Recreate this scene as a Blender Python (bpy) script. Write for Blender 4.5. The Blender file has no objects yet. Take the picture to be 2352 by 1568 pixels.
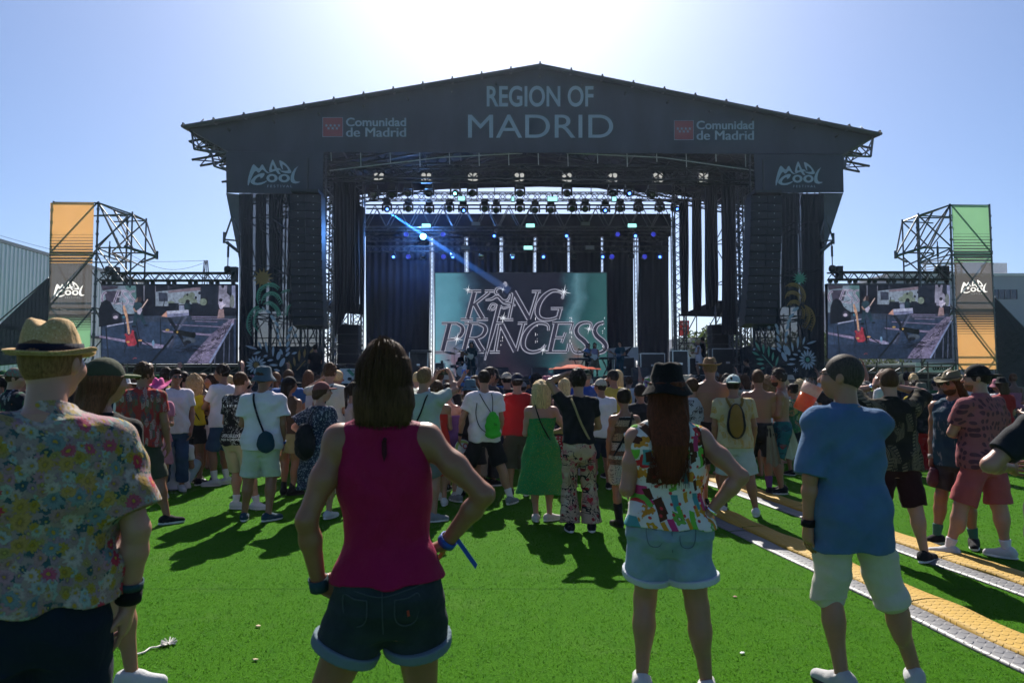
import bpy, bmesh, math, random
import numpy as np
from mathutils import Vector, Matrix
sc = bpy.context.scene
C = sc.collection
R = math.radians
# ---------------------------------------------------------------- camera, sky, sun, exposure
FPX = 1568.0                      # focal length in the 2352 px wide measuring frame (24 mm lens)
CAMH, PITCH = 1.65, math.atan(92 / FPX)
cd = bpy.data.cameras.new('camera')
cam = bpy.data.objects.new('camera', cd)
C.objects.link(cam)
cam.location = (0, 0, CAMH)
cam.rotation_euler = (math.pi / 2 + PITCH, 0, 0)
cd.sensor_width = 36.0
cd.lens = 24.0
cd.clip_start, cd.clip_end = 0.05, 3000
cd.dof.use_dof = True
cd.dof.focus_distance = 11.0
cd.dof.aperture_fstop = 5.0
sc.camera = cam
SUN_EL, SUN_AZ = R(41.5), R(-1.0)            # azimuth measured from +Y towards +X
w = bpy.data.worlds.new('World')
sc.world = w
w.use_nodes = True
nt = w.node_tree
bg = nt.nodes['Background']
sky = nt.nodes.new('ShaderNodeTexSky')
sky.sky_type = 'NISHITA'
sky.sun_disc = False
sky.sun_elevation = SUN_EL
sky.sun_rotation = SUN_AZ
sky.altitude = 600
sky.air_density, sky.dust_density, sky.ozone_density = 0.9, 2.1, 7.0
bg.inputs[1].default_value = 0.066
nt.links.new(sky.outputs[0], bg.inputs[0])
sl = bpy.data.lights.new('sun', 'SUN')
sl.energy, sl.angle, sl.color = 5.0, R(0.5), (1.0, 0.94, 0.85)
so = bpy.data.objects.new('sun', sl)
C.objects.link(so)
sd = Vector((math.sin(SUN_AZ) * math.cos(SUN_EL), math.cos(SUN_AZ) * math.cos(SUN_EL), math.sin(SUN_EL)))
so.rotation_euler = sd.to_track_quat('Z', 'Y').to_euler()
so.location = (0, 0, 40)
sc.view_settings.view_transform = 'Standard'
sc.view_settings.look = 'None'
sc.view_settings.exposure = 1.0
sc.view_settings.gamma = 1.0
sc.cycles.use_denoising = True
sc.cycles.max_bounces = 6
sc.cycles.transparent_max_bounces = 12
sc.cycles.volume_bounces = 0
rnd = random.Random(7)

# ---------------------------------------------------------------- measuring helpers
def ray(px, py):
    x, y = (px - 1176) / FPX, -(py - 784) / FPX
    c, s = math.cos(PITCH), math.sin(PITCH)
    return Vector((x, c - s * y, s + c * y))
def at(px, py, Y):
    d = ray(px, py)
    return Vector((0, 0, CAMH)) + d * (Y / d.y)
def depth(py, z=0.0):             # distance at which the height z is seen in row py
    d = ray(1176, py)
    return (z - CAMH) / d.z * d.y
ST0 = at(1240, 876, 28.0); ST0.z = 0
PHI = R(1.8)
UD, VD = Vector((math.cos(PHI), math.sin(PHI), 0)), Vector((-math.sin(PHI), math.cos(PHI), 0))
def P(px, py, v=0.0):             # a point of the stage's upright plane v metres behind its front
    d = ray(px, py); c = Vector((0, 0, CAMH))
    t = (v + ST0.dot(VD) - c.dot(VD)) / d.dot(VD)
    return c + d * t
def Wp(u, v, z):
    return ST0 + UD * u + VD * v + Vector((0, 0, z))
def lin(c):                       # 0-255 display colour to linear
    return tuple(((x / 255) / 12.92 if x <= 10 else ((x / 255 + 0.055) / 1.055) ** 2.4) for x in c[:3])
# ---------------------------------------------------------------- materials
MATS = {}
class NT:
    def __init__(s, name):
        s.m = bpy.data.materials.new(name); s.m.use_nodes = True
        s.t = s.m.node_tree; s.b = s.t.nodes['Principled BSDF']; s.out = s.t.nodes['Material Output']
    def n(s, typ, **kw):
        x = s.t.nodes.new('ShaderNode' + typ)
        for k, v in kw.items():
            if k.startswith('i_'):
                x.inputs[k[2:].replace('_', ' ')].default_value = v
            else: setattr(x, k, v)
        return x
    def l(s, a, b): s.t.links.new(a, b)
    def math(s, op, a, b=None, c=None):
        x = s.n('Math', operation=op)
        for i, v in enumerate((a, b, c)):
            if v is None: continue
            if isinstance(v, (int, float)): x.inputs[i].default_value = v
            else: s.l(v, x.inputs[i])
        return x.outputs[0]
    def mix(s, fac, a, b, blend='MIX'):
        x = s.n('Mix', data_type='RGBA', blend_type=blend)
        for sock, v in ((x.inputs[0], fac), (x.inputs[6], a), (x.inputs[7], b)):
            if isinstance(v, (int, float)): sock.default_value = v
            elif isinstance(v, tuple): sock.default_value = (*v[:3], 1)
            else: s.l(v, sock)
        return x.outputs[2]
    def coord(s, sx=1, sy=1, sz=1, kind='Object', rot=(0, 0, 0)):
        t = s.n('TexCoord'); m = s.n('Mapping')
        m.inputs['Scale'].default_value = (sx, sy, sz); m.inputs['Rotation'].default_value = rot
        s.l(t.outputs[kind], m.inputs[0]); return m.outputs[0]
    def noise(s, vec, scale, detail=3, rough=.6, dist=0):
        x = s.n('TexNoise'); s.l(vec, x.inputs['Vector'])
        x.inputs['Scale'].default_value = scale; x.inputs['Detail'].default_value = detail
        x.inputs['Roughness'].default_value = rough; x.inputs['Distortion'].default_value = dist
        return x
    def ramp(s, fac, stops, interp='LINEAR'):
        x = s.n('ValToRGB'); cr = x.color_ramp; cr.interpolation = interp
        while len(cr.elements) < len(stops): cr.elements.new(0.5)
        for e, (p, c) in zip(cr.elements, stops):
            e.position = p; e.color = (*c[:3], 1) if not isinstance(c, (int, float)) else (c, c, c, 1)
        s.l(fac, x.inputs[0]); return x.outputs[0]
    def bump(s, h, strength=.3, dist=.01):
        x = s.n('Bump'); x.inputs['Strength'].default_value = strength; x.inputs['Distance'].default_value = dist
        s.l(h, x.inputs['Height']); s.l(x.outputs[0], s.b.inputs['Normal'])
    def set(s, rough=.8, spec=.3, metal=0.0):
        s.b.inputs['Roughness'].default_value = rough; s.b.inputs['Specular IOR Level'].default_value = spec
        s.b.inputs['Metallic'].default_value = metal; return s
def dk(c, f): return tuple(max(0, min(1, x * f)) for x in c)
def mat(name, col, rough=.8, var=.15, scale=14, bump=0.0, bscale=60, metal=0.0, spec=.3, stretch=(1, 1, 1), transl=0.0, alpha=1.0):
    if name in MATS: return MATS[name]
    N = NT(name).set(rough, spec, metal)
    v = N.coord(*stretch)
    nz = N.noise(v, scale, 4)
    f = N.ramp(nz.outputs['Fac'], [(.3, 0.0), (.7, 1.0)])
    c = N.mix(f, dk(col, 1 - var), dk(col, 1 + var))
    N.l(c, N.b.inputs['Base Color'])
    if bump:
        N.bump(N.noise(v, bscale, 3).outputs['Fac'], bump, .004)
    sh = N.b.outputs[0]
    if transl:
        t = N.n('BsdfTranslucent'); N.l(c, t.inputs[0])
        mx = N.n('MixShader'); mx.inputs[0].default_value = transl
        N.l(sh, mx.inputs[1]); N.l(t.outputs[0], mx.inputs[2]); sh = mx.outputs[0]
    if alpha < 1:
        t = N.n('BsdfTransparent'); mx = N.n('MixShader'); mx.inputs[0].default_value = alpha
        N.l(t.outputs[0], mx.inputs[1]); N.l(sh, mx.inputs[2]); sh = mx.outputs[0]
    N.l(sh, N.out.inputs[0])
    MATS[name] = N.m; return N.m
def emit(name, col, strength=1.0):
    if name in MATS: return MATS[name]
    N = NT(name).set(.5, .2)
    N.b.inputs['Base Color'].default_value = (0.01, 0.01, 0.01, 1)
    N.b.inputs['Emission Color'].default_value = (*col[:3], 1); N.b.inputs['Emission Strength'].default_value = strength
    MATS[name] = N.m; return N.m

# ---------------------------------------------------------------- mesh building
def new_obj(name, me, parent=None, mats=()):
    o = bpy.data.objects.new(name, me); C.objects.link(o)
    for m in mats: me.materials.append(m)
    if parent is not None: o.parent = parent
    return o
def np_mesh(name, V, F, smooth=True, mi=None):
    me = bpy.data.meshes.new(name)
    V = np.asarray(V, dtype=np.float32); F = np.asarray(F, dtype=np.int32)
    k = F.shape[1]
    me.vertices.add(len(V)); me.vertices.foreach_set('co', V.ravel())
    me.loops.add(F.size); me.loops.foreach_set('vertex_index', F.ravel())
    me.polygons.add(len(F))
    me.polygons.foreach_set('loop_start', np.arange(0, F.size, k, dtype=np.int32))
    me.polygons.foreach_set('use_smooth', np.full(len(F), smooth))
    if mi is not None: me.polygons.foreach_set('material_index', np.asarray(mi, dtype=np.int32))
    me.update(); return me
class MB:
    def __init__(s): s.v, s.f, s.mi, s.cur, s.sm = [], [], [], 0, []
    def add(s, vs, fs, smooth=False):
        n = len(s.v); s.v += [tuple(v) for v in vs]
        for f in fs: s.f.append(tuple(i + n for i in f)); s.mi.append(s.cur); s.sm.append(smooth)
    def tube(s, a, b, r, seg=6, r2=None):
        a, b = Vector(a), Vector(b); d = b - a
        if d.length < 1e-6: return
        q = d.to_track_quat('Z', 'Y'); r2 = r if r2 is None else r2
        vs = []
        for p, rr in ((a, r), (b, r2)):
            for i in range(seg):
                t = 2 * math.pi * i / seg
                vs.append(p + q @ Vector((rr * math.cos(t), rr * math.sin(t), 0)))
        fs = [(i, (i + 1) % seg, seg + (i + 1) % seg, seg + i) for i in range(seg)]
        fs += [tuple(reversed(range(seg))), tuple(range(seg, 2 * seg))]
        s.add(vs, fs)
    def box(s, c, hx, hy, hz, M=None):
        c = Vector(c)
        M = M if M is not None else (UD, VD, Vector((0, 0, 1)))
        vs = [c + M[0] * (hx * i) + M[1] * (hy * j) + M[2] * (hz * k) for i in (-1, 1) for j in (-1, 1) for k in (-1, 1)]
        s.add(vs, [(0, 1, 3, 2), (4, 6, 7, 5), (0, 4, 5, 1), (2, 3, 7, 6), (0, 2, 6, 4), (1, 5, 7, 3)])
    def slab(s, pts, t):              # a flat outline with real thickness; t is the offset vector
        n = len(pts); t = Vector(t); vs = [Vector(p) for p in pts] + [Vector(p) + t for p in pts]
        s.add(vs, [tuple(range(n)), tuple(reversed(range(n, 2 * n)))] + [(i, n + i, n + (i + 1) % n, (i + 1) % n) for i in range(n)])
    def poly(s, pts): s.add(pts, [tuple(range(len(pts)))])
    def truss(s, a, b, size=.3, r=.025, n=None, up=Vector((0, 0, 1)), rd=None):
        a, b = Vector(a), Vector(b); d = (b - a); L = d.length; d.normalize()
        x = d.cross(up).normalized(); y = x.cross(d).normalized(); h = size / 2; rd = rd or r * .55
        cs = [x * h + y * h, x * h - y * h, -x * h - y * h, -x * h + y * h]
        for c in cs: s.tube(a + c, b + c, r, 6)
        n = n or max(2, int(L / size))
        for i in range(n):
            p, q = a + d * (L * i / n), a + d * (L * (i + 1) / n)
            for k in range(4):
                c0, c1 = (cs[k], cs[(k + 1) % 4]) if i % 2 == 0 else (cs[(k + 1) % 4], cs[k])
                s.tube(p + c0, q + c1, rd, 4)
    def lathe(s, prof, c, ax=Vector((0, 0, 1)), seg=24, smooth=True):
        q = Vector(ax).to_track_quat('Z', 'Y'); c = Vector(c); vs = []; n = len(prof)
        for i in range(seg):
            t = 2 * math.pi * i / seg
            for r, z in prof: vs.append(c + q @ Vector((r * math.cos(t), r * math.sin(t), z)))
        fs = []
        for i in range(seg):
            j = (i + 1) % seg
            for k in range(n - 1): fs.append((i * n + k, j * n + k, j * n + k + 1, i * n + k + 1))
        s.add(vs, fs, smooth)
    def build(s, name, m, parent=None, smooth=False):
        me = bpy.data.meshes.new(name); me.from_pydata(s.v, [], s.f)
        for x in (m if isinstance(m, (list, tuple)) else [m]): me.materials.append(x)
        me.polygons.foreach_set('material_index', s.mi)
        me.polygons.foreach_set('use_smooth', [smooth or q for q in s.sm])
        me.update()
        return new_obj(name, me, parent)
ROOTS = []
def thing(name, label, cat, group=None, loc=None):
    o = bpy.data.objects.new(name, None); C.objects.link(o)
    o.empty_display_size = .2
    if loc is not None: o.location = loc
    else: ROOTS.append(o)
    return tag(o, label, cat, group)
def tag(o, label, cat, group=None):
    o['label'] = label; o['category'] = cat
    if group: o['group'] = group
    return o
def solo(o, label, cat, group=None):        # a thing that is one mesh
    ROOTS.append(o); return tag(o, label, cat, group)
def settle():                               # put every thing's origin at its base, leaving its parts where they are
    for o in ROOTS:
        if o.location.length > 1e-6: continue
        objs = [o] + list(o.children_recursive)
        ms = {x.data for x in objs if x.type == 'MESH' and x.matrix_basis == Matrix()}
        co = []
        for me in ms:
            a = np.empty(len(me.vertices) * 3, np.float32); me.vertices.foreach_get('co', a); co.append(a.reshape(-1, 3))
        if not co: continue
        A = np.concatenate(co); lo, hi = A.min(0), A.max(0)
        b = Vector(((lo[0] + hi[0]) / 2, (lo[1] + hi[1]) / 2, lo[2]))
        T = Matrix.Translation(-b)
        for me in ms: me.transform(T)
        o.location = b
        for x in o.children:
            if x.type != 'MESH': x.location = Vector(x.location) - b
def copy_tree(o, off, label=None, parent=None):
    c = o.copy(); C.objects.link(c)
    if parent is not None: c.parent = parent
    else:
        c.location = Vector(o.location) + Vector(off)
    if label: c['label'] = label
    for ch in list(o.children): copy_tree(ch, (0, 0, 0), None, c)
    return c
def outline_mesh(loops, fn, name='lettering'):      # closed loops (holes too) filled, then mapped to space by fn(x, y)
    cu = bpy.data.curves.new('outline', 'CURVE'); cu.dimensions = '2D'; cu.fill_mode = 'BOTH'
    for L in loops:
        sp = cu.splines.new('POLY'); sp.points.add(len(L) - 1)
        for p, q in zip(sp.points, L): p.co = (q[0], -q[1], 0, 1)
        sp.use_cyclic_u = True
    return curve_to(cu, lambda x, y: fn(x, -y), name)
def curve_to(cu, fn, name):
    o = bpy.data.objects.new('outline', cu); C.objects.link(o)
    dg = bpy.context.evaluated_depsgraph_get(); dg.update()
    me = bpy.data.meshes.new_from_object(o.evaluated_get(dg))
    C.objects.unlink(o); bpy.data.objects.remove(o)
    for v in me.vertices: v.co = fn(v.co.x, v.co.y)
    me.name = name
    return me
def text_mesh(txt, fn, box, name='lettering', bold=0.0, spacing=1.0):   # text stretched into box (x0, y0, x1, y1) with y down
    cu = bpy.data.curves.new('outline', 'FONT'); cu.body = txt; cu.fill_mode = 'BOTH'; cu.offset = bold; cu.space_character = spacing
    me = curve_to(cu, lambda x, y: Vector((x, y, 0)), name)
    a = np.array([v.co[:] for v in me.vertices]); lo, hi = a.min(0), a.max(0)
    x0, y0, x1, y1 = box
    for v in me.vertices:
        v.co = fn(x0 + (v.co.x - lo[0]) / (hi[0] - lo[0]) * (x1 - x0), y1 + (v.co.y - lo[1]) / (hi[1] - lo[1]) * (y0 - y1))
    return me
def strip(pts, w):                          # outline of a thick stroke; w one width or one per point
    n = len(pts); w = w if isinstance(w, (list, tuple)) else [w] * n
    L, Rr = [], []
    for i in range(n):
        a, b = pts[max(0, i - 1)], pts[min(n - 1, i + 1)]
        dx, dy = b[0] - a[0], b[1] - a[1]; l = math.hypot(dx, dy) or 1
        nx, ny = -dy / l * w[i] / 2, dx / l * w[i] / 2
        L.append((pts[i][0] + nx, pts[i][1] + ny)); Rr.append((pts[i][0] - nx, pts[i][1] - ny))
    return L, Rr
def smooth_pts(pts, k=5):                   # Catmull-Rom through the points
    out = []; n = len(pts)
    for i in range(n - 1):
        p0, p1, p2, p3 = pts[max(0, i - 1)], pts[i], pts[i + 1], pts[min(n - 1, i + 2)]
        for j in range(k):
            t = j / k
            out.append(tuple(.5 * ((2 * b) + (c - a) * t + (2 * a - 5 * b + 4 * c - d) * t * t + (3 * b - a - 3 * c + d) * t ** 3) for a, b, c, d in zip(p0, p1, p2, p3)))
    out.append(tuple(pts[-1])); return out
class Art:                                  # flat printed or lit artwork: layers of shapes lying on one plane, each a hair in front of the last
    def __init__(s, fn, step=.003): s.fn, s.mb, s.mats, s.lay, s.step = fn, MB(), [], 0, step
    def use(s, m):
        if m not in s.mats: s.mats.append(m)
        s.mb.cur = s.mats.index(m)
    def poly(s, m, pts, up=True):
        s.use(m); s.mb.poly([s.fn(x, y, s.lay * s.step) for x, y in pts])
        if up: s.lay += 1
    def stroke(s, m, pts, w, up=True, k=0):
        if k:
            n0 = len(pts)
            if isinstance(w, (list, tuple)): w = list(np.interp(np.linspace(0, n0 - 1, (n0 - 1) * k + 1), range(n0), w))
            pts = smooth_pts(pts, k)
        s.use(m); L, Q = strip(pts, w); z = s.lay * s.step; n = len(L)
        vs = [s.fn(*p, z) for p in L] + [s.fn(*p, z) for p in Q]
        s.mb.add(vs, [(i, i + 1, n + i + 1, n + i) for i in range(n - 1)])
        if up: s.lay += 1
    def ell(s, m, cx, cy, rx, ry, ang=0, n=20, up=True):
        c, q = math.cos(ang), math.sin(ang)
        s.poly(m, [(cx + rx * math.cos(t) * c - ry * math.sin(t) * q, cy + rx * math.cos(t) * q + ry * math.sin(t) * c) for t in (2 * math.pi * i / n for i in range(n))], up)
    def leaf(s, m, x0, y0, x1, y1, w, up=False):
        pts = [(x0 + (x1 - x0) * t, y0 + (y1 - y0) * t) for t in (0, .2, .45, .7, .88, 1)]
        s.stroke(m, pts, [0.02 * w, .62 * w, w, .8 * w, .45 * w, 0.02 * w], up)
    def star(s, m, cx, cy, ro, ri, n, a0=0, up=True):
        s.poly(m, [(cx + (ro if i % 2 == 0 else ri) * math.cos(a0 + math.pi * i / n), cy + (ro if i % 2 == 0 else ri) * math.sin(a0 + math.pi * i / n)) for i in range(2 * n)], up)
    def build(s, name, parent=None): return s.mb.build(name, s.mats, parent)
# ---------------------------------------------------------------- ground
def turf_mat():
    N = NT('artificial_turf').set(.9, .04)
    v = N.coord()
    big = N.noise(v, .35, 3).outputs['Fac']
    fine = N.noise(v, 95, 4, .75)
    vs = N.coord(1, .35, 1)
    streak = N.noise(vs, 9, 3).outputs['Fac']
    c = N.ramp(fine.outputs['Fac'], [(.25, (.022, .085, .004)), (.48, (.042, .150, .005)), (.62, (.070, .205, .008)), (.8, (.11, .26, .02))])
    c = N.mix(N.ramp(big, [(.35, 0.0), (.65, .22)]), c, (.075, .22, .014))
    c = N.mix(N.ramp(streak, [(.45, 0.0), (.75, .35)]), c, (.022, .11, .008))
    sx = N.n('SeparateXYZ'); N.l(v, sx.inputs[0])
    seam = N.math('LESS_THAN', N.math('ABSOLUTE', N.math('SUBTRACT', N.math('FRACT', N.math('MULTIPLY', sx.outputs[1], .27)), .5)), .004)
    c = N.mix(N.math('MULTIPLY', seam, .5), c, (.015, .06, .006))
    worn = N.ramp(N.noise(v, 1.3, 5, .7).outputs['Fac'], [(.56, 0.0), (.72, .35)]); c = N.mix(worn, c, (.11, .20, .045))
    N.l(c, N.b.inputs['Base Color'])
    h = N.math('ADD', fine.outputs['Fac'], N.math('MULTIPLY', N.noise(v, 190, 2).outputs['Fac'], .6))
    N.bump(h, .9, .02)
    return N.m
mb = MB()
mb.add([(-400, -60, 0), (400, -60, 0), (400, 600, 0), (-400, 600, 0)], [(0, 1, 2, 3)])
o = mb.build('ground', turf_mat()); o['kind'] = 'structure'
mb = MB()
mb.add([(-400, 42, .004), (400, 42, .004), (400, 600, .004), (-400, 600, .004)], [(0, 1, 2, 3)])
o = mb.build('yard', mat('dusty_yard', (.22, .2, .17), .95, .2, 3)); o['kind'] = 'structure'
# short turf fibres near the camera, where single blades can be made out
def turf_blades():
    rng = np.random.default_rng(3); n = 170000
    y = 2.3 + (13.5 - 2.3) * rng.random(n) ** 1.5; x = (rng.random(n) * 2 - 1) * (.82 * y + .4)
    h = (.006 + .008 * rng.random(n)) * (1 + .03 * y); wd = (.0016 + .0014 * rng.random(n)) * (1 + .12 * y); a = rng.random(n) * np.pi
    lx, ly = rng.normal(0, .011, n), rng.normal(0, .011, n)
    dx, dy = np.cos(a) * wd, np.sin(a) * wd
    V = np.empty((n, 3, 3), np.float32)
    V[:, 0] = np.stack([x - dx, y - dy, np.full(n, .001)], 1)
    V[:, 1] = np.stack([x + dx, y + dy, np.full(n, .001)], 1)
    V[:, 2] = np.stack([x + lx, y + ly, h], 1)
    F = np.arange(n * 3).reshape(n, 3)
    me = np_mesh('turf_fibres', V.reshape(-1, 3), F, False)
    N = NT('turf_fibre').set(.7, .08)
    f = N.noise(N.coord(), 40, 2).outputs['Fac']
    c = N.ramp(f, [(.3, (.034, .125, .005)), (.5, (.060, .19, .008)), (.7, (.10, .25, .02))])
    N.l(c, N.b.inputs['Base Color'])
    t = N.n('BsdfTranslucent'); N.l(c, t.inputs[0]); mx = N.n('MixShader'); mx.inputs[0].default_value = .45
    N.l(N.b.outputs[0], mx.inputs[1]); N.l(t.outputs[0], mx.inputs[2]); N.l(mx.outputs[0], N.out.inputs[0])
    o = new_obj('grass', me, None, [N.m]); o['kind'] = 'stuff'
    o['label'] = 'short green fibres of the artificial turf'; o['category'] = 'grass'
turf_blades()
# cable covers: a run of embossed metal plates beside a yellow rubber mat
def tread_mat(name, col, metal, rough, dens):
    N = NT(name).set(rough, .5, metal)
    v = N.coord()
    sx = N.n('SeparateXYZ'); N.l(v, sx.inputs[0])
    u, q = N.math('MULTIPLY', sx.outputs[0], dens), N.math('MULTIPLY', sx.outputs[1], dens)
    a = N.math('SINE', N.math('ADD', u, q)); b = N.math('SINE', N.math('SUBTRACT', u, q))
    h = N.math('MULTIPLY', a, b)
    h2 = N.ramp(h, [(.05, 0.0), (.3, 1.0)])
    nz = N.noise(v, 5, 4).outputs['Fac']
    c = N.mix(N.ramp(nz, [(.35, 0.0), (.7, 1.0)]), dk(col, .62), dk(col, 1.1))
    c = N.mix(N.math('MULTIPLY', h2, .35), dk(col, .75), c)
    c = N.mix(N.ramp(N.noise(v, 22, 3).outputs['Fac'], [(.6, 0.0), (.75, .4)]), c, (.12, .1, .07))
    N.l(c, N.b.inputs['Base Color']); N.bump(h2, .8, .012)
    return N.m
plate_m = tread_mat('embossed_steel', (.17, .17, .18), .0, .5, 40)
mat_m = tread_mat('yellow_rubber', (.47, .275, .018), 0, .75, 52)
def cable_cover(pts, wl, wr, label, seed):
    t = thing('cable_cover', label, 'cable cover', 'cable covers crossing the turf')
    r = random.Random(seed)
    a, b = Vector((*pts[0], 0)), Vector((*pts[1], 0)); d = (b - a); L = d.length; d.normalize(); n = Vector((d.y, -d.x, 0))
    def sheet(name, x0, x1, m, z0, wav, gap, seg):
        mb = MB(); s = 0.0
        while s < L:
            e = min(L, s + seg); k = 28
            rows = []
            zb = z0 + r.uniform(0, .006); sk = r.uniform(-.012, .012)
            for i in range(k + 1):
                q = s + (e - gap - s) * i / k
                w1, w2 = wav * math.sin(q * 5.1 + seed), wav * math.sin(q * 3.7 + 1 + seed)
                row = []
                for j in range(7):
                    f = j / 6
                    z = zb + .010 * math.sin(math.pi * f) ** .8 + wav * .35 * math.sin(q * 9 + f * 4) 
                    row.append(a + d * q + n * (x0 + w1 + sk * (i / k - .5) + (x1 + w2 - x0 - w1) * f) + Vector((0, 0, max(.006, z))))
                rows.append(row)
            vs = [p for row in rows for p in row] + [Vector((p.x, p.y, .002)) for row in rows for p in (row[0], row[-1])]
            fs = [(i * 7 + j, i * 7 + j + 1, (i + 1) * 7 + j + 1, (i + 1) * 7 + j) for i in range(k) for j in range(6)]
            m0 = 7 * (k + 1)
            fs += [(i * 7, (i + 1) * 7, m0 + 2 * i + 2, m0 + 2 * i) for i in range(k)] + [(i * 7 + 6, m0 + 2 * i + 1, m0 + 2 * i + 3, (i + 1) * 7 + 6) for i in range(k)]
            mb.add(vs, fs, True); s = e
        me = mb.build(name, m, t)
    sheet('metal_plate', -wl, -.005, plate_m, .008, .004, .012, 1.9)
    sheet('rubber_mat', -.03, wr, mat_m, .030, .014, .015, 1.3)
g = lambda px, py: (lambda p: (p.x, p.y))(at(px, py, depth(py)))
cable_cover((g(2480, 1565), g(1560, 1148)), .22, .26, 'long cable cover of steel plates and a wavy yellow mat behind the man in blue', 2)
cable_cover((g(2480, 1390), g(1600, 1094)), .24, .28, 'second steel and yellow cable cover, under the feet of the man in pink', 5)
# a dropped string with a white tassel, and bits of litter
t = thing('string', 'white frayed string with a tassel lying on the turf near the floral shirt', 'string')
mb = MB(); pp = [at(x, y, depth(y, .01)) for x, y in smooth_pts([(306, 1503), (330, 1497), (345, 1487), (360, 1485), (375, 1479), (388, 1477)], 5)]
for a, b in zip(pp, pp[1:]): mb.tube(a, b, .006, 5)
mb.build('cord', mat('white_cord', (.6, .58, .54)), t)
mb = MB(); e = pp[-1]
for i in range(26):
    a = rnd.uniform(0, 6.28); mb.tube(e, e + Vector((math.cos(a) * .045, math.sin(a) * .05, rnd.uniform(0, .03))), .004, 4)
mb.build('tassel', mat('white_cord', (.6, .58, .54)), t)
def litter(px, py, col, label, s=.014):
    q = at(px, py, depth(py)); mb = MB(); k = 7
    vs = [q + Vector((s * (1 + .5 * rnd.random()) * math.cos(6.28 * i / k), .7 * s * (1 + .5 * rnd.random()) * math.sin(6.28 * i / k),   .010 + .006 * rnd.random())) for i in range(k)] + [q + Vector((0, 0, .016))]
    vs += [Vector((v.x, v.y, .008)) for v in vs[:k]]
    mb.add(vs, [(i, (i + 1) % k, k) for i in range(k)] + [(i, k + 1 + i, k + 1 + (i + 1) % k, (i + 1) % k) for i in range(k)])
    solo(mb.build('litter', mat('litter_%s' % label[:9], col)), label, 'litter')
litter(593, 1440, (.45, .36, .22), 'tan scrap of paper on the turf left of the woman in pink')
litter(586, 1517, (.5, .4, .26), 'pale tan leaf on the turf by the shorts of the woman in pink')
litter(1688, 1372, (.4, .2, .18), 'reddish scrap on the turf right of the woman in denim shorts')
litter(1705, 1502, (.7, .7, .68), 'white scrap on the turf between the bare legs and the man in blue', .014)

# ---------------------------------------------------------------- sheds, yards and trees beyond
def corrug_mat(name, col, dens, ax=0):
    N = NT(name).set(.6, .3)
    v = N.coord(); sx = N.n('SeparateXYZ'); N.l(v, sx.inputs[0])
    h = N.math('SINE', N.math('MULTIPLY', sx.outputs[ax], dens))
    nz = N.noise(N.coord(1, 1, .25), 1.2, 4).outputs['Fac']
    c = N.mix(N.ramp(nz, [(.3, 0.0), (.75, 1.0)]), dk(col, .86), dk(col, 1.05)); N.l(c, N.b.inputs['Base Color'])
    N.bump(N.ramp(h, [(.2, 0.0), (.5, 1.0)]), .9, .12); return N.m
t = thing('storage_hall', 'white hall with corrugated cladding running behind the left scaffold tower', 'hall')
a0, b0 = at(-260, 500, 29), at(330, 655, 51); H = 9.0
d = Vector((b0.x - a0.x, b0.y - a0.y, 0)); L = d.length; d.normalize(); bk = Vector((-d.y, d.x, 0)) * 14
def wallrun(z0, z1, off):                       # ribbed sheet wall
    mb = MB(); n = int(L / .32); vs = []; fs = []
    for i in range(n + 1):
        for s_, o_ in ((0, 0), (.12, 0), (.16, .05), (.28, .05)):
            q = Vector((a0.x, a0.y, 0)) + d * (i * .32 + s_) + bk.normalized() * (o_ + off)
            vs += [q + Vector((0, 0, z0)), q + Vector((0, 0, z1))]
    fs = [(2 * i, 2 * i + 2, 2 * i + 3, 2 * i + 1) for i in range(len(vs) // 2 - 1)]
    mb.add(vs, fs); return mb
wm = mat('white_cladding', (.62, .64, .68), .5, .07, .5)
wallrun(4.62, H, 0).build('wall', wm, t); wallrun(0, 4.5, .03).build('wall', wm, t)
mb = MB(); q0, q1 = Vector((a0.x, a0.y, 0)), Vector((b0.x, b0.y, 0))
mb.slab([q0 + Vector((0, 0, 4.48)), q1 + Vector((0, 0, 4.48)), q1 + Vector((0, 0, 4.64)), q0 + Vector((0, 0, 4.64))], -bk.normalized() * .12)
mb.build('flashing', mat('dark_flashing', (.05, .055, .065)), t)
mb = MB(); z = Vector((0, 0, H + .03)); mb.slab([q0 + z - d * .2, q1 + z + d * .2, q1 + z + bk, q0 + z + bk], (0, 0, .18)); mb.build('roof', mat('grey_roof', (.3, .31, .33)), t)
mb = MB(); e = .36; mb.slab([q1 + bk.normalized() * e, q1 + bk, q1 + bk + Vector((0, 0, H)), q1 + bk.normalized() * e + Vector((0, 0, H))], d * -.2); mb.build('end_wall', wm, t)

t = thing('warehouse', 'grey flat roofed warehouse with a strip window behind the right scaffold tower', 'warehouse')
Yb = 62
def wallpoly(x0, y0, x1, y1, Y): return [at(x0, y1, Y), at(x1, y1, Y), at(x1, y0, Y), at(x0, y0, Y)]
p0, p1 = at(2040, 640, Yb), at(2760, 640, Yb); zt = at(2300, 634, Yb).z
gm = mat('grey_panel_wall', (.30, .32, .36), .7, .06, .25)
mb = MB(); mb.slab([Vector((p0.x, Yb, 0)), Vector((p1.x, Yb, 0)), Vector((p1.x, Yb, zt)), Vector((p0.x, Yb, zt))], (0, 20, 0)); mb.build('wall', gm, t)
mb = MB(); mb.slab([Vector((p0.x - .1, Yb - .12, zt)), Vector((p1.x, Yb - .12, zt)), Vector((p1.x, Yb - .12, zt + .25)), Vector((p0.x - .1, Yb - .12, zt + .25))], (0, 20, 0)); mb.build('parapet', mat('pale_coping', (.55, .56, .58)), t)
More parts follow.
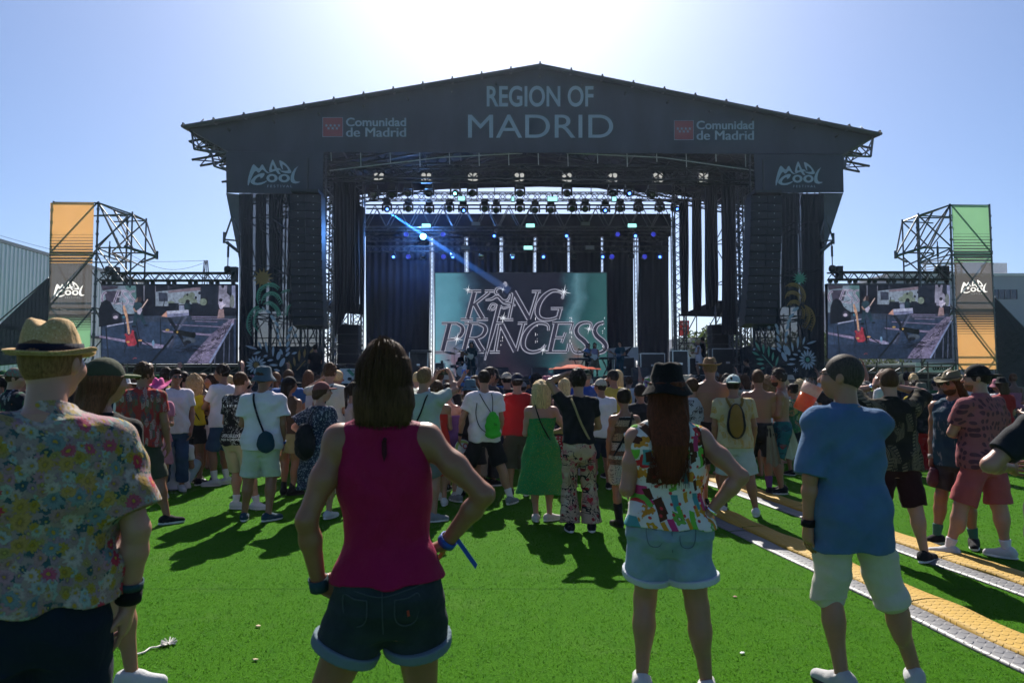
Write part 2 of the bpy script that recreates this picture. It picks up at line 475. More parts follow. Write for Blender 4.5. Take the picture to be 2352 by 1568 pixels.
for (x0, x1) in ((2281, 2336), (2372, 2420)):
    wq = wallpoly(x0, 665, x1, 687, Yb - .05)
    mb = MB(); mb.slab(wq, (0, .04, 0)); f = mb.build('window', mat('dark_glass', (.03, .045, .07), .15, .2, 2, spec=.6), t)
    mb = MB()
    for i in range(5):
        q = wq[0].lerp(wq[1], i / 4); mb.box(q + Vector((0, -.03, (wq[2].z - wq[0].z) / 2)), .04, .03, (wq[2].z - wq[0].z) / 2, (Vector((1, 0, 0)), Vector((0, 1, 0)), Vector((0, 0, 1))))
    mb.build('frame', mat('window_frame', (.12, .13, .15)), f)
mb = MB(); mb.box(at(2283, 622, Yb + 6) + Vector((0, 0, .2)), .9, .6, .5); mb.build('roof_unit', mat('pale_coping', (.55, .56, .58)), t)
# slatted hoarding on the far roof
t = thing('slatted_screen', 'white slatted rooftop screen seen through the right scaffold tower', 'screen')
mb = MB(); n = 9
for i in range(n):
    y = 598 + i * 6.2; x0, x1 = 2118 + i * 1.2, 2212
    a, b = at(x0, y + 6 - i * .2, 66), at(x1, y - 4, 66); mb.slab([a, b, b + Vector((0, 0, .12)), a + Vector((0, 0, .12))], (0, .1, 0))
mb.build('slats', mat('white_slats', (.6, .6, .62)), t)
mb = MB()
for x in (2125, 2160, 2208): mb.tube(at(x, 596, 66.3), at(x, 668, 66.3), .07, 6)
mb.build('frame', mat('window_frame', (.12, .13, .15)), t)

LEAF = {}
def leaf_mat(name, c):
    if name in LEAF: return LEAF[name]
    N = NT(name).set(.6, .25)
    col = N.ramp(N.noise(N.coord(), 1.7, 4).outputs['Fac'], [(.3, dk(c, .55)), (.7, dk(c, 1.5))]); N.l(col, N.b.inputs['Base Color'])
    tr = N.n('BsdfTranslucent'); N.l(col, tr.inputs[0]); mx = N.n('MixShader'); mx.inputs[0].default_value = .35
    N.l(N.b.outputs[0], mx.inputs[1]); N.l(tr.outputs[0], mx.inputs[2]); N.l(mx.outputs[0], N.out.inputs[0]); LEAF[name] = N.m; return N.m
def tree(base, h, wdt, label, col, seed, group=None, n=2600):
    rng = np.random.default_rng(seed); t = thing('tree', label, 'tree', group)
    mb = MB(); b = Vector(base); mb.tube(b, b + Vector((0, 0, h * .55)), h * .022, 8, h * .012)
    tips = []
    for i in range(9):
        a = rng.random() * 6.28; z = h * (.3 + .3 * rng.random()); e = b + Vector((math.cos(a) * wdt * .36, math.sin(a) * wdt * .36, z + h * .22)); tips.append(e)
        mb.tube(b + Vector((0, 0, z)), e, h * .009, 5, h * .003)
    mb.build('trunk', mat('bark', (.11, .085, .06), .9, .3), t)
    cl = [(b + Vector((0, 0, h * .72)), wdt * .3)] + [(e, wdt * (.16 + .1 * rng.random())) for e in tips]
    cl += [(b + Vector((rng.normal(0, wdt * .24), rng.normal(0, wdt * .24), h * (.5 + .42 * rng.random()))), wdt * .16) for _ in range(9)]
    V = []; s = h * .03
    for k in range(n):
        c, r = cl[rng.integers(len(cl))]; q = rng.normal(size=3); q /= np.linalg.norm(q); q = np.array(c) + q * r * rng.random() ** .45
        u = rng.normal(size=3); u /= np.linalg.norm(u); v = np.cross(u, rng.normal(size=3)); v /= np.linalg.norm(v); ss = s * (.6 + .8 * rng.random())
        V += [q - u * ss, q - v * ss * .5, q + u * ss, q + v * ss * .5]
    me = np_mesh('crown', np.array(V), np.arange(len(V)).reshape(-1, 4), False); new_obj('crown', me, t, [leaf_mat('leaf_' + label[:6], col)])
def gp(px, Y): q = at(px, 876, Y); q.z = 0; return q
tree(gp(1655, 50), 5.6, 5.2, 'bushy green tree seen below the stage drapes beside the right speaker stack', (.075, .11, .03), 1)
tree(gp(2350, 58), 6.6, 6.5, 'light green tree in front of the grey warehouse at the right edge', (.12, .19, .04), 2)
for i, (px, h_) in enumerate(((1800, 5.4), (1855, 5.8), (1915, 5.2), (2010, 4.6))):
    tree(gp(px, 55 + i), h_, 5.2, ['dark green tree behind the right scrim nearest the speaker array', 'dark green tree behind the middle of the right scrim', 'dark green tree behind the outer edge of the right scrim', 'low green tree seen under the right side screen'][i], (.06, .085, .03), 5 + i, 'trees behind the right scrim', 1400)
# red shop sign and the small white cabin under it, seen through the open side of the stage
t = thing('roadside_sign', 'red roadside sign with white lettering above a white cabin', 'sign')
Ys = 52; q = wallpoly(1561, 736, 1583, 771, Ys)
mb = MB(); mb.slab(q, (0, .2, 0)); mb.build('panel', mat('red_sign', (.55, .05, .04), .5, .05), t)
f = lambda x, y: at(x, y, Ys - .02)
me = text_mesh('eyes', f, (1566, 741, 1581, 748)); new_obj('lettering', me, t, [mat('white_paint', (.8, .8, .8))])
me = text_mesh('T', f, (1567, 752, 1578, 769)); new_obj('lettering', me, t, [mat('white_paint', (.8, .8, .8))])
mb = MB(); mb.tube(at(1572, 771, Ys), Vector((at(1572, 771, Ys).x, Ys, 0)), .12, 8); mb.build('post', mat('steel', (.3, .31, .33), .4, .1, metal=.6), t)
t = thing('cabin', 'white site cabin with an air conditioner behind the stage', 'cabin')
a, b = at(1545, 778, 50), at(1608, 778, 50)
mb = MB(); mb.slab([Vector((a.x, 50, 0)), Vector((b.x, 50, 0)), Vector((b.x, 50, a.z)), Vector((a.x, 50, a.z))], (0, 3, 0)); mb.build('wall', mat('cabin_white', (.62, .63, .64), .6, .06, 1), t)
mb = MB(); c0 = at(1600, 788, 49.7); mb.box(c0, .45, .2, .4, (Vector((1, 0, 0)), Vector((0, 1, 0)), Vector((0, 0, 1)))); mb.build('air_conditioner', mat('ac_grey', (.4, .41, .42)), t)
mb = MB(); mb.lathe([(0, .0), (.3, .0), (.3, .03), (0, .03)], c0 + Vector((0, -.21, 0)), Vector((0, -1, 0)), 16); mb.build('fan_grille', mat('dark_flashing', (.05, .055, .065)), t)
# container and crates under the right screen
t = thing('site_container', 'brown site container behind the scaffold under the right side screen', 'container')
a, b = at(1965, 838, 34), at(2098, 838, 34)
mb = MB(); mb.slab([Vector((a.x, 34, 0)), Vector((b.x, 34, 0)), Vector((b.x, 34, a.z)), Vector((a.x, 34, a.z))], (0, 2.4, 0)); mb.build('body', mat('container_brown', (.17, .12, .085), .8, .25, 1.5), t)
mb = MB()
for i in range(9):
    q = Vector((a.x + (b.x - a.x) * i / 8, 33.96, 0)); mb.box(q + Vector((0, 0, a.z / 2)), .035, .04, a.z / 2, (Vector((1, 0, 0)), Vector((0, 1, 0)), Vector((0, 0, 1))))
mb.build('rib', mat('container_rib', (.1, .075, .055)), t)
t = thing('white_truck_body', 'white lorry box standing under the right scaffold tower', 'lorry body')
a, b = at(2104, 832, 36), at(2200, 832, 36)
mb = MB(); mb.slab([Vector((a.x, 36, .6)), Vector((b.x, 36, .6)), Vector((b.x, 36, a.z)), Vector((a.x, 36, a.z))], (0, 5, 0)); mb.build('box', mat('cabin_white', (.62, .63, .64), .6, .06, 1), t)
me = text_mesh('oxford', lambda x, y: at(x, y, 35.96), (2142, 838, 2186, 850), bold=.03); new_obj('lettering', me, t, [mat('black_paint', (.02, .02, .022))])
mb = MB()
for x in (.2, .8):
    for dy in (.6, 4.0): mb.lathe([(0, -.14), (.42, -.14), (.48, -.08), (.48, .08), (.42, .14), (0, .14)], Vector((a.x + (b.x - a.x) * x, 36 + dy, .48)), Vector((1, 0, 0)), 18)
mb.build('wheel', mat('black_rubber', (.02, .02, .02)), t)
# far radio mast and overhead wires on the left
t = thing('lattice_mast', 'thin lattice mast far behind the left side screen', 'mast')
mb = MB(); b_, tp = at(478, 640, 70), at(473, 598, 70); b_.z = 0
for dx in (-1, 1):
    for dy in (-1, 1): mb.tube(b_ + Vector((dx * .9, dy * .9, 0)), tp + Vector((dx * .12, dy * .12, 0)), .05, 4)
for i in range(9):
    f = i / 9; w_ = .9 - .78 * f; zz = tp.z * f; w2 = .9 - .78 * (f + .11)
    mb.tube(b_.lerp(tp, f) + Vector((-w_, -w_, 0)), b_.lerp(tp, f + .11) + Vector((w2, -w2, 0)), .03, 4)
mb.build('lattice', mat('dark_steel', (.05, .052, .06), .5, .2, metal=.5), t)
mb = MB()
for (x0, y0, x1, y1, Y) in ((-20, 535, 478, 598, 70), (478, 600, 300, 585, 70)):
    A, B = at(x0, y0, Y), at(x1, y1, Y); pr = A
    for i in range(1, 13):
        f = i / 12; q = A.lerp(B, f) - Vector((0, 0, 1.2 * math.sin(math.pi * f))); mb.tube(pr, q, .018, 4); pr = q
solo(mb.build('overhead_wire', mat('dark_steel', (.05, .052, .06))), 'thin overhead wires strung to the far lattice mast', 'wire')
# ---------------------------------------------------------------- the stage
Z = Vector((0, 0, 1))
black = mat('black_gauze', (.022, .024, .03), .75, .25, 3, spec=.25)
banner_m = mat('dark_banner', (.052, .055, .076), .75, .20, .9, .5, 3.5, spec=.3, stretch=(1, 1, .35))
tube_m = mat('scaffold_tube', (.12, .125, .135), .45, .25, 4, metal=.7)
dark_m = mat('black_steel', (.028, .03, .034), .5, .25, 5, spec=.4)
print_w = mat('banner_print', (.36, .39, .50), .7, .05)
NB = lambda p, k: p - VD * k                # a point k metres nearer to the audience
stage = thing('stage', 'large black festival stage with a gabled roof and printed fascia', 'stage')
# roof: fascia, sheet, beams
fas = [(425, 291), (1240, 152), (2017, 308), (1937, 354), (525, 348)]
mb = MB(); mb.slab([P(x, y, .3) for x, y in fas], VD * .06); fo = mb.build('fascia', banner_m, stage)
def fmap(k=.02): return lambda x, y: NB(P(x, y, .3), k)
new_obj('lettering', text_mesh('REGION OF', fmap(), (1118, 198, 1363, 246), bold=.018), fo, [print_w])
new_obj('lettering', text_mesh('MADRID', fmap(), (1075, 264, 1408, 317), bold=.0), fo, [print_w])
for dx, dy, s in ((0, 0, 1.0), (807, 7, .955)):
    X = lambda x: 741 + dx + (x - 741) * s
    new_obj('lettering', text_mesh('Comunidad', fmap(), (X(795), 271 + dy, X(933), 291 + dy), bold=.022), fo, [print_w])
    me = text_mesh('de Madrid', fmap(), (X(795), 294 + dy, X(931.6), 315 + dy)); me2 = text_mesh('de Madrid', fmap(.026), (X(796.4), 294 + dy, X(933), 315 + dy)); bm = bmesh.new(); bm.from_mesh(me); bm.from_mesh(me2); bm.to_mesh(me); bm.free(); new_obj('lettering', me, fo, [print_w])
    A = Art(lambda x, y, k: NB(P(X(741 + x), 270 + dy + y, .3), .015 + k))
    A.poly(print_w, [(0, 0), (47, 0), (47, 45), (0, 45)]); A.poly(mat('crest_red', (.33, .075, .09), .7, .04), [(1, 1), (46, 1), (46, 44), (1, 44)])
    for i in range(4): A.star(print_w, 9 + i * 9.6, 19, 4, 1.7, 5, -math.pi / 2, False)
    for i in range(3): A.star(print_w, 13.8 + i * 9.6, 25.6, 4, 1.7, 5, -math.pi / 2, False)
    A.build('crest', fo)
mb = MB(); DEP = 12.5
el, ap, er = P(424, 294, .1), P(1240, 154, .1), P(2017, 311, .1)
for a, b in ((el, ap), (ap, er)):
    mb.slab([a, b, b + VD * DEP, a + VD * DEP], (0, 0, .10))
mb.build('roof_sheet', mat('black_roof_sheet', (.03, .032, .038), .8, .2, 1), stage)
mb = MB()
for a, b, n in ((el, ap, 12), (ap, er, 11)):
    mb.tube(a - VD * .12, b - VD * .12, .09, 8)
    for i in range(n + 1):
        q = a.lerp(b, i / n) - VD * .12; mb.tube(q - VD * .1, q + VD * .5 + Z * .06, .07, 6); mb.box(q + Z * .10, .03, .06, .06)
    for k in range(1, 7): mb.tube(a + VD * (DEP * k / 6) - Z * .12, b + VD * (DEP * k / 6) - Z * .12, .06, 5)
mb.build('roof_edge', dark_m, stage)
mb = MB()                                   # the roof's beams
for v in (1.0, 4.2, 7.4, 10.6):
    for a, b in ((el, ap), (ap, er)):
        mb.truss(a + VD * v - Z * .75, b + VD * v - Z * .75, .8, .05, 16)
    A_, B_ = P(470, 352, 0) , P(1985, 358, 0); zz = B_.z - .6
    if v < 3: mb.truss(Vector((A_.x, A_.y, zz)) + VD * v + UD * 3.4, Vector((B_.x, B_.y, zz)) + VD * v - UD * 3.4, .6, .05, 30)
for f in np.linspace(.06, .94, 15):
    a = el.lerp(ap, f * 2) if f < .5 else ap.lerp(er, f * 2 - 1)
    mb.tube(a - Z * .35, a + VD * DEP - Z * .35, .05, 5)
mb.build('roof_beam', dark_m, stage)
for s, pts in ((1, [(440, 300), (446, 343), (485, 350), (492, 382), (522, 392)]), (-1, [(2005, 318), (2000, 360), (1945, 358), (1940, 388), (1936, 360)])):       # eaves lattice sticking out at both ends
    mb = MB(); q = [P(x, y, .6) for x, y in pts]
    for a, b in zip(q, q[1:]): mb.tube(a, b, .045, 6)
    for v in (.6, 2.4):
        c = [P(x, y, v) for x, y in pts]
        for i in range(len(c) - 1):
            a, b = c[i], c[i + 1]; mb.tube(a, b, .04, 5)
            tgt = P(530, 350, v) if s > 0 else P(1930, 356, v)
            mb.tube(a, tgt, .035, 5); mb.tube(a, a + UD * s * .5 + Z * .5, .03, 4)
    for v in np.linspace(.6, 8, 7):
        a, b = P(*pts[0], 0.6) + VD * (v - .6), P(530 if s > 0 else 1930, 352, .6) + VD * (v - .6); mb.tube(a, b, .04, 5); mb.tube(a - Z * .8 + UD * s * .4, a, .03, 4); mb.tube(a - Z * .8 + UD * s * .4, b, .03, 4)
    mb.build('eaves_lattice', tube_m, stage)
mb = MB()                                   # valance ropes hanging below the fascia
for i in range(15):
    x = 760 + i * 68; h = 20 + 14 * abs(math.sin(i * 1.7)); mb.tube(P(x, 350, .45), P(x + 1, 350 + h, .45), .022, 5)
for x0, y0, x1, y1 in ((757, 392, 1010, 362), (1010, 362, 1200, 352), (1732, 392, 1520, 362), (1520, 362, 1300, 352)): mb.tube(P(x0, y0, .5), P(x1, y1, .5), .025, 5)
mb.build('valance_rope', mat('pale_webbing', (.42, .42, .4)), stage)
# towers: scaffold frames left and right of the opening
def tower(px, pv, name_sub):
    mb = MB(); zt = P(px[0], 350, 0).z
    cols = []
    for x in px:
        for v in pv:
            q = P(x, 600, 0); q = Vector((q.x, q.y, 0)) + VD * v; cols.append(q); mb.tube(q, q + Z * zt, .035, 6)
            for z in np.arange(1.0, zt, 1.0): mb.tube(q + Z * (z - .05), q + Z * (z + .05), .06, 6)
    n = len(pv)
    for z in np.arange(.4, zt, 2.0):
        for i in range(len(px)):
            for j in range(n):
                q = cols[i * n + j] + Z * z
                if i + 1 < len(px): mb.tube(q, cols[(i + 1) * n + j] + Z * z, .028, 5)
                if j + 1 < n: mb.tube(q, cols[i * n + j + 1] + Z * z, .028, 5)
                if i + 1 < len(px) and j % 2 == 0 and z + 2 < zt: 
                    a, b = (q, cols[(i + 1) * n + j] + Z * (z + 2)) if int(z) % 4 == 0 else (q + Z * 2, cols[(i + 1) * n + j] + Z * z); mb.tube(a, b, .026, 5)
    return mb.build('scaffold_frame', tube_m, stage)
tower((551, 586, 617, 658, 706, 742), (0.25, 2.2, 5.0), 'l'); tower((1732, 1790, 1836, 1864, 1893), (.25, 2.2, 5.0), 'r')
# lattice masts beside the opening
mb = MB()
for x, v in ((757, 3), (772, 6), (822, 9), (1690, 3), (1705, 6), (1560, 9)):
    q = P(x, 600, v); mb.truss(Vector((q.x, q.y, 0)), Vector((q.x, q.y, P(x, 395, v).z)), .55, .04, 34, up=Vector((0.01, 1, 0)))
for i, x in enumerate((992, 1072, 1150, 1229, 1306, 1383, 1460, 1545)):
    q = P(x, 600, 11.7); mb.truss(Vector((q.x, q.y, 0)), Vector((q.x, q.y, P(x, 500, 11.7).z)), .16, .018, 44, up=Vector((0.01, 1, 0)))
mb.build('lattice_mast', tube_m, stage)
# deck, skirts
mb = MB(); DK = 1.85
mb.slab([Wp(-10.2, .1, DK - .12), Wp(10.2, .1, DK - .12), Wp(10.2, 13, DK - .12), Wp(-10.2, 13, DK - .12)], (0, 0, .12))
mb.build('deck', mat('black_deck', (.03, .032, .036), .6, .2, 2), stage)
mb = MB(); mb.slab([Wp(-12.3, -.1, 0), Wp(12.3, -.1, 0), Wp(12.3, -.1, DK - .13), Wp(-12.3, -.1, DK - .13)], VD * .1); mb.build('deck_skirt', black, stage)

# gauze covering both towers, with openings, print and a lower solid band
def sheer(name, a):
    N = NT(name).set(.85, .15); N.b.inputs['Base Color'].default_value = (.03, .034, .042, 1)
    t = N.n('BsdfTransparent'); mx = N.n('MixShader'); mx.inputs[0].default_value = a
    N.l(t.outputs[0], mx.inputs[1]); N.l(N.b.outputs[0], mx.inputs[2]); N.l(mx.outputs[0], N.out.inputs[0]); return N.m
gz = sheer('printed_gauze', .62); gz2 = sheer('shade_netting', .8)
def gauze(poly, label, v=.05):
    t = thing('printed_scrim', label, 'scrim')
    mb = MB(); mb.slab([P(x, y, v) for x, y in poly], VD * .004); mb.build('gauze', gz, t); return t
prg, pro, prw = mat('print_green', (.10, .30, .20), .7, .05), mat('print_ochre', (.30, .17, .055), .7, .05), mat('print_white', (.40, .43, .50), .7, .05)
def frond(A, m, pts, w):
    A.stroke(m, pts, [w * .3] + [w] * (len(pts) - 2) + [w * .3], False, 4)
    s = smooth_pts(pts, 4)
    for i in range(2, len(s) - 1):
        (x0, y0), (x1, y1) = s[i - 1], s[i]; l = math.hypot(x1 - x0, y1 - y0); nx, ny = -(y1 - y0) / l, (x1 - x0) / l
        A.leaf(m, x1 + nx * w * .4, y1 + ny * w * .4, x1 + nx * w * 1.9 + (x1 - x0) / l * w * .6, y1 + ny * w * 1.9 + (y1 - y0) / l * w * .6, w * .55)
    A.lay += 1
L_ = lambda x, y: ((780 + x * .2424) * .7057, (860 + y * .2424) * .7057)
R_ = lambda x, y: ((2350 + x * .2424) * .7057, (860 + y * .2424) * .7057)
def scale(pts, f): return [f(*p) for p in pts]
tl = gauze([(549, 444), (741, 444), (741, 866), (549, 866)], 'dark printed scrim with a green palm and a daisy on the left stage tower')
A = Art(lambda x, y, k: NB(P(x, y, .05), .01 + k), .002)
A.star(pro, *L_(312, 188), 24.5, 13, 13)
for pts, w in (([(255, 540), (235, 440), (270, 330), (370, 270), (460, 265), (540, 315)], 26), ([(290, 530), (330, 420), (430, 375), (520, 420), (580, 530)], 26), ([(320, 540), (400, 505), (480, 550), (530, 620), (550, 690)], 26), ([(160, 960), (105, 850), (120, 700), (200, 590), (260, 560)], 26), ([(640, 690), (650, 600), (690, 540)], 22), ([(550, 390), (600, 355), (680, 340)], 16), ([(270, 920), (190, 800), (230, 650), (330, 590)], 22)):
    frond(A, prg, [L_(*p) for p in pts][::-1] if pts[0][0] == 640 else [L_(*p) for p in pts], w * .17)
for x, y, r, a in ((320, 590, 26, .9), (385, 635, 40, .5), (450, 720, 50, .8), (500, 800, 42, .9), (510, 890, 36, 1.2), (520, 970, 34, 1.4), (545, 1070, 34, 1.3), (560, 1175, 40, 1.2), (680, 870, 44, -.9), (655, 970, 44, -1.1), (650, 1070, 46, -1.1), (650, 1145, 40, -.9), (648, 1205, 40, -.8), (525, 1225, 60, -1.3), (575, 1315, 66, -1.1)):
    A.ell(prw, *L_(x, y), r * .171, r * .075, a, 12, False)
A.lay += 1
for i in range(15):
    a = 2 * math.pi * i / 15 + .1; A.leaf(prw, *L_(225 + 45 * math.cos(a), 1350 + 42 * math.sin(a)), *L_(225 + 138 * math.cos(a), 1350 + 128 * math.sin(a)), 5.2)
A.ell(pro, *L_(225, 1350), 6.2, 6.6)
for a in ((80, 1090, 240, 1140), (250, 1030, 300, 1140), (350, 1030, 375, 1190), (455, 1090, 450, 1240), (185, 1205, 290, 1170), (320, 1240, 380, 1220), (370, 1295, 455, 1280), (400, 1350, 515, 1355), (460, 1410, 545, 1430), (700, 1205, 775, 1180)): A.leaf(prw, *L_(*a[:2]), *L_(*a[2:]), 5.5)
for a in ((660, 1290, 700, 1440), (730, 1240, 745, 1370), (805, 1145, 800, 1310), (880, 1130, 870, 1255), (930, 1230, 1000, 1120)): A.leaf(pro, *L_(*a[:2]), *L_(*a[2:]), 6.0)
A.stroke(pro, [L_(770, 1420), L_(885, 1290)], 2.2)
for k in range(4): A.stroke(prw, [L_(752 - 26 * math.cos(k * .785), 958 - 30 * math.sin(k * .785)), L_(752 + 26 * math.cos(k * .785), 958 + 30 * math.sin(k * .785))], 1.2, True)
A.build('printed_pattern', tl)
tr_ = gauze([(1732, 444), (1893, 444), (1893, 866), (1700, 866), (1700, 800), (1732, 790)], 'dark scrim printed with an ochre palm on the right stage tower')
A = Art(lambda x, y, k: NB(P(x, y, .05), .01 + k), .002)
A.star(prg, *R_(1045, 190), 17.5, 8.5, 13)
for pts, w in (([(850, 300), (920, 262), (1000, 270), (1080, 330), (1115, 430), (1100, 510)], 24), ([(845, 460), (880, 385), (950, 365), (1030, 400), (1060, 460)], 24), ([(870, 560), (920, 500), (990, 490), (1050, 520)], 24), ([(1100, 545), (1160, 620), (1170, 740), (1110, 860)], 26), ([(1100, 545), (1200, 620), (1240, 760), (1190, 900)], 26), ([(1060, 560), (1105, 640), (1090, 740)], 20), ([(375, 515), (315, 600), (320, 700), (335, 780)], 20)):
    frond(A, pro, [R_(*p) for p in pts][::-1] if pts[0][0] == 375 else [R_(*p) for p in pts], w * .17)
for x, y, r, a in ((985, 605, 52, -.55), (930, 690, 48, -.7), (893, 765, 45, -1), (875, 840, 46, -1.1), (862, 935, 44, -1.2), (852, 1020, 40, -1.5), (728, 830, 44, 1.1), (745, 900, 44, 1.2), (750, 1000, 46, 1.2), (762, 1090, 46, .9), (762, 1145, 42, .9), (832, 1240, 70, 1.1), (880, 1160, 70, 1.2), (835, 1125, 44, 1.5), (850, 1190, 30, 1.1)):
    A.ell(prw, *R_(x, y), r * .171, r * .07, a, 12, False)
A.lay += 1
for i in range(15):
    a = 2 * math.pi * i / 15 + .1; A.leaf(prw, *R_(1146 + 38 * math.cos(a), 1280 + 42 * math.sin(a)), *R_(1146 + 120 * math.cos(a), 1280 + 140 * math.sin(a)), 5.0)
A.ell(prg, *R_(1146, 1280), 4.6, 5.2)
for a in ((1020, 965, 1010, 1130), (1110, 970, 1080, 1080), (930, 1040, 950, 1170), (1265, 1028, 1130, 1070), (1085, 1105, 1175, 1135), (945, 1203, 1018, 1218), (890, 1275, 990, 1272), (862, 1342, 980, 1338), (650, 1120, 715, 1140), (1010, 1155, 1055, 1170), (410, 1145, 445, 1133)): A.leaf(prw, *R_(*a[:2]), *R_(*a[2:]), 5.0)
for a in ((440, 1035, 510, 1170), (550, 1065, 555, 1200), (622, 1090, 625, 1250), (685, 1175, 672, 1300), (752, 1230, 715, 1370), (395, 1172, 500, 1225), (450, 1268, 560, 1282), (460, 1332, 560, 1335), (510, 1400, 570, 1390)): A.leaf(prg, *R_(*a[:2]), *R_(*a[2:]), 5.5)
A.stroke(prg, [R_(535, 1210), R_(710, 1410)], 2.0)
for cx, cy, r in ((628, 850, 26), (982, 1418, 36)):
    for k in range(3): A.stroke(prw, [R_(cx - r * math.cos(k * 1.047 + .5), cy - r * math.sin(k * 1.047 + .5)), R_(cx + r * math.cos(k * 1.047 + .5), cy + r * math.sin(k * 1.047 + .5))], 1.2, True)
A.build('printed_pattern', tr_)
# the festival's lettering, used on four banners
LOGO = {
 'M': [[(285, 1075), (280, 940), (310, 780), (370, 570), (430, 420), (470, 360), (500, 352), (540, 380), (600, 445), (665, 495), (705, 470), (745, 395), (780, 358), (815, 362), (860, 440), (930, 560), (1000, 630), (1095, 655), (1030, 660), (960, 650), (900, 610), (840, 550), (800, 532), (760, 552), (700, 625), (650, 642), (615, 610), (570, 572), (520, 610), (470, 690), (420, 800), (370, 930), (310, 1075)]],
 'A': [[(1028, 600), (1040, 480), (1080, 340), (1130, 220), (1160, 190), (1190, 230), (1240, 340), (1310, 480), (1370, 482), (1430, 510), (1465, 545), (1360, 548), (1390, 620), (1440, 685), (1390, 695), (1330, 670), (1290, 610), (1260, 575), (1170, 595), (1090, 630)], [(1160, 355), (1120, 460), (1125, 520), (1165, 535), (1220, 510), (1210, 440)]],
 'D': [[(1378, 230), (1410, 215), (1500, 255), (1620, 340), (1720, 450), (1795, 570), (1810, 620), (1780, 650), (1700, 665), (1600, 655), (1490, 620), (1385, 565), (1490, 575), (1600, 578), (1680, 570), (1690, 530), (1640, 450), (1560, 380), (1495, 352), (1500, 430), (1515, 550), (1470, 490), (1420, 400)]],
 'C': [[(720, 840), (735, 795), (700, 772), (640, 790), (570, 850), (525, 930), (545, 975), (620, 990), (740, 975), (850, 945), (935, 910), (955, 935), (880, 990), (760, 1045), (620, 1065), (480, 1045), (390, 990), (380, 940), (420, 870), (520, 770), (650, 690), (770, 652), (860, 655), (875, 690), (840, 760), (790, 815)]],
 'L': [[(2050, 405), (1990, 500), (1930, 640), (1900, 780), (1905, 860), (1940, 915), (2000, 940), (2120, 945), (2060, 985), (1960, 1010), (1870, 1000), (1800, 960), (1778, 880), (1785, 760), (1830, 640), (1920, 500)]]}
circ = lambda cx, cy, rx, ry, n=28: [(cx + rx * math.cos(6.2832 * i / n), cy + ry * math.sin(6.2832 * i / n)) for i in range(n)]
LOGO['O'] = [circ(1132, 826, 196, 144), circ(1130, 822, 94, 78)]; LOGO['P'] = [circ(1555, 828, 200, 142), circ(1560, 822, 94, 78)]
def logo(fn, box, parent, m):               # box = x0, y0, x1, y1 of the whole emblem
    x0, y0, x1, y1 = box; g_ = lambda x, y: fn(x0 + (x - 280) / 1840 * (x1 - x0), y0 + (y - 190) / 955 * (y1 - y0))
    for k, loops in LOGO.items(): new_obj('lettering', outline_mesh(loops, g_), parent, [m])
    new_obj('lettering', text_mesh('FESTIVAL', g_, (970, 1058, 1840, 1143), spacing=1.5), parent, [m])
for pts, box, lab in (([(519, 349), (743, 349), (741, 446), (520, 443)], (569, 367, 690, 431), 'dark banner with the white festival emblem on the left stage tower'),
                      ([(1732, 354), (1936, 356), (1938, 442), (1734, 443)], (1781, 371, 1890, 431), 'dark banner with the white festival emblem on the right stage tower')):
    t = thing('festival_banner', lab, 'banner', 'banners with the festival emblem')
    mb = MB(); mb.slab([P(x, y, .0) for x, y in pts], VD * .01); mb.build('cloth', banner_m, t); logo(lambda x, y: NB(P(x, y, 0), .012), box, t, print_w)
# slanted wing nets outside the towers
wing = mat('wing_net', (.20, .21, .25), .9, .1, 2, transl=.45, alpha=.93)
for pts, lab in (([(519, 443), (552, 447), (552, 610)], 'grey triangular wing net hanging outside the left stage tower'), ([(1884, 443), (1937, 443), (1887, 597)], 'grey triangular wing net hanging outside the right stage tower')):
    mb = MB(); mb.slab([P(x, y, 1.2) for x, y in pts], VD * .01); solo(mb.build('wing_net', wing), lab, 'net', 'wing nets of the stage')
# drapes
drape_m = mat('black_drape', (.022, .024, .031), .55, .25, 2, .25, 40, spec=.45, stretch=(3, 3, .3))
drape_b = mat('dark_back_drape', (.020, .022, .034), .7, .25, 2, .25, 40, spec=.25, stretch=(3, 3, .3))
def drape(tl_, tr2, bl, br, v, pleats, label, m=drape_m, amp=.07, group='black drapes hung on the stage', name='drape'):
    n, k = pleats * 8, 14; sd_ = rnd.random() * 9; V = []; F = []
    for sgn in (0, 1):
        for i in range(n + 1):
            f = i / n
            for j in range(k + 1):
                h = j / k
                a = P(tl_[0], tl_[1], v).lerp(P(tr2[0], tr2[1], v), f); b = P(bl[0], bl[1], v).lerp(P(br[0], br[1], v), f)
                q = a.lerp(b, h) + VD * (amp * math.sin(f * pleats * 6.283 + sd_ + .8 * math.sin(h * 3 + sd_)) * (.4 + .6 * h) + sgn * .012) + UD * (.05 * math.sin(h * 5 + sd_ + f * 3) * (h * (1 - .3 * h)))
                V.append(q[:])
    m0 = (n + 1) * (k + 1); idx = lambda s, i, j: s * m0 + i * (k + 1) + j
    for i in range(n):
        for j in range(k):
            F.append((idx(0, i, j), idx(0, i + 1, j), idx(0, i + 1, j + 1), idx(0, i, j + 1))); F.append((idx(1, i, j), idx(1, i, j + 1), idx(1, i + 1, j + 1), idx(1, i + 1, j)))
    for j in range(k): F.append((idx(0, 0, j), idx(0, 0, j + 1), idx(1, 0, j + 1), idx(1, 0, j))); F.append((idx(0, n, j), idx(1, n, j), idx(1, n, j + 1), idx(0, n, j + 1)))
    for i in range(n): F.append((idx(0, i, k), idx(0, i + 1, k), idx(1, i + 1, k), idx(1, i, k)))
    o = new_obj(name, np_mesh(name, V, F), None, [m]); return solo(o, label, 'drape', group)
ordn = ['outermost', 'second', 'third', 'innermost']
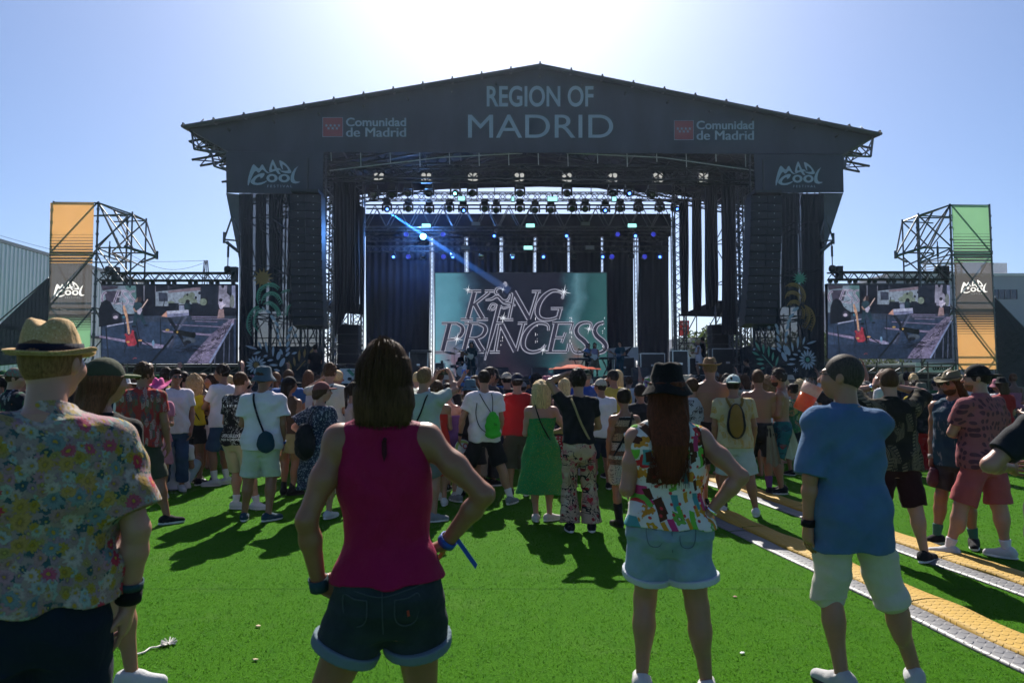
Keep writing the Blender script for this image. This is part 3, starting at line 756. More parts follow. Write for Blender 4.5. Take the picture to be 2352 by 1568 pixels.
for i, (a, b, c, d_, v) in enumerate((((1655, 395), (1688, 392), (1659, 768), (1690, 768), 2), ((1618, 430), (1648, 420), (1622, 712), (1650, 695), 4), ((1589, 442), (1611, 436), (1592, 714), (1613, 712), 6), ((1560, 470), (1581, 452), (1563, 722), (1583, 719), 8))):
    drape(a, b, c, d_, v, 4, f'{ordn[i]} tall black side drape on the right of the stage opening')
for i, (a, b, c, d_, v) in enumerate((((766, 390), (801, 400), (768, 772), (802, 712), 2), ((797, 400), (816, 420), (797, 716), (815, 716), 4), ((811, 425), (826, 445), (811, 718), (824, 719), 6), ((824, 470), (836, 476), (825, 722), (836, 722), 8))):
    drape(a, b, c, d_, v, 4, f'{ordn[i]} tall black side drape on the left of the stage opening')
cx = [840, 987, 997, 1067, 1076, 1147, 1155, 1225, 1233, 1302, 1310, 1379, 1387, 1455, 1466, 1536]
labs = ['wide blue lit black back drape left of the big screen', 'black back drape above the left edge of the big screen', 'black back drape above the teal left part of the big screen', 'black back drape above the crown of the big screen lettering', 'black back drape above the middle of the big screen', 'black back drape above the right part of the big screen', 'black back drape just right of the big screen', 'rightmost black back drape beside the side drapes']
for i in range(8):
    drape((cx[2 * i], 528), (cx[2 * i + 1], 528), (cx[2 * i], 866), (cx[2 * i + 1], 866), 11.2, 9 if i == 0 else 5, labs[i], drape_b, .05)
mb = MB(); mb.slab([P(x, y, 11.6) for x, y in ((838, 491), (1540, 491), (1540, 543), (838, 543))], VD * .02); solo(mb.build('border_drape', drape_b), 'low black border drape along the top of the back drapes', 'drape')
# tower back drapes with slits of sky between
for i, (x0, x1, y1) in enumerate(((552, 581, 866), (587, 611, 712), (618, 650, 715), (664, 706, 742))):
    drape((x0, 446), (x1, 446), (x0, y1), (x1, y1), 4.6, 4, ['outermost', 'second', 'third', 'widest'][i] + ' dark drape inside the left stage tower', drape_m, .04)
for i, (x0, x1, y1) in enumerate(((1862 - 22, 1890, 866), (1796, 1834, 705), (1735, 1792, 760))):
    drape((x0, 446), (x1, 446), (x0, y1), (x1, y1), 4.6, 4, ['outermost', 'middle', 'innermost'][i] + ' dark drape inside the right stage tower', drape_m, .04)
pts = [(806, 452), (840, 446), (930, 439), (1060, 433), (1240, 429), (1400, 433), (1500, 441), (1600, 454), (1680, 470), (1740, 380), (1600, 300), (1240, 262), (860, 300), (740, 380), (760, 470)]
mb = MB(); mb.slab([P(x, y, 10.2) for x, y in pts], VD * .03); solo(mb.build('roof_border', drape_b), 'arched black border hanging below the rear of the stage roof', 'drape')
# lower scaffold of the open stage sides, railings
for sx, xs in ((1, (556, 620, 660, 700, 742, 800, 830)), (-1, (1560, 1600, 1645, 1690, 1740, 1800, 1860))):
    mb = MB()
    for y in (776, 788, 796 if sx > 0 else 800): mb.tube(P(xs[0], y, 7), P(xs[-1], y, 7), .03, 5)
    for x in xs: mb.tube(P(x, 720, 7), P(x, 866, 7), .03, 5)
    for a, b in zip(xs, xs[1:]): mb.tube(P(a, 800, 7), P(b, 722, 7), .03, 5)
    mb.build('side_railing', dark_m, stage)
for pts in ([(700, 712), (832, 722), (832, 700), (790, 690), (700, 690)], [(1558, 725), (1700, 728), (1700, 690), (1640, 690)]):
    mb = MB(); mb.slab([P(x, y, 8.6) for x, y in pts], VD * .2); mb.build('side_ceiling', drape_b, stage)
# sloping sheets at the foot of the back wall
for pts in ([(1396, 800), (1450, 796), (1416, 818), (1396, 822)], [(1440, 815), (1452, 798), (1466, 796), (1466, 830)], [(1540, 800), (1560, 790), (1560, 830), (1540, 830)]): mb = MB(); mb.slab([P(x, y, 10.9) for x, y in pts], VD * .05); mb.build('foot_sheet', mat('pale_sheet', (.55, .56, .58), .8, .1, 2), stage)
EM = .52                                  # screens are as bright as they look at this exposure
# ---------------------------------------------------------------- flown lighting
def truss_thing(x0, x1, y, v, size, label, n=None, r=.03, hang=True):
    mb = MB(); a, b = P(x0, y, v), P(x1, y, v); mb.truss(a, b, size, r, n)
    if hang:
        for f in (.08, .36, .64, .92):
            q = a.lerp(b, f); mb.tube(q + Z * size / 2, q + Z * (size / 2 + 1.6), .02, 4)
    solo(mb.build('lighting_truss', dark_m), label, 'truss', 'lighting trusses over the stage')
truss_thing(848, 1640, 452, 6.0, .36, 'upper lighting truss carrying the higher row of moving heads', 60)
mb = MB(); a, b = P(838, 500, 10.4), P(1545, 500, 10.4)
for dz in (0.62, -.62):
    for dv in (-.4, .4): mb.tube(a + Z * dz + VD * dv, b + Z * dz + VD * dv, .05, 6)
for i in range(14):
    q0, q1, qm = a.lerp(b, i / 14), a.lerp(b, (i + 1) / 14), a.lerp(b, (i + .5) / 14)
    for dv in (-.4, .4): mb.tube(q0 - Z * .62 + VD * dv, qm + Z * .62 + VD * dv, .028, 5); mb.tube(q1 - Z * .62 + VD * dv, qm + Z * .62 + VD * dv, .028, 5)
solo(mb.build('lighting_truss', tube_m), 'deep rear truss with V bracing above the back drapes', 'truss', 'lighting trusses over the stage')
truss_thing(842, 1536, 530, 10.8, .3, 'slim truss just under the deep rear truss', 70, .022, False)
truss_thing(842, 1536, 549, 10.7, .25, 'middle rear truss level with the bright blue spotlight', 70, .02, False)
truss_thing(842, 1536, 572, 10.6, .3, 'lowest rear truss carrying the bottom row of lamps', 70, .022, False)
glass_m = mat('dark_lens', (.03, .035, .045), .08, .1, 3, spec=.8)
body_m = mat('lamp_housing', (.022, .023, .026), .45, .15, 6, spec=.45)
blue_e = emit('blue_led', (.05, .16, 1.0), 6); hot_e = emit('hot_blue', (.14, .46, 1.0), 40); teal_e = emit('teal_led', (.15, .95, .8), 9); cy_e = emit('pale_cyan_panel', (.30, .86, .78), 1.0); grey_p = mat('grey_panel', (.25, .25, .27), .4, .1)
def bez(c, size, em, spot=0.36):
    pass
def moving_head(px, py, v, label, lit=None, s=1.0):
    """yoke lamp hanging from its truss: base, two-arm yoke, round head with lens"""
    t = thing('moving_head_light', label, 'stage light', 'moving head lights above the stage'); c = P(px, py, v)
    mb = MB(); mb.box(c + Z * .33 * s, .17 * s, .13 * s, .10 * s); mb.box(c + Z * .45 * s, .10 * s, .05 * s, .05 * s); mb.build('base', body_m, t)
    mb = MB(); mb.box(c + Z * .22 * s, .21 * s, .06 * s, .03 * s)
    for q in (-1, 1): mb.box(c + UD * q * .205 * s + Z * .07 * s, .035 * s, .07 * s, .17 * s)
    mb.build('yoke', body_m, t)
    ax = (-VD - Z * .35 + UD * rnd.uniform(-.3, .3)).normalized()
    mb = MB(); mb.lathe([(0, -.2 * s), (.1 * s, -.19 * s), (.155 * s, -.12 * s), (.165 * s, .0), (.15 * s, .12 * s), (.135 * s, .17 * s), (.125 * s, .17 * s)], c, ax, 18); h = mb.build('head', body_m, t)
    mb = MB(); mb.lathe([(0, .165 * s), (.07 * s, .162 * s), (.125 * s, .15 * s)], c, ax, 16); mb.build('lens', glass_m, h)
    if lit:
        mb = MB(); mb.lathe([(0, .185 * s), (.045 * s, .18 * s), (.06 * s, .168 * s)], c, ax, 12); mb.build('lamp', lit, h)
    return t
beside = 'moving head light'
xs1 = (858, 900, 937, 985, 1046, 1085, 1194, 1302, 1407, 1445, 1498)
for i, x in enumerate(xs1):
    lit = {4: teal_e, 9: blue_e}.get(i)
    moving_head(x, 444 + (4 if i in (0, 1, 10) else 0), 6, f'upper row moving head light {["at the left end", "second from the left", "third from the left", "left of the teal lit one", "glowing teal", "right of the teal lit one", "near the middle of the row", "right of the middle", "third from the right end", "with a small blue spot", "at the right end"][i]}' , lit, 1.15)
xs2 = (889, 938, 986, 1032, 1064, 1113, 1140, 1194, 1229, 1265, 1314, 1344, 1390, 1424, 1466, 1515, 1552)
o2 = ['blue lit, at the start of the blue beam', 'right of the beam light', 'above the bright blue spotlight', 'between the blue dotted ones, left', 'with two small blue dots, left of centre', 'above the sixth gap', 'close to the screen crown axis', 'below the central upper light', 'right beside the central pair', 'over the aqua panel in the middle', 'just left of the close pair on the right', 'second of the close pair on the right', 'with a tilted blue dot', 'left of the last three', 'third from the right end', 'second from the right end', 'lit blue at the right end']
for i, x in enumerate(xs2):
    moving_head(x, 480 + (3 if i in (2, 4, 6, 8, 9, 12) else 0), 9.2, f'lower row moving head light {o2[i]}', blue_e if i in (0, 4, 12, 16) else None, 1.15)
def par(px, py, v, label, em=None, spots=True, r=.15):
    t = thing('par_light', label, 'stage light', 'round lamps on the rear trusses'); c = P(px, py, v)
    mb = MB(); mb.lathe([(0, .16), (r * .7, .15), (r, .05), (r, -.1), (r * .9, -.1), (r * .88, -.06), (0, -.06)], c, VD, 18); mb.box(c + Z * .27, .05, .04, .06)
    for q in (-1, 1): mb.tube(c + UD * q * r, c + Z * .25 + UD * q * .04, .012, 4)
    mb.build('housing', body_m, t)
    if em:
        mb = MB()
        if spots:
            for i in range(19):
                rr, a = (0, 0) if i == 0 else ((r * .38, i * 1.047) if i < 7 else (r * .75, i * .5236))
                q = c - VD * .075 + UD * rr * math.cos(a) + Z * rr * math.sin(a); mb.lathe([(0, .022), (.022, .0)], q, -VD, 6)
            mb.build('led', em, t)
        else:
            mb.lathe([(0, .05), (.05, .04), (.07, 0)], c - VD * .07 - Z * .04, -VD, 12); mb.build('lamp', em, t)
    else:
        mb = MB(); mb.lathe([(0, .05), (r * .6, .035), (r * .88, 0)], c - VD * .07, -VD, 14); mb.build('lens', glass_m, t)
for i, x in enumerate((933, 1018, 1418, 1500)): par(x, 539, 10.3, f'round blue LED lamp of the upper row {["left of the bright spotlight", "right of the bright spotlight", "on the right before the small spot", "at the right end"][i]}', emit('deep_blue_led', (.06, .08, .9), .7))
for i, x in enumerate((938, 1019, 1405, 1480)): par(x, 590, 10.1, f'round blue LED lamp of the lower row {["at the left", "beside the chrome lamp under the beam", "right of the big screen top", "at the far right"][i]}', emit('deep_blue_led', (.06, .08, .9), .7))
for i, (x, y) in enumerate(((1135, 541), (1301, 541), (1459, 541))): par(x, y, 10.3, ['small bright blue spot left of centre on the upper rear row', 'small blue spot right of centre on the upper rear row', 'small blue spot far right on the upper rear row'][i], blue_e, False)
chrome = mat('chrome_rim', (.75, .75, .78), .12, .05, metal=1.0)
for i, (x, l) in enumerate(((904, 'dim lamp with a tiny blue spot at the left end of the bottom row'), (972, 'unlit dark lamp under the bright blue spotlight'), (1040, 'chrome topped lamp where the blue beam crosses the bottom row'), (1105, 'chrome topped unlit lamp left of the screen crown'), (1177, 'chrome topped lamp with a blue glint above the screen crown'), (1248, 'lamp with a blue glint right of the screen middle'), (1319, 'dark lamp above the right half of the screen'), (1384, 'lamp with a blue glint over the right edge of the screen'), (1450, 'dark lamp between two blue LED lamps on the right'), (1515, 'lamp with a blue glint at the right end of the bottom row'))):
    par(x, 589, 10.0, l, blue_e if i in (0, 2, 4, 5, 7, 9) else None, False, .17)
    if i in (2, 3, 4): mb = MB(); mb.lathe([(.06, .17), (.13, .13), (.172, .03), (.172, 0.0)], P(x, 587, 9.98), (Z - VD * .6).normalized(), 16); solo(mb.build('chrome_dome', chrome), ['', '', 'chrome dome catching the blue beam', 'chrome dome on the unlit lamp left of the crown', 'chrome dome on the lamp above the crown'][i], 'lamp dome')
# the one glaring blue spotlight; smoke cone added, drawing its streak as a beam
t = thing('blue_spotlight', 'glaring blue white spotlight on the rear truss left of the big screen', 'stage light'); c = P(972, 543, 10.2)
mb = MB(); mb.lathe([(0, .3), (.16, .28), (.2, .1), (.2, 0.0), (.17, 0)], c, VD, 20); mb.build('housing', body_m, t)
mb = MB(); mb.lathe([(0, .10), (.08, .08), (.155, 0)], c - VD * .0, -VD, 16); mb.build('lamp', hot_e, t)
pl = bpy.data.lights.new('spotlight_glow', 'POINT'); pl.energy, pl.color, pl.shadow_soft_size = 420, (.12, .35, 1), .15
po = bpy.data.objects.new('lamp_light', pl); C.objects.link(po); po.location = c - VD * .5; po.parent = t
def beam(p0, p1, p2, r0, r1, watts, dens, label):
    mb = MB(); a, b = P(*p0), P(*p1); mb.tube(a, b, r0, 16, r1)
    N = NT('beam_smoke'); N.t.nodes.remove(N.b); vs_ = N.n('VolumeScatter'); vs_.inputs['Color'].default_value = (.9, .95, 1, 1); vs_.inputs['Density'].default_value = dens; vs_.inputs['Anisotropy'].default_value = 0.0
    N.l(vs_.outputs[0], N.out.inputs['Volume'])
    o = mb.build('smoke', N.m); o['kind'] = 'stuff'; o['label'] = label; o['category'] = 'smoke'
    d = (b - a); ld = bpy.data.lights.new('beam_lamp', 'SPOT'); ld.energy = watts; ld.color = (.03, .22, 1.0); ld.spot_size = 2 * math.atan((r1 + .05) / d.length) * 1.4; ld.spot_blend = .6; ld.shadow_soft_size = .05
    lo = bpy.data.objects.new('beam_light', ld); C.objects.link(lo); lo.location = a - d.normalized() * .02; lo.rotation_euler = (-d).to_track_quat('Z', 'Y').to_euler()
beam((893, 488, 9.0), (1170, 668, 8.4), None, .05, .22, 26000, .3, 'cone of smoke added to show the slanting blue beam')
def panel(px, py, v, m, label, w_=.24, h_=.10):
    t = thing('light_panel', label, 'light panel', 'rectangular light panels on the trusses'); c = P(px, py, v)
    mb = MB(); mb.box(c + VD * .08, w_ + .03, .06, h_ + .03); mb.box(c + VD * .08 + Z * (h_ + .1), .04, .03, .08); mb.build('housing', body_m, t)
    mb = MB(); mb.box(c, w_, .015, h_); mb.build('panel', m, t)
for x, y, v, m, l in ((979, 518, 9.9, cy_e, 'lit pale aqua panel above the bright blue spotlight'), (1218, 518, 9.9, cy_e, 'lit pale aqua panel in the middle of the rear truss'), (1452, 518, 9.9, cy_e, 'lit pale aqua panel on the right of the rear truss'), (1213, 569, 9.8, cy_e, 'lit pale aqua panel on the lowest rear truss'),
                      (1093, 514, 9.9, grey_p, 'unlit grey panel left of the middle aqua panel'), (1345, 514, 9.9, grey_p, 'unlit grey panel left of the right aqua panel'), (1069, 569, 9.8, grey_p, 'unlit grey panel low on the left'), (1355, 568, 9.8, grey_p, 'unlit grey panel low on the right'),
                      (1060, 456, 5.8, cy_e, 'small lit panel beside the teal lamp on the upper truss'), (1269, 457, 5.8, cy_e, 'lit panel in the middle of the upper truss'), (1411, 457, 5.8, cy_e, 'small lit panel on the right of the upper truss'), (1178, 457, 5.8, cy_e, 'narrow lit panel left of centre on the upper truss')):
    panel(x, y, v, m, l, {1060: .16, 1178: .06, 1411: .1}.get(x, .24))
wl = emit('warm_white_lamp', (.30, .30, .28), .8)
for i, x in enumerate((870, 979, 1086, 1193, 1302, 1407, 1512, 1616)):
    t = thing('blinder_light', f'four lamp blinder under the roof, {["first", "second", "third", "fourth", "fifth", "sixth", "seventh", "last"][i]} from the left', 'stage light', 'four lamp blinders under the stage roof'); c = P(x, 408, 4.0)
    mb = MB(); mb.box(c + VD * .1, .26, .08, .24); mb.tube(c + VD * .1 + Z * .2, c + VD * .1 + Z * .75, .03, 5); mb.build('housing', body_m, t)
    for dx in (-1, 1):
        for dz in (-1, 1):
            mb = MB(); mb.lathe([(0, .02), (.05, .02), (.10, .0), (.11, -.02)], c + UD * dx * .125 + Z * dz * .115, -VD, 14); mb.build('lamp', wl, t)
mb = MB(); mb.truss(P(848, 398, 4.2), P(1640, 398, 4.2), .35, .03, 56); solo(mb.build('lighting_truss', dark_m), 'front lighting truss carrying the four lamp blinders', 'truss', 'lighting trusses over the stage')

# ---------------------------------------------------------------- main screen
scr = thing('video_wall', 'large video wall showing chrome italic lettering on a teal and dark picture', 'screen')
VS = 9.6
mb = MB(); mb.slab([P(x, y, VS) for x, y in ((998, 625), (1395, 625), (1397, 868), (998, 868))], VD * .25); mb.build('cabinet', body_m, scr)
K_ = lambda x, y: ((1410 + x * .2466) * .7057, (880 + y * .2466) * .7057)
def screen_mat():
    N = NT('screen_picture').set(.6, .2); N.b.inputs['Base Color'].default_value = (.01, .01, .01, 1)
    t = N.n('TexCoord'); sx = N.n('SeparateXYZ'); N.l(t.outputs['Generated'], sx.inputs[0]); gx, gz_ = sx.outputs[0], sx.outputs[2]
    nz = N.noise(t.outputs['Generated'], 2.4, 4, .5); n = N.math('MULTIPLY', N.math('SUBTRACT', nz.outputs['Fac'], .5), .45)
    x = N.math('ADD', gx, n)
    base = N.ramp(x, [(.0, lin((92, 148, 168))), (.10, lin((78, 132, 150))), (.20, lin((45, 70, 92))), (.27, lin((30, 36, 50))), (.66, lin((31, 32, 46))), (.74, lin((48, 84, 96))), (.80, lin((84, 124, 136))), (.90, lin((38, 78, 82))), (1.0, lin((48, 90, 92)))])
    low = N.ramp(x, [(.0, lin((104, 160, 175))), (.1, lin((120, 100, 118))), (.17, lin((70, 90, 120))), (.28, lin((28, 34, 46))), (.42, lin((48, 40, 54))), (.52, lin((24, 30, 42))), (.72, lin((44, 84, 92))), (.80, lin((120, 90, 86))), (.9, lin((66, 110, 110))), (1, lin((50, 90, 92)))])
    f = N.ramp(N.math('ADD', gz_, N.math('MULTIPLY', n, .4)), [(.15, 1.0), (.55, 0.0)])
    c = N.mix(f, base, low)
    fl = N.ramp(N.math('SINE', N.math('MULTIPLY', gz_, 900)), [(.3, .88), (.7, 1.0)])
    c = N.mix(1.0, c, fl, 'MULTIPLY')
    N.l(c, N.b.inputs['Emission Color']); N.b.inputs['Emission Strength'].default_value = EM; return N.m
mb = MB(); mb.slab([P(x, y, VS - .02) for x, y in ((1000, 627), (1393, 627), (1395, 866), (1000, 866))], VD * .015); mb.build('display', screen_mat(), scr)
A = Art(lambda x, y, k: NB(P(*K_(x, y), VS), .03 + k), .002)
lite, core, mid = emit('chrome_light', lin((172, 174, 188)), EM), emit('chrome_core', lin((46, 46, 62)), EM), emit('chrome_mid', lin((98, 100, 118)), EM)
flare = emit('screen_flare', lin((225, 230, 240)), EM)
ST = []
def S(pts, w, k=0): ST.append((pts, w, k))
S([(545, 290), (455, 635)], 56); S([(460, 275), (632, 275)], 26); S([(362, 646), (526, 646)], 26); S([(740, 290), (520, 465)], 30); S([(680, 275), (800, 275)], 24); S([(545, 440), (600, 540), (655, 635)], 54); S([(572, 646), (725, 646)], 26)
S([(872, 455), (780, 820), (682, 1185)], [52, 48, 8])
S([(1070, 290), (1000, 635)], 28); S([(942, 650), (1057, 650)], 24); S([(1060, 280), (1265, 645)], 56); S([(1375, 290), (1268, 640)], 30); S([(1300, 280), (1420, 280)], 24)
S([(1700, 375), (1712, 310), (1650, 274), (1560, 276), (1460, 345), (1392, 450), (1372, 560), (1410, 630), (1490, 652), (1580, 640), (1640, 615)], [22, 26, 30, 36, 50, 60, 58, 44, 32, 28, 26], 4); S([(1675, 515), (1642, 640)], 40); S([(1550, 504), (1712, 504)], 24)
S([(215, 705), (125, 1065)], 58); S([(112, 700), (330, 700)], 26); S([(30, 1082), (186, 1082)], 26); S([(320, 705), (380, 740), (390, 800), (350, 870), (280, 905), (185, 915)], [30, 44, 56, 46, 30, 24], 4)
S([(495, 710), (405, 1065)], 56); S([(412, 700), (600, 700)], 26); S([(600, 705), (672, 735), (690, 790), (650, 860), (570, 895), (470, 895)], [30, 44, 56, 46, 30, 24], 4); S([(560, 895), (610, 990), (660, 1065)], 54); S([(318, 1076), (470, 1076)], 26); S([(600, 1076), (672, 1076)], 26)
S([(880, 715), (818, 1065)], 30); S([(745, 1076), (880, 1076)], 24); S([(832, 697), (930, 697)], 24); S([(900, 710), (1085, 1070)], 56); S([(1190, 705), (1096, 1060)], 30); S([(1115, 697), (1240, 697)], 24)
S([(1520, 795), (1510, 725), (1440, 697), (1360, 702), (1265, 770), (1202, 870), (1185, 980), (1225, 1050), (1310, 1078), (1420, 1050), (1482, 980)], [20, 26, 30, 36, 52, 60, 58, 46, 34, 28, 20], 4)
S([(1622, 705), (1540, 1068)], 56); S([(1570, 697), (1850, 697)], 26); S([(1838, 705), (1812, 795)], 24); S([(1590, 888), (1715, 888)], 24); S([(1742, 820), (1692, 955)], 22); S([(1482, 1074), (1762, 1074)], 26); S([(1765, 1070), (1788, 965)], 24)
for dx in (0, 245):
    q = [(2070, 775), (2078, 705), (2005, 688), (1925, 715), (1882, 790), (1910, 865), (1985, 930), (2030, 995), (2005, 1060), (1930, 1088), (1850, 1070), (1815, 980)]
    ww = [20, 26, 30, 40, 54, 58, 60, 54, 44, 32, 26, 20]
    if dx: q, ww = q[2:11], ww[2:11]
    S([(min(x + dx, 2276), y) for x, y in q], ww, 4)
S([(905, 232), (840, 245), (822, 300), (870, 325)], [6, 24, 26, 6], 4); S([(690, 395), (770, 380), (850, 345), (930, 420), (1010, 440), (1085, 465)], [10, 26, 34, 34, 26, 10], 4); S([(730, 525), (770, 450), (830, 460), (800, 510), (760, 520)], 20, 4); S([(930, 190), (948, 160), (966, 190), (948, 215)], 12, 4); S([(1015, 310), (985, 390), (920, 400), (880, 350)], [6, 22, 26, 10], 4); S([(880, 470), (930, 500), (990, 480), (1040, 450)], 18, 3)
for grow, m in ((22, mid), (6, lite), (-8, core)):
    for p_, w_, k_ in ST:
        ww = [max(3, x + grow) for x in w_] if isinstance(w_, list) else max(3, w_ + grow)
        A.stroke(m, p_, ww, False, k_); A.lay += .35
    A.lay += 1
A.lay += 1
for x, y, r in ((460, 260, 75), (1722, 288, 105), (315, 905, 95), (925, 630, 90), (2050, 775, 75), (1450, 1050, 80), (920, 255, 50)): A.star(flare, x, y, r, r * .085, 4, .2); A.star(flare, x, y, r * .55, r * .07, 4, .95)
A.build('lettering', scr)
mb = MB()                                              # dead columns of LEDs
for x in (460, 890, 912, 1345, 1368, 1800, 1822, 2230, 2255):
    y = 620
    while y < 1000:
        h = rnd.uniform(6, 40)
        if rnd.random() < .5: mb.slab([NB(P(*K_(a, b), VS), .5 * .15) for a, b in ((x, y), (x + 6, y), (x + 6, y + h), (x, y + h))], VD * .002)
        y += h + rnd.uniform(4, 30)
mb.build('led_column', emit('white_led', (.5, .5, .55), 1), scr)

# ---------------------------------------------------------------- hung loudspeakers
grille = mat('speaker_grille', (.013, .0135, .016), .55, .2, 90, .3, 400, spec=.4)
def array(xc0, xc1, y0, y1, v, nbox, label, wpx):
    t = thing('line_array', label, 'line array', 'hung speaker arrays'); H0 = P(xc0, y0, v).z; H1 = P(xc1, y1, v).z
    hb = (H0 - H1) / nbox
    for i in range(nbox):
        f = (i + .5) / nbox; y = y0 + (y1 - y0) * f; x = xc0 + (xc1 - xc0) * f ** 2; c = P(x, y, v); tilt = -.03 - .16 * f ** 2
        hw = (P(x + wpx / 2, y, v) - c).length
        n_, z_ = (VD * math.cos(tilt) + Z * math.sin(tilt)), (Z * math.cos(tilt) - VD * math.sin(tilt))
        c = c + VD * (.9 * f ** 2 * .6)
        mb = MB(); mb.box(c + n_ * .35, hw, .35, hb * .485, (UD, n_, z_)); cab = mb.build('speaker_cabinet', body_m, t)
        mb = MB()
        for q in (-1, 1): mb.box(c + UD * q * hw * .5 - n_ * .012, hw * .47, .012, hb * .45, (UD, n_, z_))
        mb.build('grille', grille, cab)
        mb = MB()
        for q in (-.35, .35): mb.box(c + UD * q * hw * 1.4 - n_ * .026 + z_ * hb * .25, .022, .004, .02, (UD, n_, z_))
        mb.build('badge', mat('badge_grey', (.3, .3, .3), .4), cab)
    mb = MB(); c = P(xc0, y0, v); mb.box(c + Z * .12 + VD * .3, .55, .5, .06); mb.tube(c + Z * .15 + VD * .3, c + Z * 1.6 + VD * .3, .04, 6)
    mb.build('flying_frame', dark_m, t)
array(702, 700, 447, 744, -.6, 16, 'tall black speaker array hanging at the left stage tower', 72)
array(1761, 1757, 449, 741, -.6, 16, 'tall black speaker array hanging at the right stage tower', 72)

# ---------------------------------------------------------------- side screens
pic = {}
def pc(c, g=1.0):
    if c not in pic:
        N = NT('picture_%d_%d_%d' % c).set(.5, .2); N.b.inputs['Base Color'].default_value = (.01, .01, .01, 1); v = N.coord(); l = lin(c); m_ = sum(l) / 3; l = tuple(x * .8 + m_ * .2 for x in l)
        k = N.math('MULTIPLY', N.ramp(N.noise(v, 1.1, 5, .7).outputs['Fac'], [(.3, .55), (.7, 1.25)]), N.ramp(N.noise(v, 9, 3).outputs['Fac'], [(.35, .7), (.65, 1.2)]))
        N.l(N.mix(1.0, l, k, 'MULTIPLY'), N.b.inputs['Emission Color']); N.b.inputs['Emission Strength'].default_value = EM * .82; pic[c] = N.m
    return pic[c]
def side_picture(fn, parent):
    A = Art(fn, .0015)
    floor_c, blk, lil, sky_c, teal = (44, 66, 100), (26, 31, 46), (136, 140, 164), (134, 152, 178), (38, 72, 90)
    r4 = lambda x0, y0, x1, y1: [(x0, y0), (x1, y0), (x1, y1), (x0, y1)]
    A.poly(pc(floor_c), r4(40, 150, 2285, 1450)); A.poly(pc((36, 54, 84)), r4(40, 1200, 2285, 1450)); A.poly(pc((52, 66, 92)), r4(40, 640, 2285, 760))
    A.poly(pc(blk), r4(40, 150, 2285, 660)); A.poly(pc((122, 146, 172)), [(40, 160), (622, 160), (630, 625), (40, 645)]); A.poly(pc((78, 124, 132)), [(430, 160), (622, 160), (628, 420), (520, 330)]); A.poly(pc((66, 62, 84)), [(40, 160), (330, 165), (300, 210), (60, 240)]); A.poly(pc((70, 66, 92)), [(90, 250), (380, 240), (330, 430), (130, 440)])
    for p_, w_, k_ in (([(130, 260), (70, 300), (55, 390), (90, 450)], 32, 4), ([(330, 240), (250, 450)], 34, 0), ([(300, 240), (440, 245)], 18, 0), ([(290, 345), (380, 345)], 16, 0), ([(220, 455), (380, 455)], 18, 0), ([(510, 260), (430, 250), (395, 300), (450, 360), (490, 420), (430, 470), (370, 440)], 26, 4), ([(612, 255), (560, 255), (520, 300), (570, 370), (605, 430), (560, 470), (515, 450)], 26, 4)):
        A.stroke(pc((182, 178, 204)), p_, w_ + 8, True, k_); A.stroke(pc((110, 96, 142)), p_, max(4, w_ - 14), True, k_)
    A.poly(pc(lil), r4(752, 160, 766, 420)); A.poly(pc(lil), r4(945, 160, 956, 260)); A.poly(pc(sky_c), [(950, 262), (1700, 182), (1700, 460), (1400, 470), (1160, 500), (950, 500)])
    A.poly(pc((128, 112, 132)), [(1165, 245), (1700, 182), (1700, 240), (1165, 280)]); A.poly(pc((60, 66, 84)), r4(1150, 160, 1180, 225)); A.poly(pc((56, 66, 92)), [(1000, 270), (1150, 280), (1160, 420), (1010, 420)])
    for cx, cy, rx, ry in ((1500, 360, 90, 70), (1420, 410, 90, 50), (1590, 420, 60, 50), (1560, 320, 50, 50), (1210, 440, 60, 26), (1750, 430, 60, 60)): A.ell(pc((112, 130, 120)), cx, cy, rx, ry)
    A.poly(pc((34, 42, 62)), [(1705, 155), (2010, 155), (1992, 470), (1830, 470), (1830, 352), (1705, 352)]); A.poly(pc((136, 136, 166)), [(2010, 155), (2150, 155), (2140, 280), (2190, 330), (2190, 520), (1995, 520)])
    A.poly(pc((40, 46, 66)), [(2150, 155), (2240, 155), (2225, 260), (2180, 305), (2150, 250)]); A.poly(pc((132, 144, 190)), r4(2225, 160, 2285, 540)); A.ell(pc((110, 120, 124)), 2230, 420, 40, 110)
    for x0, y0, x1, y1 in ((1170, 450, 1340, 580), (1350, 500, 1450, 600), (1565, 445, 1670, 640), (1680, 520, 1840, 650), (1850, 470, 2030, 650), (920, 520, 1060, 650), (2200, 530, 2285, 650), (1900, 380, 2000, 480), (960, 560, 1180, 650)): A.poly(pc((28, 34, 50)), r4(x0, y0, x1, y1))
    for x, y, r in ((1488, 312, 18), (1690, 285, 22), (1630, 360, 20), (2080, 170, 26)): A.ell(pc(blk), x, y, r, r * 1.2)
    A.poly(pc((120, 132, 168)), r4(1350, 490, 1440, 575)); A.ell(pc((28, 52, 66)), 1490, 510, 55, 90); A.ell(pc((22, 24, 34)), 1495, 425, 36, 32)
    for q in ([(25, 990), (500, 1068), (500, 1112), (25, 1022)], [(740, 1090), (1100, 1150), (1080, 1200), (740, 1130)], [(1060, 905), (1920, 968), (1920, 1002), (1100, 935)], [(1200, 800), (2050, 840), (2050, 856), (1200, 812)], [(1560, 672), (2000, 678), (2000, 688), (1560, 684)], [(1570, 706), (2180, 714), (2180, 722), (1570, 716)], [(1620, 746), (1990, 756), (1990, 768), (1620, 758)]): A.poly(pc((138, 124, 166)), q)
    A.poly(pc((112, 104, 142)), [(1480, 1450), (1560, 1330), (1900, 960), (2200, 720), (2270, 720), (2270, 800), (1900, 1450)])
    rr = random.Random(11)
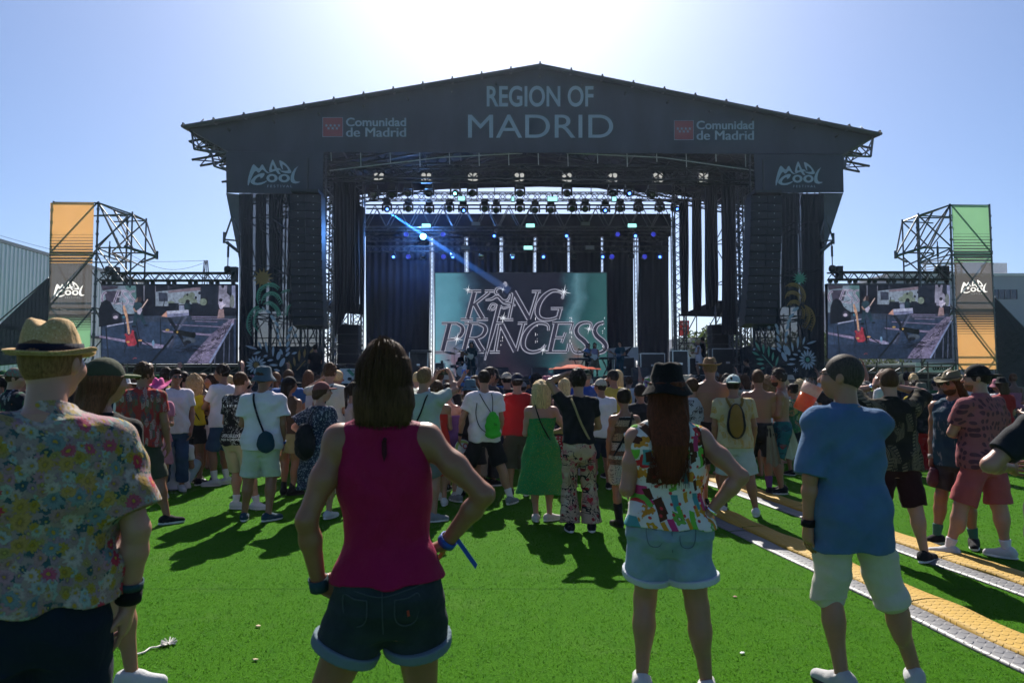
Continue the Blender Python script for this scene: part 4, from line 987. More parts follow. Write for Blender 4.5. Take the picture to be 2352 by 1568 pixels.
    for i in range(60):
        f, g_ = rr.random(), rr.random(); x0, y0 = 1520 + 700 * f, 1440 - 690 * f ** 1.15; x0 += (g_ - .3) * 260 * (1.1 - f)
        A.stroke(pc([(26, 30, 46), (60, 62, 92), (150, 140, 176)][i % 3 if i % 5 else 0]), [(x0, y0), (x0 + rr.uniform(-70, 70), y0 + rr.uniform(-40, 40)), (x0 + rr.uniform(20, 150), y0 - rr.uniform(10, 110))], rr.uniform(5, 12), True, 4)
    A.poly(pc((22, 28, 44)), [(1905, 1450), (2272, 800), (2285, 1450)]); A.stroke(pc((120, 140, 190)), [(1880, 1445), (2262, 795)], 30)
    for x in (1960, 2110, 2200): A.stroke(pc((84, 96, 130)), [(x, 1450), (x + 10, 1330 - (x - 1960) * 1.6)], 14)
    A.poly(pc((24, 28, 42)), [(45, 560), (90, 440), (160, 400), (240, 440), (300, 560), (420, 640), (430, 790), (180, 830), (45, 850)])
    A.ell(pc((60, 60, 82)), 320, 680, 62, 56); A.ell(pc((188, 176, 205)), 320, 690, 38, 26)
    for q in ([(300, 470), (400, 430)], [(230, 600), (340, 540)], [(440, 420), (450, 700)]): A.stroke(pc((20, 24, 36)), q, 10)
    A.stroke(pc((150, 158, 196)), [(180, 840), (620, 762)], 22)
    A.poly(pc(teal), [(640, 440), (700, 420), (760, 470), (760, 600), (640, 620), (610, 540)]); A.poly(pc((32, 66, 84)), [(640, 610), (760, 600), (830, 800), (790, 810), (700, 660), (650, 830), (605, 820)])
    A.ell(pc((60, 44, 48)), 715, 400, 40, 46); A.poly(pc((160, 130, 126)), [(640, 430), (690, 360), (690, 430), (660, 450)]); A.stroke(pc((176, 136, 124)), [(620, 540), (650, 590), (710, 600)], 26)
    A.poly(pc((186, 180, 214)), [(680, 580), (750, 530), (770, 570), (730, 650), (690, 640)]); A.stroke(pc((196, 170, 165)), [(760, 540), (860, 395)], 20); A.ell(pc((20, 22, 34)), 630, 845, 40, 18); A.ell(pc((20, 22, 34)), 830, 825, 36, 16)
    A.ell(pc((176, 170, 205)), 2075, 480, 40, 80); A.poly(pc((150, 122, 130)), [(2035, 560), (2115, 560), (2130, 700), (2010, 710)]); A.ell(pc((34, 30, 42)), 2068, 410, 30, 28); A.stroke(pc((206, 196, 224)), [(2080, 520), (2150, 480)], 22)
    for q, w_ in (([(170, 880), (215, 1450)], 22), ([(90, 880), (115, 1250)], 8), ([(1068, 690), (1078, 1150)], 16), ([(1075, 1160), (880, 1250)], 14), ([(1060, 660), (1130, 470), (1140, 380)], 14), ([(670, 760), (745, 1160)], 18), ([(480, 770), (510, 1080), (470, 1190)], 18), ([(520, 1120), (470, 1280)], 16), ([(760, 1080), (930, 1180)], 18), ([(650, 1150), (660, 1240)], 14)): A.stroke(pc((24, 28, 42)), q, w_)
    A.stroke(pc((204, 152, 122)), [(555, 970), (520, 700), (490, 600), (465, 500)], [36, 36, 52, 30]); A.poly(pc((168, 32, 62)), [(475, 975), (510, 955), (545, 1000), (590, 960), (600, 900), (640, 920), (642, 1000), (690, 1130), (640, 1165), (540, 1168), (490, 1080), (505, 1020)])
    A.stroke(pc((26, 24, 36)), [(650, 930), (700, 1100), (700, 1190)], 40); A.ell(pc((196, 152, 84)), 538, 1100, 30, 16); A.ell(pc((196, 140, 84)), 738, 1075, 34, 16); A.ell(pc((34, 120, 150)), 468, 690, 22, 22)
    A.stroke(pc((26, 30, 44)), [(1205, 695), (1345, 900), (1500, 1165)], 52); A.stroke(pc((84, 92, 124)), [(1500, 680), (1370, 900), (1190, 1190)], 34); A.stroke(pc((40, 46, 66)), [(1430, 690), (1330, 900)], 30); A.stroke(pc((62, 68, 96)), [(1330, 930), (1250, 1210)], 32)
    A.stroke(pc((20, 24, 36)), [(1290, 1000), (1150, 1180), (920, 1445)], 34); A.poly(pc((170, 178, 214)), [(1180, 592), (1540, 570), (1548, 660), (1190, 692)]); A.poly(pc((124, 132, 180)), [(1185, 640), (1546, 620), (1550, 664), (1192, 694)]); A.poly(pc((196, 140, 124)), [(1090, 680), (1180, 590), (1192, 692)]); A.stroke(pc((50, 56, 84)), [(1300, 652), (1440, 645)], 9)
    A.stroke(pc((22, 26, 30)), [(1290, 930), (1380, 945), (1640, 995)], [40, 84, 92]); A.ell(pc((22, 26, 30)), 1630, 985, 34, 50); A.ell(pc((196, 160, 70)), 1195, 905, 34, 18); A.ell(pc((196, 160, 70)), 1358, 938, 18, 18)
    A.ell(pc((70, 84, 104)), 1560, 1075, 110, 50); A.ell(pc((24, 26, 38)), 1530, 1105, 60, 30); A.ell(pc((110, 160, 205)), 960, 1120, 22, 52); A.poly(pc((150, 150, 196)), [(950, 1165), (1090, 1165), (1100, 1205), (960, 1205)])
    for i in range(26):
        x = rr.uniform(1250, 1650); y = 1210 + rr.uniform(-40, 60); A.stroke(pc((22, 26, 40)), [(x, y), (x + 60, y + rr.uniform(-24, 24)), (x + 150, y + rr.uniform(-40, 30))], 8, True, 4)
    A.stroke(pc((196, 84, 100)), [(632, 1382), (668, 1362), (698, 1374)], 10)
    A.build('picture', parent)
def side_screen(x0, y0, x1, y1, ty, v, hoists, label, side):
    t = thing('side_screen', label, 'screen', 'video screens beside the stage')
    mb = MB(); mb.slab([P(x, y, v) for x, y in ((x0 - 1, y0 - 3), (x1 + 1, y0 - 3), (x1 + (2 if side > 0 else 0), y1 + 1), (x0 + (4 if side > 0 else -2), y1 + 1))], VD * .22); mb.build('cabinet', body_m, t)
    g_ = lambda x, y, k: NB(P(x0 + (x - 40) / 2245 * (x1 - x0), y0 + (y - 150) / 1300 * (y1 - y0), v), .006 + k)
    side_picture(g_, t)
    mb = MB(); n = 7
    for i in range(n):
        x = x0 + 6 + (x1 - x0 - 12) * i / (n - 1)
        for dx in (0, 13 if i < n - 1 else 0):
            mb.tube(P(x + dx, ty + 6, v + .1), P(x + dx, y0 - 3, v + .1), .035, 5); mb.box(P(x + dx, ty + 11, v + .1), .07, .05, .09)
    mb.build('shackle', dark_m, t)
    t2 = thing('screen_truss', 'black truss with two hoists above the ' + label[:label.index(' side')] + ' side screen', 'truss', 'trusses above the side screens')
    mb = MB(); mb.truss(P(x0 + 3, ty, v + .1), P(x1 - 1, ty, v + .1), .30, .035, 22); mb.build('chords', dark_m, t2)
    for hx in hoists:
        mb = MB(); c = P(hx, ty - 17, v + .1); mb.lathe([(0, -.12), (.13, -.1), (.16, 0), (.13, .1), (0, .12)], c, UD, 12); mb.box(c + UD * .28 - Z * .2, .11, .12, .3); mb.tube(c, c + Z * 1.15, .022, 5); mb.tube(c, c - Z * .3, .02, 5); mb.tube(c + Z * .5, c + Z * .95, .045, 5); mb.build('hoist', body_m, t2)
side_screen(233, 655, 542, 834, 636, -.4, (250, 523), 'left side video screen with the red guitar and keyboard stand picture', -1)
side_screen(1901, 654, 2180, 823, 634, -.4, (1912, 2155), 'right side video screen with the red guitar and keyboard stand picture', 1)
# rigging arms at the stage towers
for s, q in ((1, [(545, 527), (515, 550), (548, 553), (548, 578), (520, 556), (534, 495), (552, 540)]), (-1, [(1886, 530), (1914, 552), (1886, 553), (1886, 578), (1910, 557), (1896, 495), (1884, 540)])):
    p = [P(x, y, -.2) for x, y in q]; mb = MB()
    mb.tube(p[1], p[2], .035, 6); mb.tube(p[4], p[3], .07, 6); mb.tube(p[1], p[5], .035, 6); mb.tube(p[1] - Z * .15, p[1] + Z * .3, .06, 6); mb.tube(p[5], p[6], .03, 5)
    mb.build('rigging_arm', tube_m, stage)

# ---------------------------------------------------------------- scaffold towers with coloured banners
def sheen(name, col, a=.92, tl=.55):
    return mat(name, col, .75, .04, .7, transl=tl, alpha=a)
or_m, br_m, gr_m = sheen('orange_net', (.82, .57, .30)), sheen('brown_net', (.15, .125, .115), .82, .3), sheen('green_net', (.42, .63, .44))
wht = mat('banner_white', (.78, .76, .74), .7, .03, transl=.6)
def scaf_tower(tlx, trx, yt, blx, brx, yb, v, arm, label, blabel, ys, mats_, logo_box):
    t = thing('scaffold_tower', label, 'scaffold tower', 'scaffold towers holding the side screens')
    zt = P(tlx, yt, v).z; mb = MB()
    q00, q10 = P(blx, yb, v), P(brx, yb, v); c0 = Vector((q00.x, q00.y, 0)); c1 = Vector((q10.x, q10.y, 0)); B = [c0, c1, c1 + VD * 2.2, c0 + VD * 2.2]
    for q in B:
        mb.tube(q, q + Z * (zt + .05), .04, 7)
        for z in np.arange(.5, zt, .5): mb.tube(q + Z * (z - .035), q + Z * (z + .035), .065, 6)
    lv = [zt, zt * .77, zt * .52, zt * .27, .35]
    for z in lv:
        for i in range(4): mb.tube(B[i] + Z * z, B[(i + 1) % 4] + Z * z, .032, 5)
    f, b = (B[0], B[1]) if arm > 0 else (B[1], B[0])
    for i in range(4):
        mb.tube(f + Z * lv[i + 1] - VD * .06, b + Z * lv[i] - VD * .06, .034, 5); mb.tube(B[2] + Z * lv[i + (i % 2)], B[3] + Z * lv[i + 1 - (i % 2)], .03, 5); mb.tube(B[1] + Z * lv[i], B[2] + Z * lv[i + 1], .03, 5); mb.tube(B[0] + Z * lv[i], B[3] + Z * lv[i + 1], .03, 5)
    mb.build('frame', tube_m, t)
    mb = MB(); e = b; o_ = UD * (1.35 if arm > 0 else -1.35)
    top = e + o_ + Z * (zt - .45); low = e + o_ * 1.75 + Z * (zt - 2.15)
    for w0 in (0, 1):
        s = VD * 1.1 * w0
        mb.tube(e + Z * zt + s, top + s, .034, 6); mb.tube(top + s, low, .034, 6); mb.tube(e + o_ + s + Z * (zt - 3.4), top + s + Z * .1, .036, 6); mb.tube(e + s + Z * (zt - .5), top + s, .03, 5)
        mb.tube(e + s + Z * (zt - 1.75), top + s, .032, 5); mb.tube(e + s + Z * zt, e + o_ + s + Z * (zt - 1.8), .032, 5); mb.tube(e + s + Z * zt, e + o_ * .7 + s + Z * (zt - 1.8), .032, 5); mb.tube(e + s + Z * (zt - 1.8), e + o_ + s + Z * (zt - 2.4), .032, 5); mb.tube(e + s + Z * (zt - 1.8), e + o_ + s + Z * (zt - 1.8), .032, 5); mb.tube(e + s + Z * (zt - 3.2), e + o_ + s + Z * (zt - 2.0), .03, 5)
        mb.tube(e + s + Z * (zt - 1.8), e + o_ * .9 + s + Z * (zt - 3.3), .03, 5)
    mb.tube(e + o_ * .8 + Z * (zt - 1.75), low, .06, 6); mb.tube(e + o_ * .9 + VD * 1.1 + Z * (zt - 2.2), low, .04, 6); mb.tube(low - Z * .1, low + Z * .22, .06, 6); mb.tube(top, top + VD * 1.1, .034, 5)
    mb.build('cantilever_arm', tube_m, t)
    for q in B: mb = MB(); mb.box(q + Z * .1, .16, .16, .1); mb.build('base_plate', dark_m, t)
    bt = thing('colour_banner', blabel, 'banner', 'tall striped banners on the scaffold towers')
    def X(f_, y): g_ = (y - yt) / (yb - yt); return (tlx + 3 + (blx + 3 - tlx - 3) * g_) * (1 - f_) + (trx - 3 + (brx - trx) * g_) * f_
    def pan(y0, y1, m, nm, k=.09, y0r=None):
        mb = MB(); mb.slab([NB(P(X(0, y0), y0, v), k), NB(P(X(1, y0), y0, v), k), NB(P(X(1, y1), y1, v), k), NB(P(X(0, y1), y1, v), k)], VD * .006); return mb.build(nm, m, bt)
    a, b_, c_, d_, e_, f_ = ys
    pan(a, b_, mats_[0], 'top_panel'); x0_, y0_, x1_, y1_ = logo_box; mp_ = lambda q: (x0_ + (q[0] - 280) / 1840 * (x1_ - x0_), y0_ + (q[1] - 190) / 955 * (y1_ - y0_))
    bp = new_obj('middle_panel', outline_mesh([[(X(0, c_), c_), (X(1, c_), c_), (X(1, d_), d_), (X(0, d_), d_)]] + [[mp_(q) for q in L] for k in LOGO.values() for L in k], lambda x, y: NB(P(x, y, v), .09)), bt, [mats_[1]]); pan(e_, f_, mats_[2], 'bottom_panel')
    for y0, y1, m, m2, fwd in ((b_, c_, mats_[0], mats_[1], 1), (d_, e_, mats_[2], mats_[1], -1)):
        n = 10; st = (y1 - y0) / n
        for i in range(n):
            g = (i + 1) / (n + 1) if fwd > 0 else 1 - (i + .5) / (n + 1)
            ya = y0 + i * st; w1 = st * (1 - g)
            if fwd > 0: pan(ya, ya + st * g * .8, m2, 'stripe'); pan(ya + st * g * .8, ya + st, m, 'stripe')
            else: pan(ya, ya + st * g, m2, 'stripe'); pan(ya + st * g, ya + st, m, 'stripe')
    logo(lambda x, y: NB(P(x, y, v), .10), logo_box, bp, wht)
scaf_tower(116, 222, 465, 109, 213, 822, -.6, 1, 'left scaffold tower with a cantilever arm beside the white hall', 'tall banner fading from orange through brown to green beside the left screen', (467, 540, 605, 722, 762, 822), (or_m, br_m, gr_m), (127, 646, 198, 686))
scaf_tower(2179, 2269, 471, 2196, 2288, 848, -.6, -1, 'right scaffold tower with a cantilever arm before the grey warehouse', 'tall banner fading from green through brown to orange beside the right screen', (473, 538, 603, 714, 772, 848), (gr_m, br_m, or_m), (2203, 642, 2265, 677))
# sloping shade nets outside both towers
for pts, lab in (([(112, 638), (108, 828), (-40, 842), (-40, 770), (0, 744)], 'black shade net sloping away left of the left scaffold tower'), ([(2284, 682), (2352, 752), (2420, 812), (2420, 890), (2290, 886)], 'black shade net sloping away right of the right scaffold tower')):
    t = thing('shade_net', lab, 'net', 'black shade nets beside the scaffold towers'); mb = MB(); mb.slab([P(x, y, -.2) for x, y in pts], VD * .006); mb.build('netting', gz2, t)
    mb = MB()
    for a, b in zip(pts, pts[1:]): mb.tube(P(*a, -.15), P(*b, -.15), .03, 5)
    mb.tube(P(*pts[0], -.1), P(*pts[-2], -.1), .03, 5); mb.build('pole', tube_m, t)
    for (x, y) in pts[:1] + pts[-1:]: pass
# black cladding closing the lower part of both stage towers
for x0, x1, lab in ((549, 742, 'black cladding at the foot of the left stage tower'), (1700, 1893, 'black cladding at the foot of the right stage tower')):
    mb = MB(); mb.slab([P(x, y, 5.2) for x, y in ((x0, 797), (x1, 797), (x1, 872), (x0, 872))], VD * .05); solo(mb.build('cladding', black), lab, 'cladding', 'tower cladding')
# low scaffold under the screens
for x0, x1, lab in ((228, 548, 'low scaffold platform under the left side screen'), (1898, 2190, 'low scaffold platform under the right side screen')):
    t = thing('scaffold_platform', lab, 'scaffold', 'scaffold platforms under the side screens'); mb = MB()
    xs = np.linspace(x0, x1, 6)
    for x in xs:
        for v in (1.0, 3.0): q = P(x, 860, v); q.z = 0; mb.tube(q, q + Z * 2.5, .035, 6)
    for y in (842, 856, 872):
        for v in (1.0, 3.0): mb.tube(P(x0, y, v), P(x1, y, v), .03, 5)
    for a, b in zip(xs, xs[1:]): mb.tube(P(a, 876, 1), P(b, 842, 1), .028, 5)
    mb.build('frame', tube_m, t); mb = MB(); mb.slab([P(x, y, 1.2) for x, y in ((x0, 836 if x0 < 1000 else 858), (x1, 836 if x0 < 1000 else 858), (x1, 905), (x0, 905))], VD * .05); mb.build('panel', black, t)

# ---------------------------------------------------------------- instruments, cases and monitors on the deck
def onstage(px, v): q = P(px, 868, v); q.z = DK; return q
case_m = mat('flight_case', (.02, .021, .024), .4, .2, 6, spec=.5); alu = mat('aluminium', (.6, .6, .62), .3, .1, metal=.9)
def flight_case(px, v, w_, h_, label, d=.5):
    t = thing('flight_case', label, 'flight case', 'flight cases on the stage'); q = onstage(px, v)
    mb = MB(); mb.box(q + Z * (h_ / 2 + .09), w_ / 2, d / 2, h_ / 2); mb.build('case', case_m, t); mb = MB()
    for i in (-1, 1):
        for j in (-1, 1): mb.box(q + UD * i * w_ / 2 + VD * j * d / 2 + Z * (h_ / 2 + .09), .018, .018, h_ / 2 + .01); 
        for k in (0, 1): mb.box(q - VD * (d / 2 + .0) * 1 + Z * (.09 + h_ * k), w_ / 2 - .02, .018, .018) if i < 0 else mb.box(q + VD * (d / 2) + Z * (.09 + h_ * k), w_ / 2 - .02, .018, .018)
    mb.build('edge', alu, t); mb = MB()
    for i in (-.8, .8):
        for j in (-.7, .7): mb.lathe([(0, -.02), (.045, -.02), (.045, .02), (0, .02)], q + UD * i * w_ / 2 + VD * j * d / 2 + Z * .045, UD, 10)
    mb.build('caster', case_m, t)
    mb = MB(); mb.box(q - VD * (d / 2 + .022) + Z * (h_ * .55), .09, .006, .05); mb.build('latch', alu, t); return t
for px, v, w_, h_, l in ((962, 8.5, .95, 1.25, 'case with a pale lid left of the big screen'), (1432, 8.6, 1.1, 1.0, 'dark case behind the guitarist on the right'), (1497, 6.0, 1.2, 1.1, 'wide dark case below the right back drapes'), (1560, 3.0, .7, 1.1, 'tall case with bright edges beside the side stage pair'), (1600, 3.6, .8, .8, 'low case under the side stage pair'), (1668, 3.0, 1.4, 1.2, 'long dark case below the right speaker stack'), (1325, 9.0, .9, .5, 'low case at the right foot of the big screen'), (1010, 8.9, .5, .7, 'small case at the left foot of the big screen')):
    flight_case(px, v, w_, h_, 'black flight ' + l)
def amp_stack(px, v, n, label):
    t = thing('speaker_stack', label, 'speaker stack', 'side speakers on the stage'); q = onstage(px, v)
    for i in range(n):
        mb = MB(); mb.box(q + Z * (.4 + i * .47), .5, .35, .225); s_ = mb.build('speaker_cabinet', body_m, t); mb = MB(); mb.box(q + Z * (.4 + i * .47) - VD * .36, .45, .012, .18); mb.build('grille', grille, s_)
    mb = MB(); mb.box(q + Z * .08, .5, .35, .08); mb.build('base', case_m, t)
amp_stack(801, 5.0, 5, 'black speaker stack on the left edge of the stage'); amp_stack(1655, 4.5, 5, 'black speaker stack on the right edge of the stage')
def drum_kit():
    t = thing('drum_kit', 'drum kit with raised cymbals on the left half of the stage', 'drum kit'); q = onstage(1062, 7.0)
    dm = mat('drum_shell', (.05, .05, .055), .25, .1, spec=.6); hd = mat('drum_head', (.5, .5, .52), .5)
    def drum(c, ax, r, d, nm):
        mb = MB(); mb.lathe([(0, 0), (r, 0), (r, d), (0, d)], c, ax, 24); o = mb.build(nm, dm, t); mb = MB(); mb.lathe([(0, .006), (r * .94, .006)], c - ax * 0, -ax, 24); mb.build('drum_head', hd, o); mb = MB(); mb.lathe([(r + .001, -.01), (r + .016, -.01), (r + .016, .03), (r + .001, .03)], c, ax, 24); mb.build('hoop', chrome, o)
    drum(q + Z * .3 - VD * .3, VD, .28, .42, 'bass_drum'); drum(q + Z * .62 + UD * .2, Z, .16, .22, 'tom'); drum(q + Z * .62 - UD * .2, Z, .15, .2, 'tom'); drum(q + Z * .35 + UD * .55, Z, .2, .35, 'floor_tom'); drum(q + Z * .5 - UD * .5 + VD * .2, Z, .18, .15, 'snare')
    cy = mat('cymbal', (.06, .055, .045), .35, .2, metal=.7)
    for dx, dy, z, r, tl in ((-.62, -.1, 1.28, .30, .25), (.5, .2, 1.25, .27, -.2), (-.75, .3, .9, .2, .05), (.1, .3, 1.42, .25, .2)):
        c = q + UD * dx + VD * dy + Z * z; ax = (Z + UD * tl * .6 - VD * tl).normalized(); mb = MB(); mb.lathe([(0, .03), (.05, .025), (.06, .01), (r, -.02), (r, -.024), (.05, 0)], c, ax, 28); o = mb.build('cymbal', cy, t)
        mb = MB(); mb.tube(c, q + UD * dx + VD * dy + Z * .2, .015, 6)
        for k in range(3): mb.tube(q + UD * dx + VD * dy + Z * .3, q + UD * (dx + .25 * math.cos(k * 2.1)) + VD * (dy + .25 * math.sin(k * 2.1)), .012, 5)
        mb.build('stand', chrome, o)
    mb = MB(); c = q + Z * 0 - UD * 1.05; mb.box(c + Z * .75, .06, .05, .12); mb.tube(c, c + Z * .7, .015, 5); mb.build('monitor_clip', case_m, t)
drum_kit()
def mic_stand(px, v, h, label, lean=.3):
    t = thing('microphone_stand', label, 'microphone stand', 'microphone stands on the stage'); q = onstage(px, v); mb = MB(); mb.tube(q, q + Z * h, .014, 6)
    for k in range(3): mb.tube(q + Z * .12, q + UD * .28 * math.cos(k * 2.1) + VD * .28 * math.sin(k * 2.1), .01, 5)
    mb.build('stand', dark_m, t); mb = MB(); e = q + Z * (h + .25) + UD * lean; mb.tube(q + Z * (h - .05) - UD * lean * .3, e, .01, 5); mb.build('boom', dark_m, t); mb = MB(); mb.tube(e, e + UD * lean * .4 + Z * .02, .018, 8, .026); mb.build('microphone', case_m, t)
mic_stand(1043, 6.6, 1.5, 'tall microphone stand over the drum kit'); mic_stand(1102, 5.8, 1.3, 'microphone stand by the bass player', -.25); mic_stand(1328, 6.2, 1.3, 'microphone stand in front of the singer', .35); mic_stand(1410, 6.4, 1.2, 'microphone stand right of the singer', -.3); mic_stand(1118, 7.4, 1.45, 'thin microphone stand between drums and screen', .1)
def keyboard(px, v, w_, label, h=.95):
    t = thing('keyboard', label, 'keyboard', 'keyboards on stands'); q = onstage(px, v); mb = MB(); mb.box(q + Z * h, w_ / 2, .17, .05); mb.build('case', case_m, t); mb = MB(); mb.box(q + Z * (h + .055) - VD * .06, w_ / 2 - .06, .08, .012); mb.build('keys', mat('ivory_keys', (.6, .6, .58), .35), t)
    mb = MB()
    for s in (-1, 1):
        for dv in (-.1, .1): mb.tube(q + UD * s * w_ * .25 + VD * dv, q - UD * s * w_ * .25 + VD * dv + Z * (h - .05), .02, 6)
    mb.build('stand', dark_m, t)
keyboard(1330, 7.2, 1.0, 'keyboard on a thin stand left of the singer'); keyboard(1394, 7.4, .9, 'keyboard with an extra module right of the singer', 1.0); keyboard(966, 7.6, 1.1, 'pale topped keyboard rack left of the big screen', 1.35)
def wedge(px, v, label):
    t = thing('monitor_wedge', label, 'monitor speaker', 'floor monitors on the stage'); q = onstage(px, v); mb = MB()
    pts = [q - VD * .25 - UD * .35, q + VD * .25 - UD * .35, q + VD * .25 - UD * .35 + Z * .4, q - VD * .12 - UD * .35 + Z * .42, q - VD * .25 - UD * .35 + Z * .1]
    mb.slab(pts, UD * .7); mb.build('cabinet', body_m, t); mb = MB(); mb.slab([p + (VD * .0 + Z * .0) for p in (pts[2] + UD * .04 + Z * .008, pts[2] + UD * .66 + Z * .008, pts[3] + UD * .66 + Z * .008, pts[3] + UD * .04 + Z * .008)], Z * .01); mb.build('grille', grille, t)
for px, l in ((900, 'left of the keyboard rack'), (1150, 'left of the stage centre'), (1240, 'at the stage centre'), (1290, 'right of the stage centre'), (1470, 'below the right back drapes')): wedge(px, 2.2, 'black floor monitor ' + l)
# crash barrier flags and boards at the front of the pit
mb = MB(); t = thing('front_fence', 'steel crowd barrier along the front of the stage', 'barrier')
for z in (1.05, 1.2): mb.tube(Wp(-12, -3.0, z), Wp(12, -3.0, z), .025, 5)
for u in np.arange(-12, 12.1, 1.0): mb.tube(Wp(u, -3.0, 0), Wp(u, -3.0, 1.2), .025, 5); mb.tube(Wp(u, -3.0, 1.1), Wp(u, -2.2, 0), .02, 5)
mb.build('rail', tube_m, t)
mb = MB(); mb.slab([Wp(-12, -2.95, .05), Wp(12, -2.95, .05), Wp(12, -2.95, 1.0), Wp(-12, -2.95, 1.0)], VD * .02); mb.build('panel', black, t)
t = thing('monitor_board', 'white printed board with a green arc below the left speaker stack', 'board'); mb = MB(); mb.slab([P(x, y, -1.0) for x, y in ((780, 846), (815, 846), (815, 880), (780, 880))], VD * .03); mb.build('panel', mat('board_white', (.6, .6, .6)), t)
A = Art(lambda x, y, k: NB(P(x, y, -1.0), .006 + k)); A.stroke(prg, [(800, 848), (804, 854), (813, 862)], 7, True, 3); A.stroke(mat('black_paint', (.02, .02, .022)), [(796, 851), (814, 851)], 1.5); A.ell(mat('black_paint', (.02, .02, .022)), 803, 870, 5, 4); A.ell(mat('print_pink', (.6, .25, .4)), 785, 860, 4, 7); A.build('print', t)
# ---------------------------------------------------------------- people: bodies grown as one smooth surface from blended limbs
A3 = lambda *p: np.array(p, dtype=np.float64)
class Field:
    """union of rounded primitives on a grid, meshed with surface nets"""
    def __init__(s, res): s.res, s.pr = res, []
    def cone(s, a, b, ra, rb, k=.03, flat=False, op='u', sy=1.0):
        a, b = A3(*a), A3(*b); s.pr.append(('cone', a, b, ra, rb, flat, k, op, np.minimum(a, b) - max(ra, rb), np.maximum(a, b) + max(ra, rb)))
    def ell(s, c, r, M=None, k=.03, op='u'):
        c, r = A3(*c), A3(*r); M = np.eye(3) if M is None else M; e = np.sqrt(((M * r[None, :]) ** 2).sum(1)); s.pr.append(('ell', c, r, M, k, op, c - e, c + e))
    def loft(s, z, cx, cy, rx, ry, k=.03, n=2.3, op='u'):
        z, cx, cy, rx, ry = (np.asarray(q, float) for q in (z, cx, cy, rx, ry)); o = np.argsort(z); z, cx, cy, rx, ry = z[o], cx[o], cy[o], rx[o], ry[o]
        s.pr.append(('loft', z, cx, cy, rx, ry, n, k, op, A3((cx - rx).min(), (cy - ry).min(), z[0]), A3((cx + rx).max(), (cy + ry).max(), z[-1])))
    def plane(s, nrm, d, op='i'): s.pr.append(('plane', A3(*nrm), d, op))       # keeps the side where n.p < d
    def mesh(s, noise=None):
        un = [p for p in s.pr if p[0] != 'plane' and p[{'cone': 7, 'ell': 5, 'loft': 8}[p[0]]] == 'u']
        lo = np.min([p[-2] for p in un], 0) - 3 * s.res; hi = np.max([p[-1] for p in un], 0) + 3 * s.res
        n = np.ceil((hi - lo) / s.res).astype(int) + 1
        G = [lo[i] + np.arange(n[i]) * s.res for i in range(3)]
        F = np.full(n, .25, np.float32)
        for p in s.pr:
            if p[0] == 'plane':
                d = (p[1][0] * G[0][:, None, None] + p[1][1] * G[1][None, :, None] + p[1][2] * G[2][None, None, :]) - p[2]
                np.maximum(F, d, out=F); continue
            k, op = (p[6], p[7]) if p[0] == 'cone' else (p[4], p[5]) if p[0] == 'ell' else (p[7], p[8])
            pad = max(k, 2.5 * s.res) + s.res
            i0 = np.clip(np.floor((p[-2] - pad - lo) / s.res).astype(int), 0, n); i1 = np.clip(np.ceil((p[-1] + pad - lo) / s.res).astype(int) + 1, 0, n)
            if (i1 <= i0).any(): continue
            sl_ = tuple(slice(a, b) for a, b in zip(i0, i1))
            X, Y, Zz = G[0][sl_[0]][:, None, None], G[1][sl_[1]][None, :, None], G[2][sl_[2]][None, None, :]
            if p[0] == 'cone':
                a, b, ra, rb, flat = p[1:6]; ba = b - a; L2 = (ba ** 2).sum() + 1e-12; L = math.sqrt(L2)
                x, y, z = X - a[0], Y - a[1], Zz - a[2]; t = (x * ba[0] + y * ba[1] + z * ba[2]) / L2; tc = np.clip(t, 0, 1.4 if flat else 1)
                d = np.sqrt((x - tc * ba[0]) ** 2 + (y - tc * ba[1]) ** 2 + (z - tc * ba[2]) ** 2) - (ra + (rb - ra) * np.minimum(tc, 1.05))
                if flat: d = np.maximum(d, (t - 1) * L)
                if flat == 2: d = np.maximum(d, -t * L)
            elif p[0] == 'ell':
                c, r, M = p[1:4]; x, y, z = X - c[0], Y - c[1], Zz - c[2]
                q = [(M[0, i] * x + M[1, i] * y + M[2, i] * z) / r[i] for i in range(3)]
                k0 = np.sqrt(q[0] ** 2 + q[1] ** 2 + q[2] ** 2); k1 = np.sqrt((q[0] / r[0]) ** 2 + (q[1] / r[1]) ** 2 + (q[2] / r[2]) ** 2) + 1e-9; d = k0 * (k0 - 1) / k1
            else:
                z, cx, cy, rx, ry, nn = p[1:7]; zz = Zz[0, 0]; f = lambda v: np.interp(zz, z, v)[None, None, :]
                RX, RY = f(rx), f(ry); d = ((np.abs(X - f(cx)) / RX) ** nn + (np.abs(Y - f(cy)) / RY) ** nn) ** (1 / nn); d = (d - 1) * np.minimum(RX, RY)
                d = np.maximum(d, np.maximum(Zz - z[-1], z[0] - Zz))
            S_ = F[sl_]
            if op == 'u':
                if k > 0: h = np.maximum(k - np.abs(S_ - d), 0) / k; F[sl_] = np.minimum(S_, d) - h * h * k * .25
                else: F[sl_] = np.minimum(S_, d)
            elif op == 's': F[sl_] = np.maximum(S_, -d)
        if noise is not None: F += noise(G[0][:, None, None], G[1][None, :, None], G[2][None, None, :]).astype(np.float32)
        F[0] = F[-1] = .2; F[:, 0] = F[:, -1] = .2; F[:, :, 0] = F[:, :, -1] = .2
        return nets(F, lo, s.res)
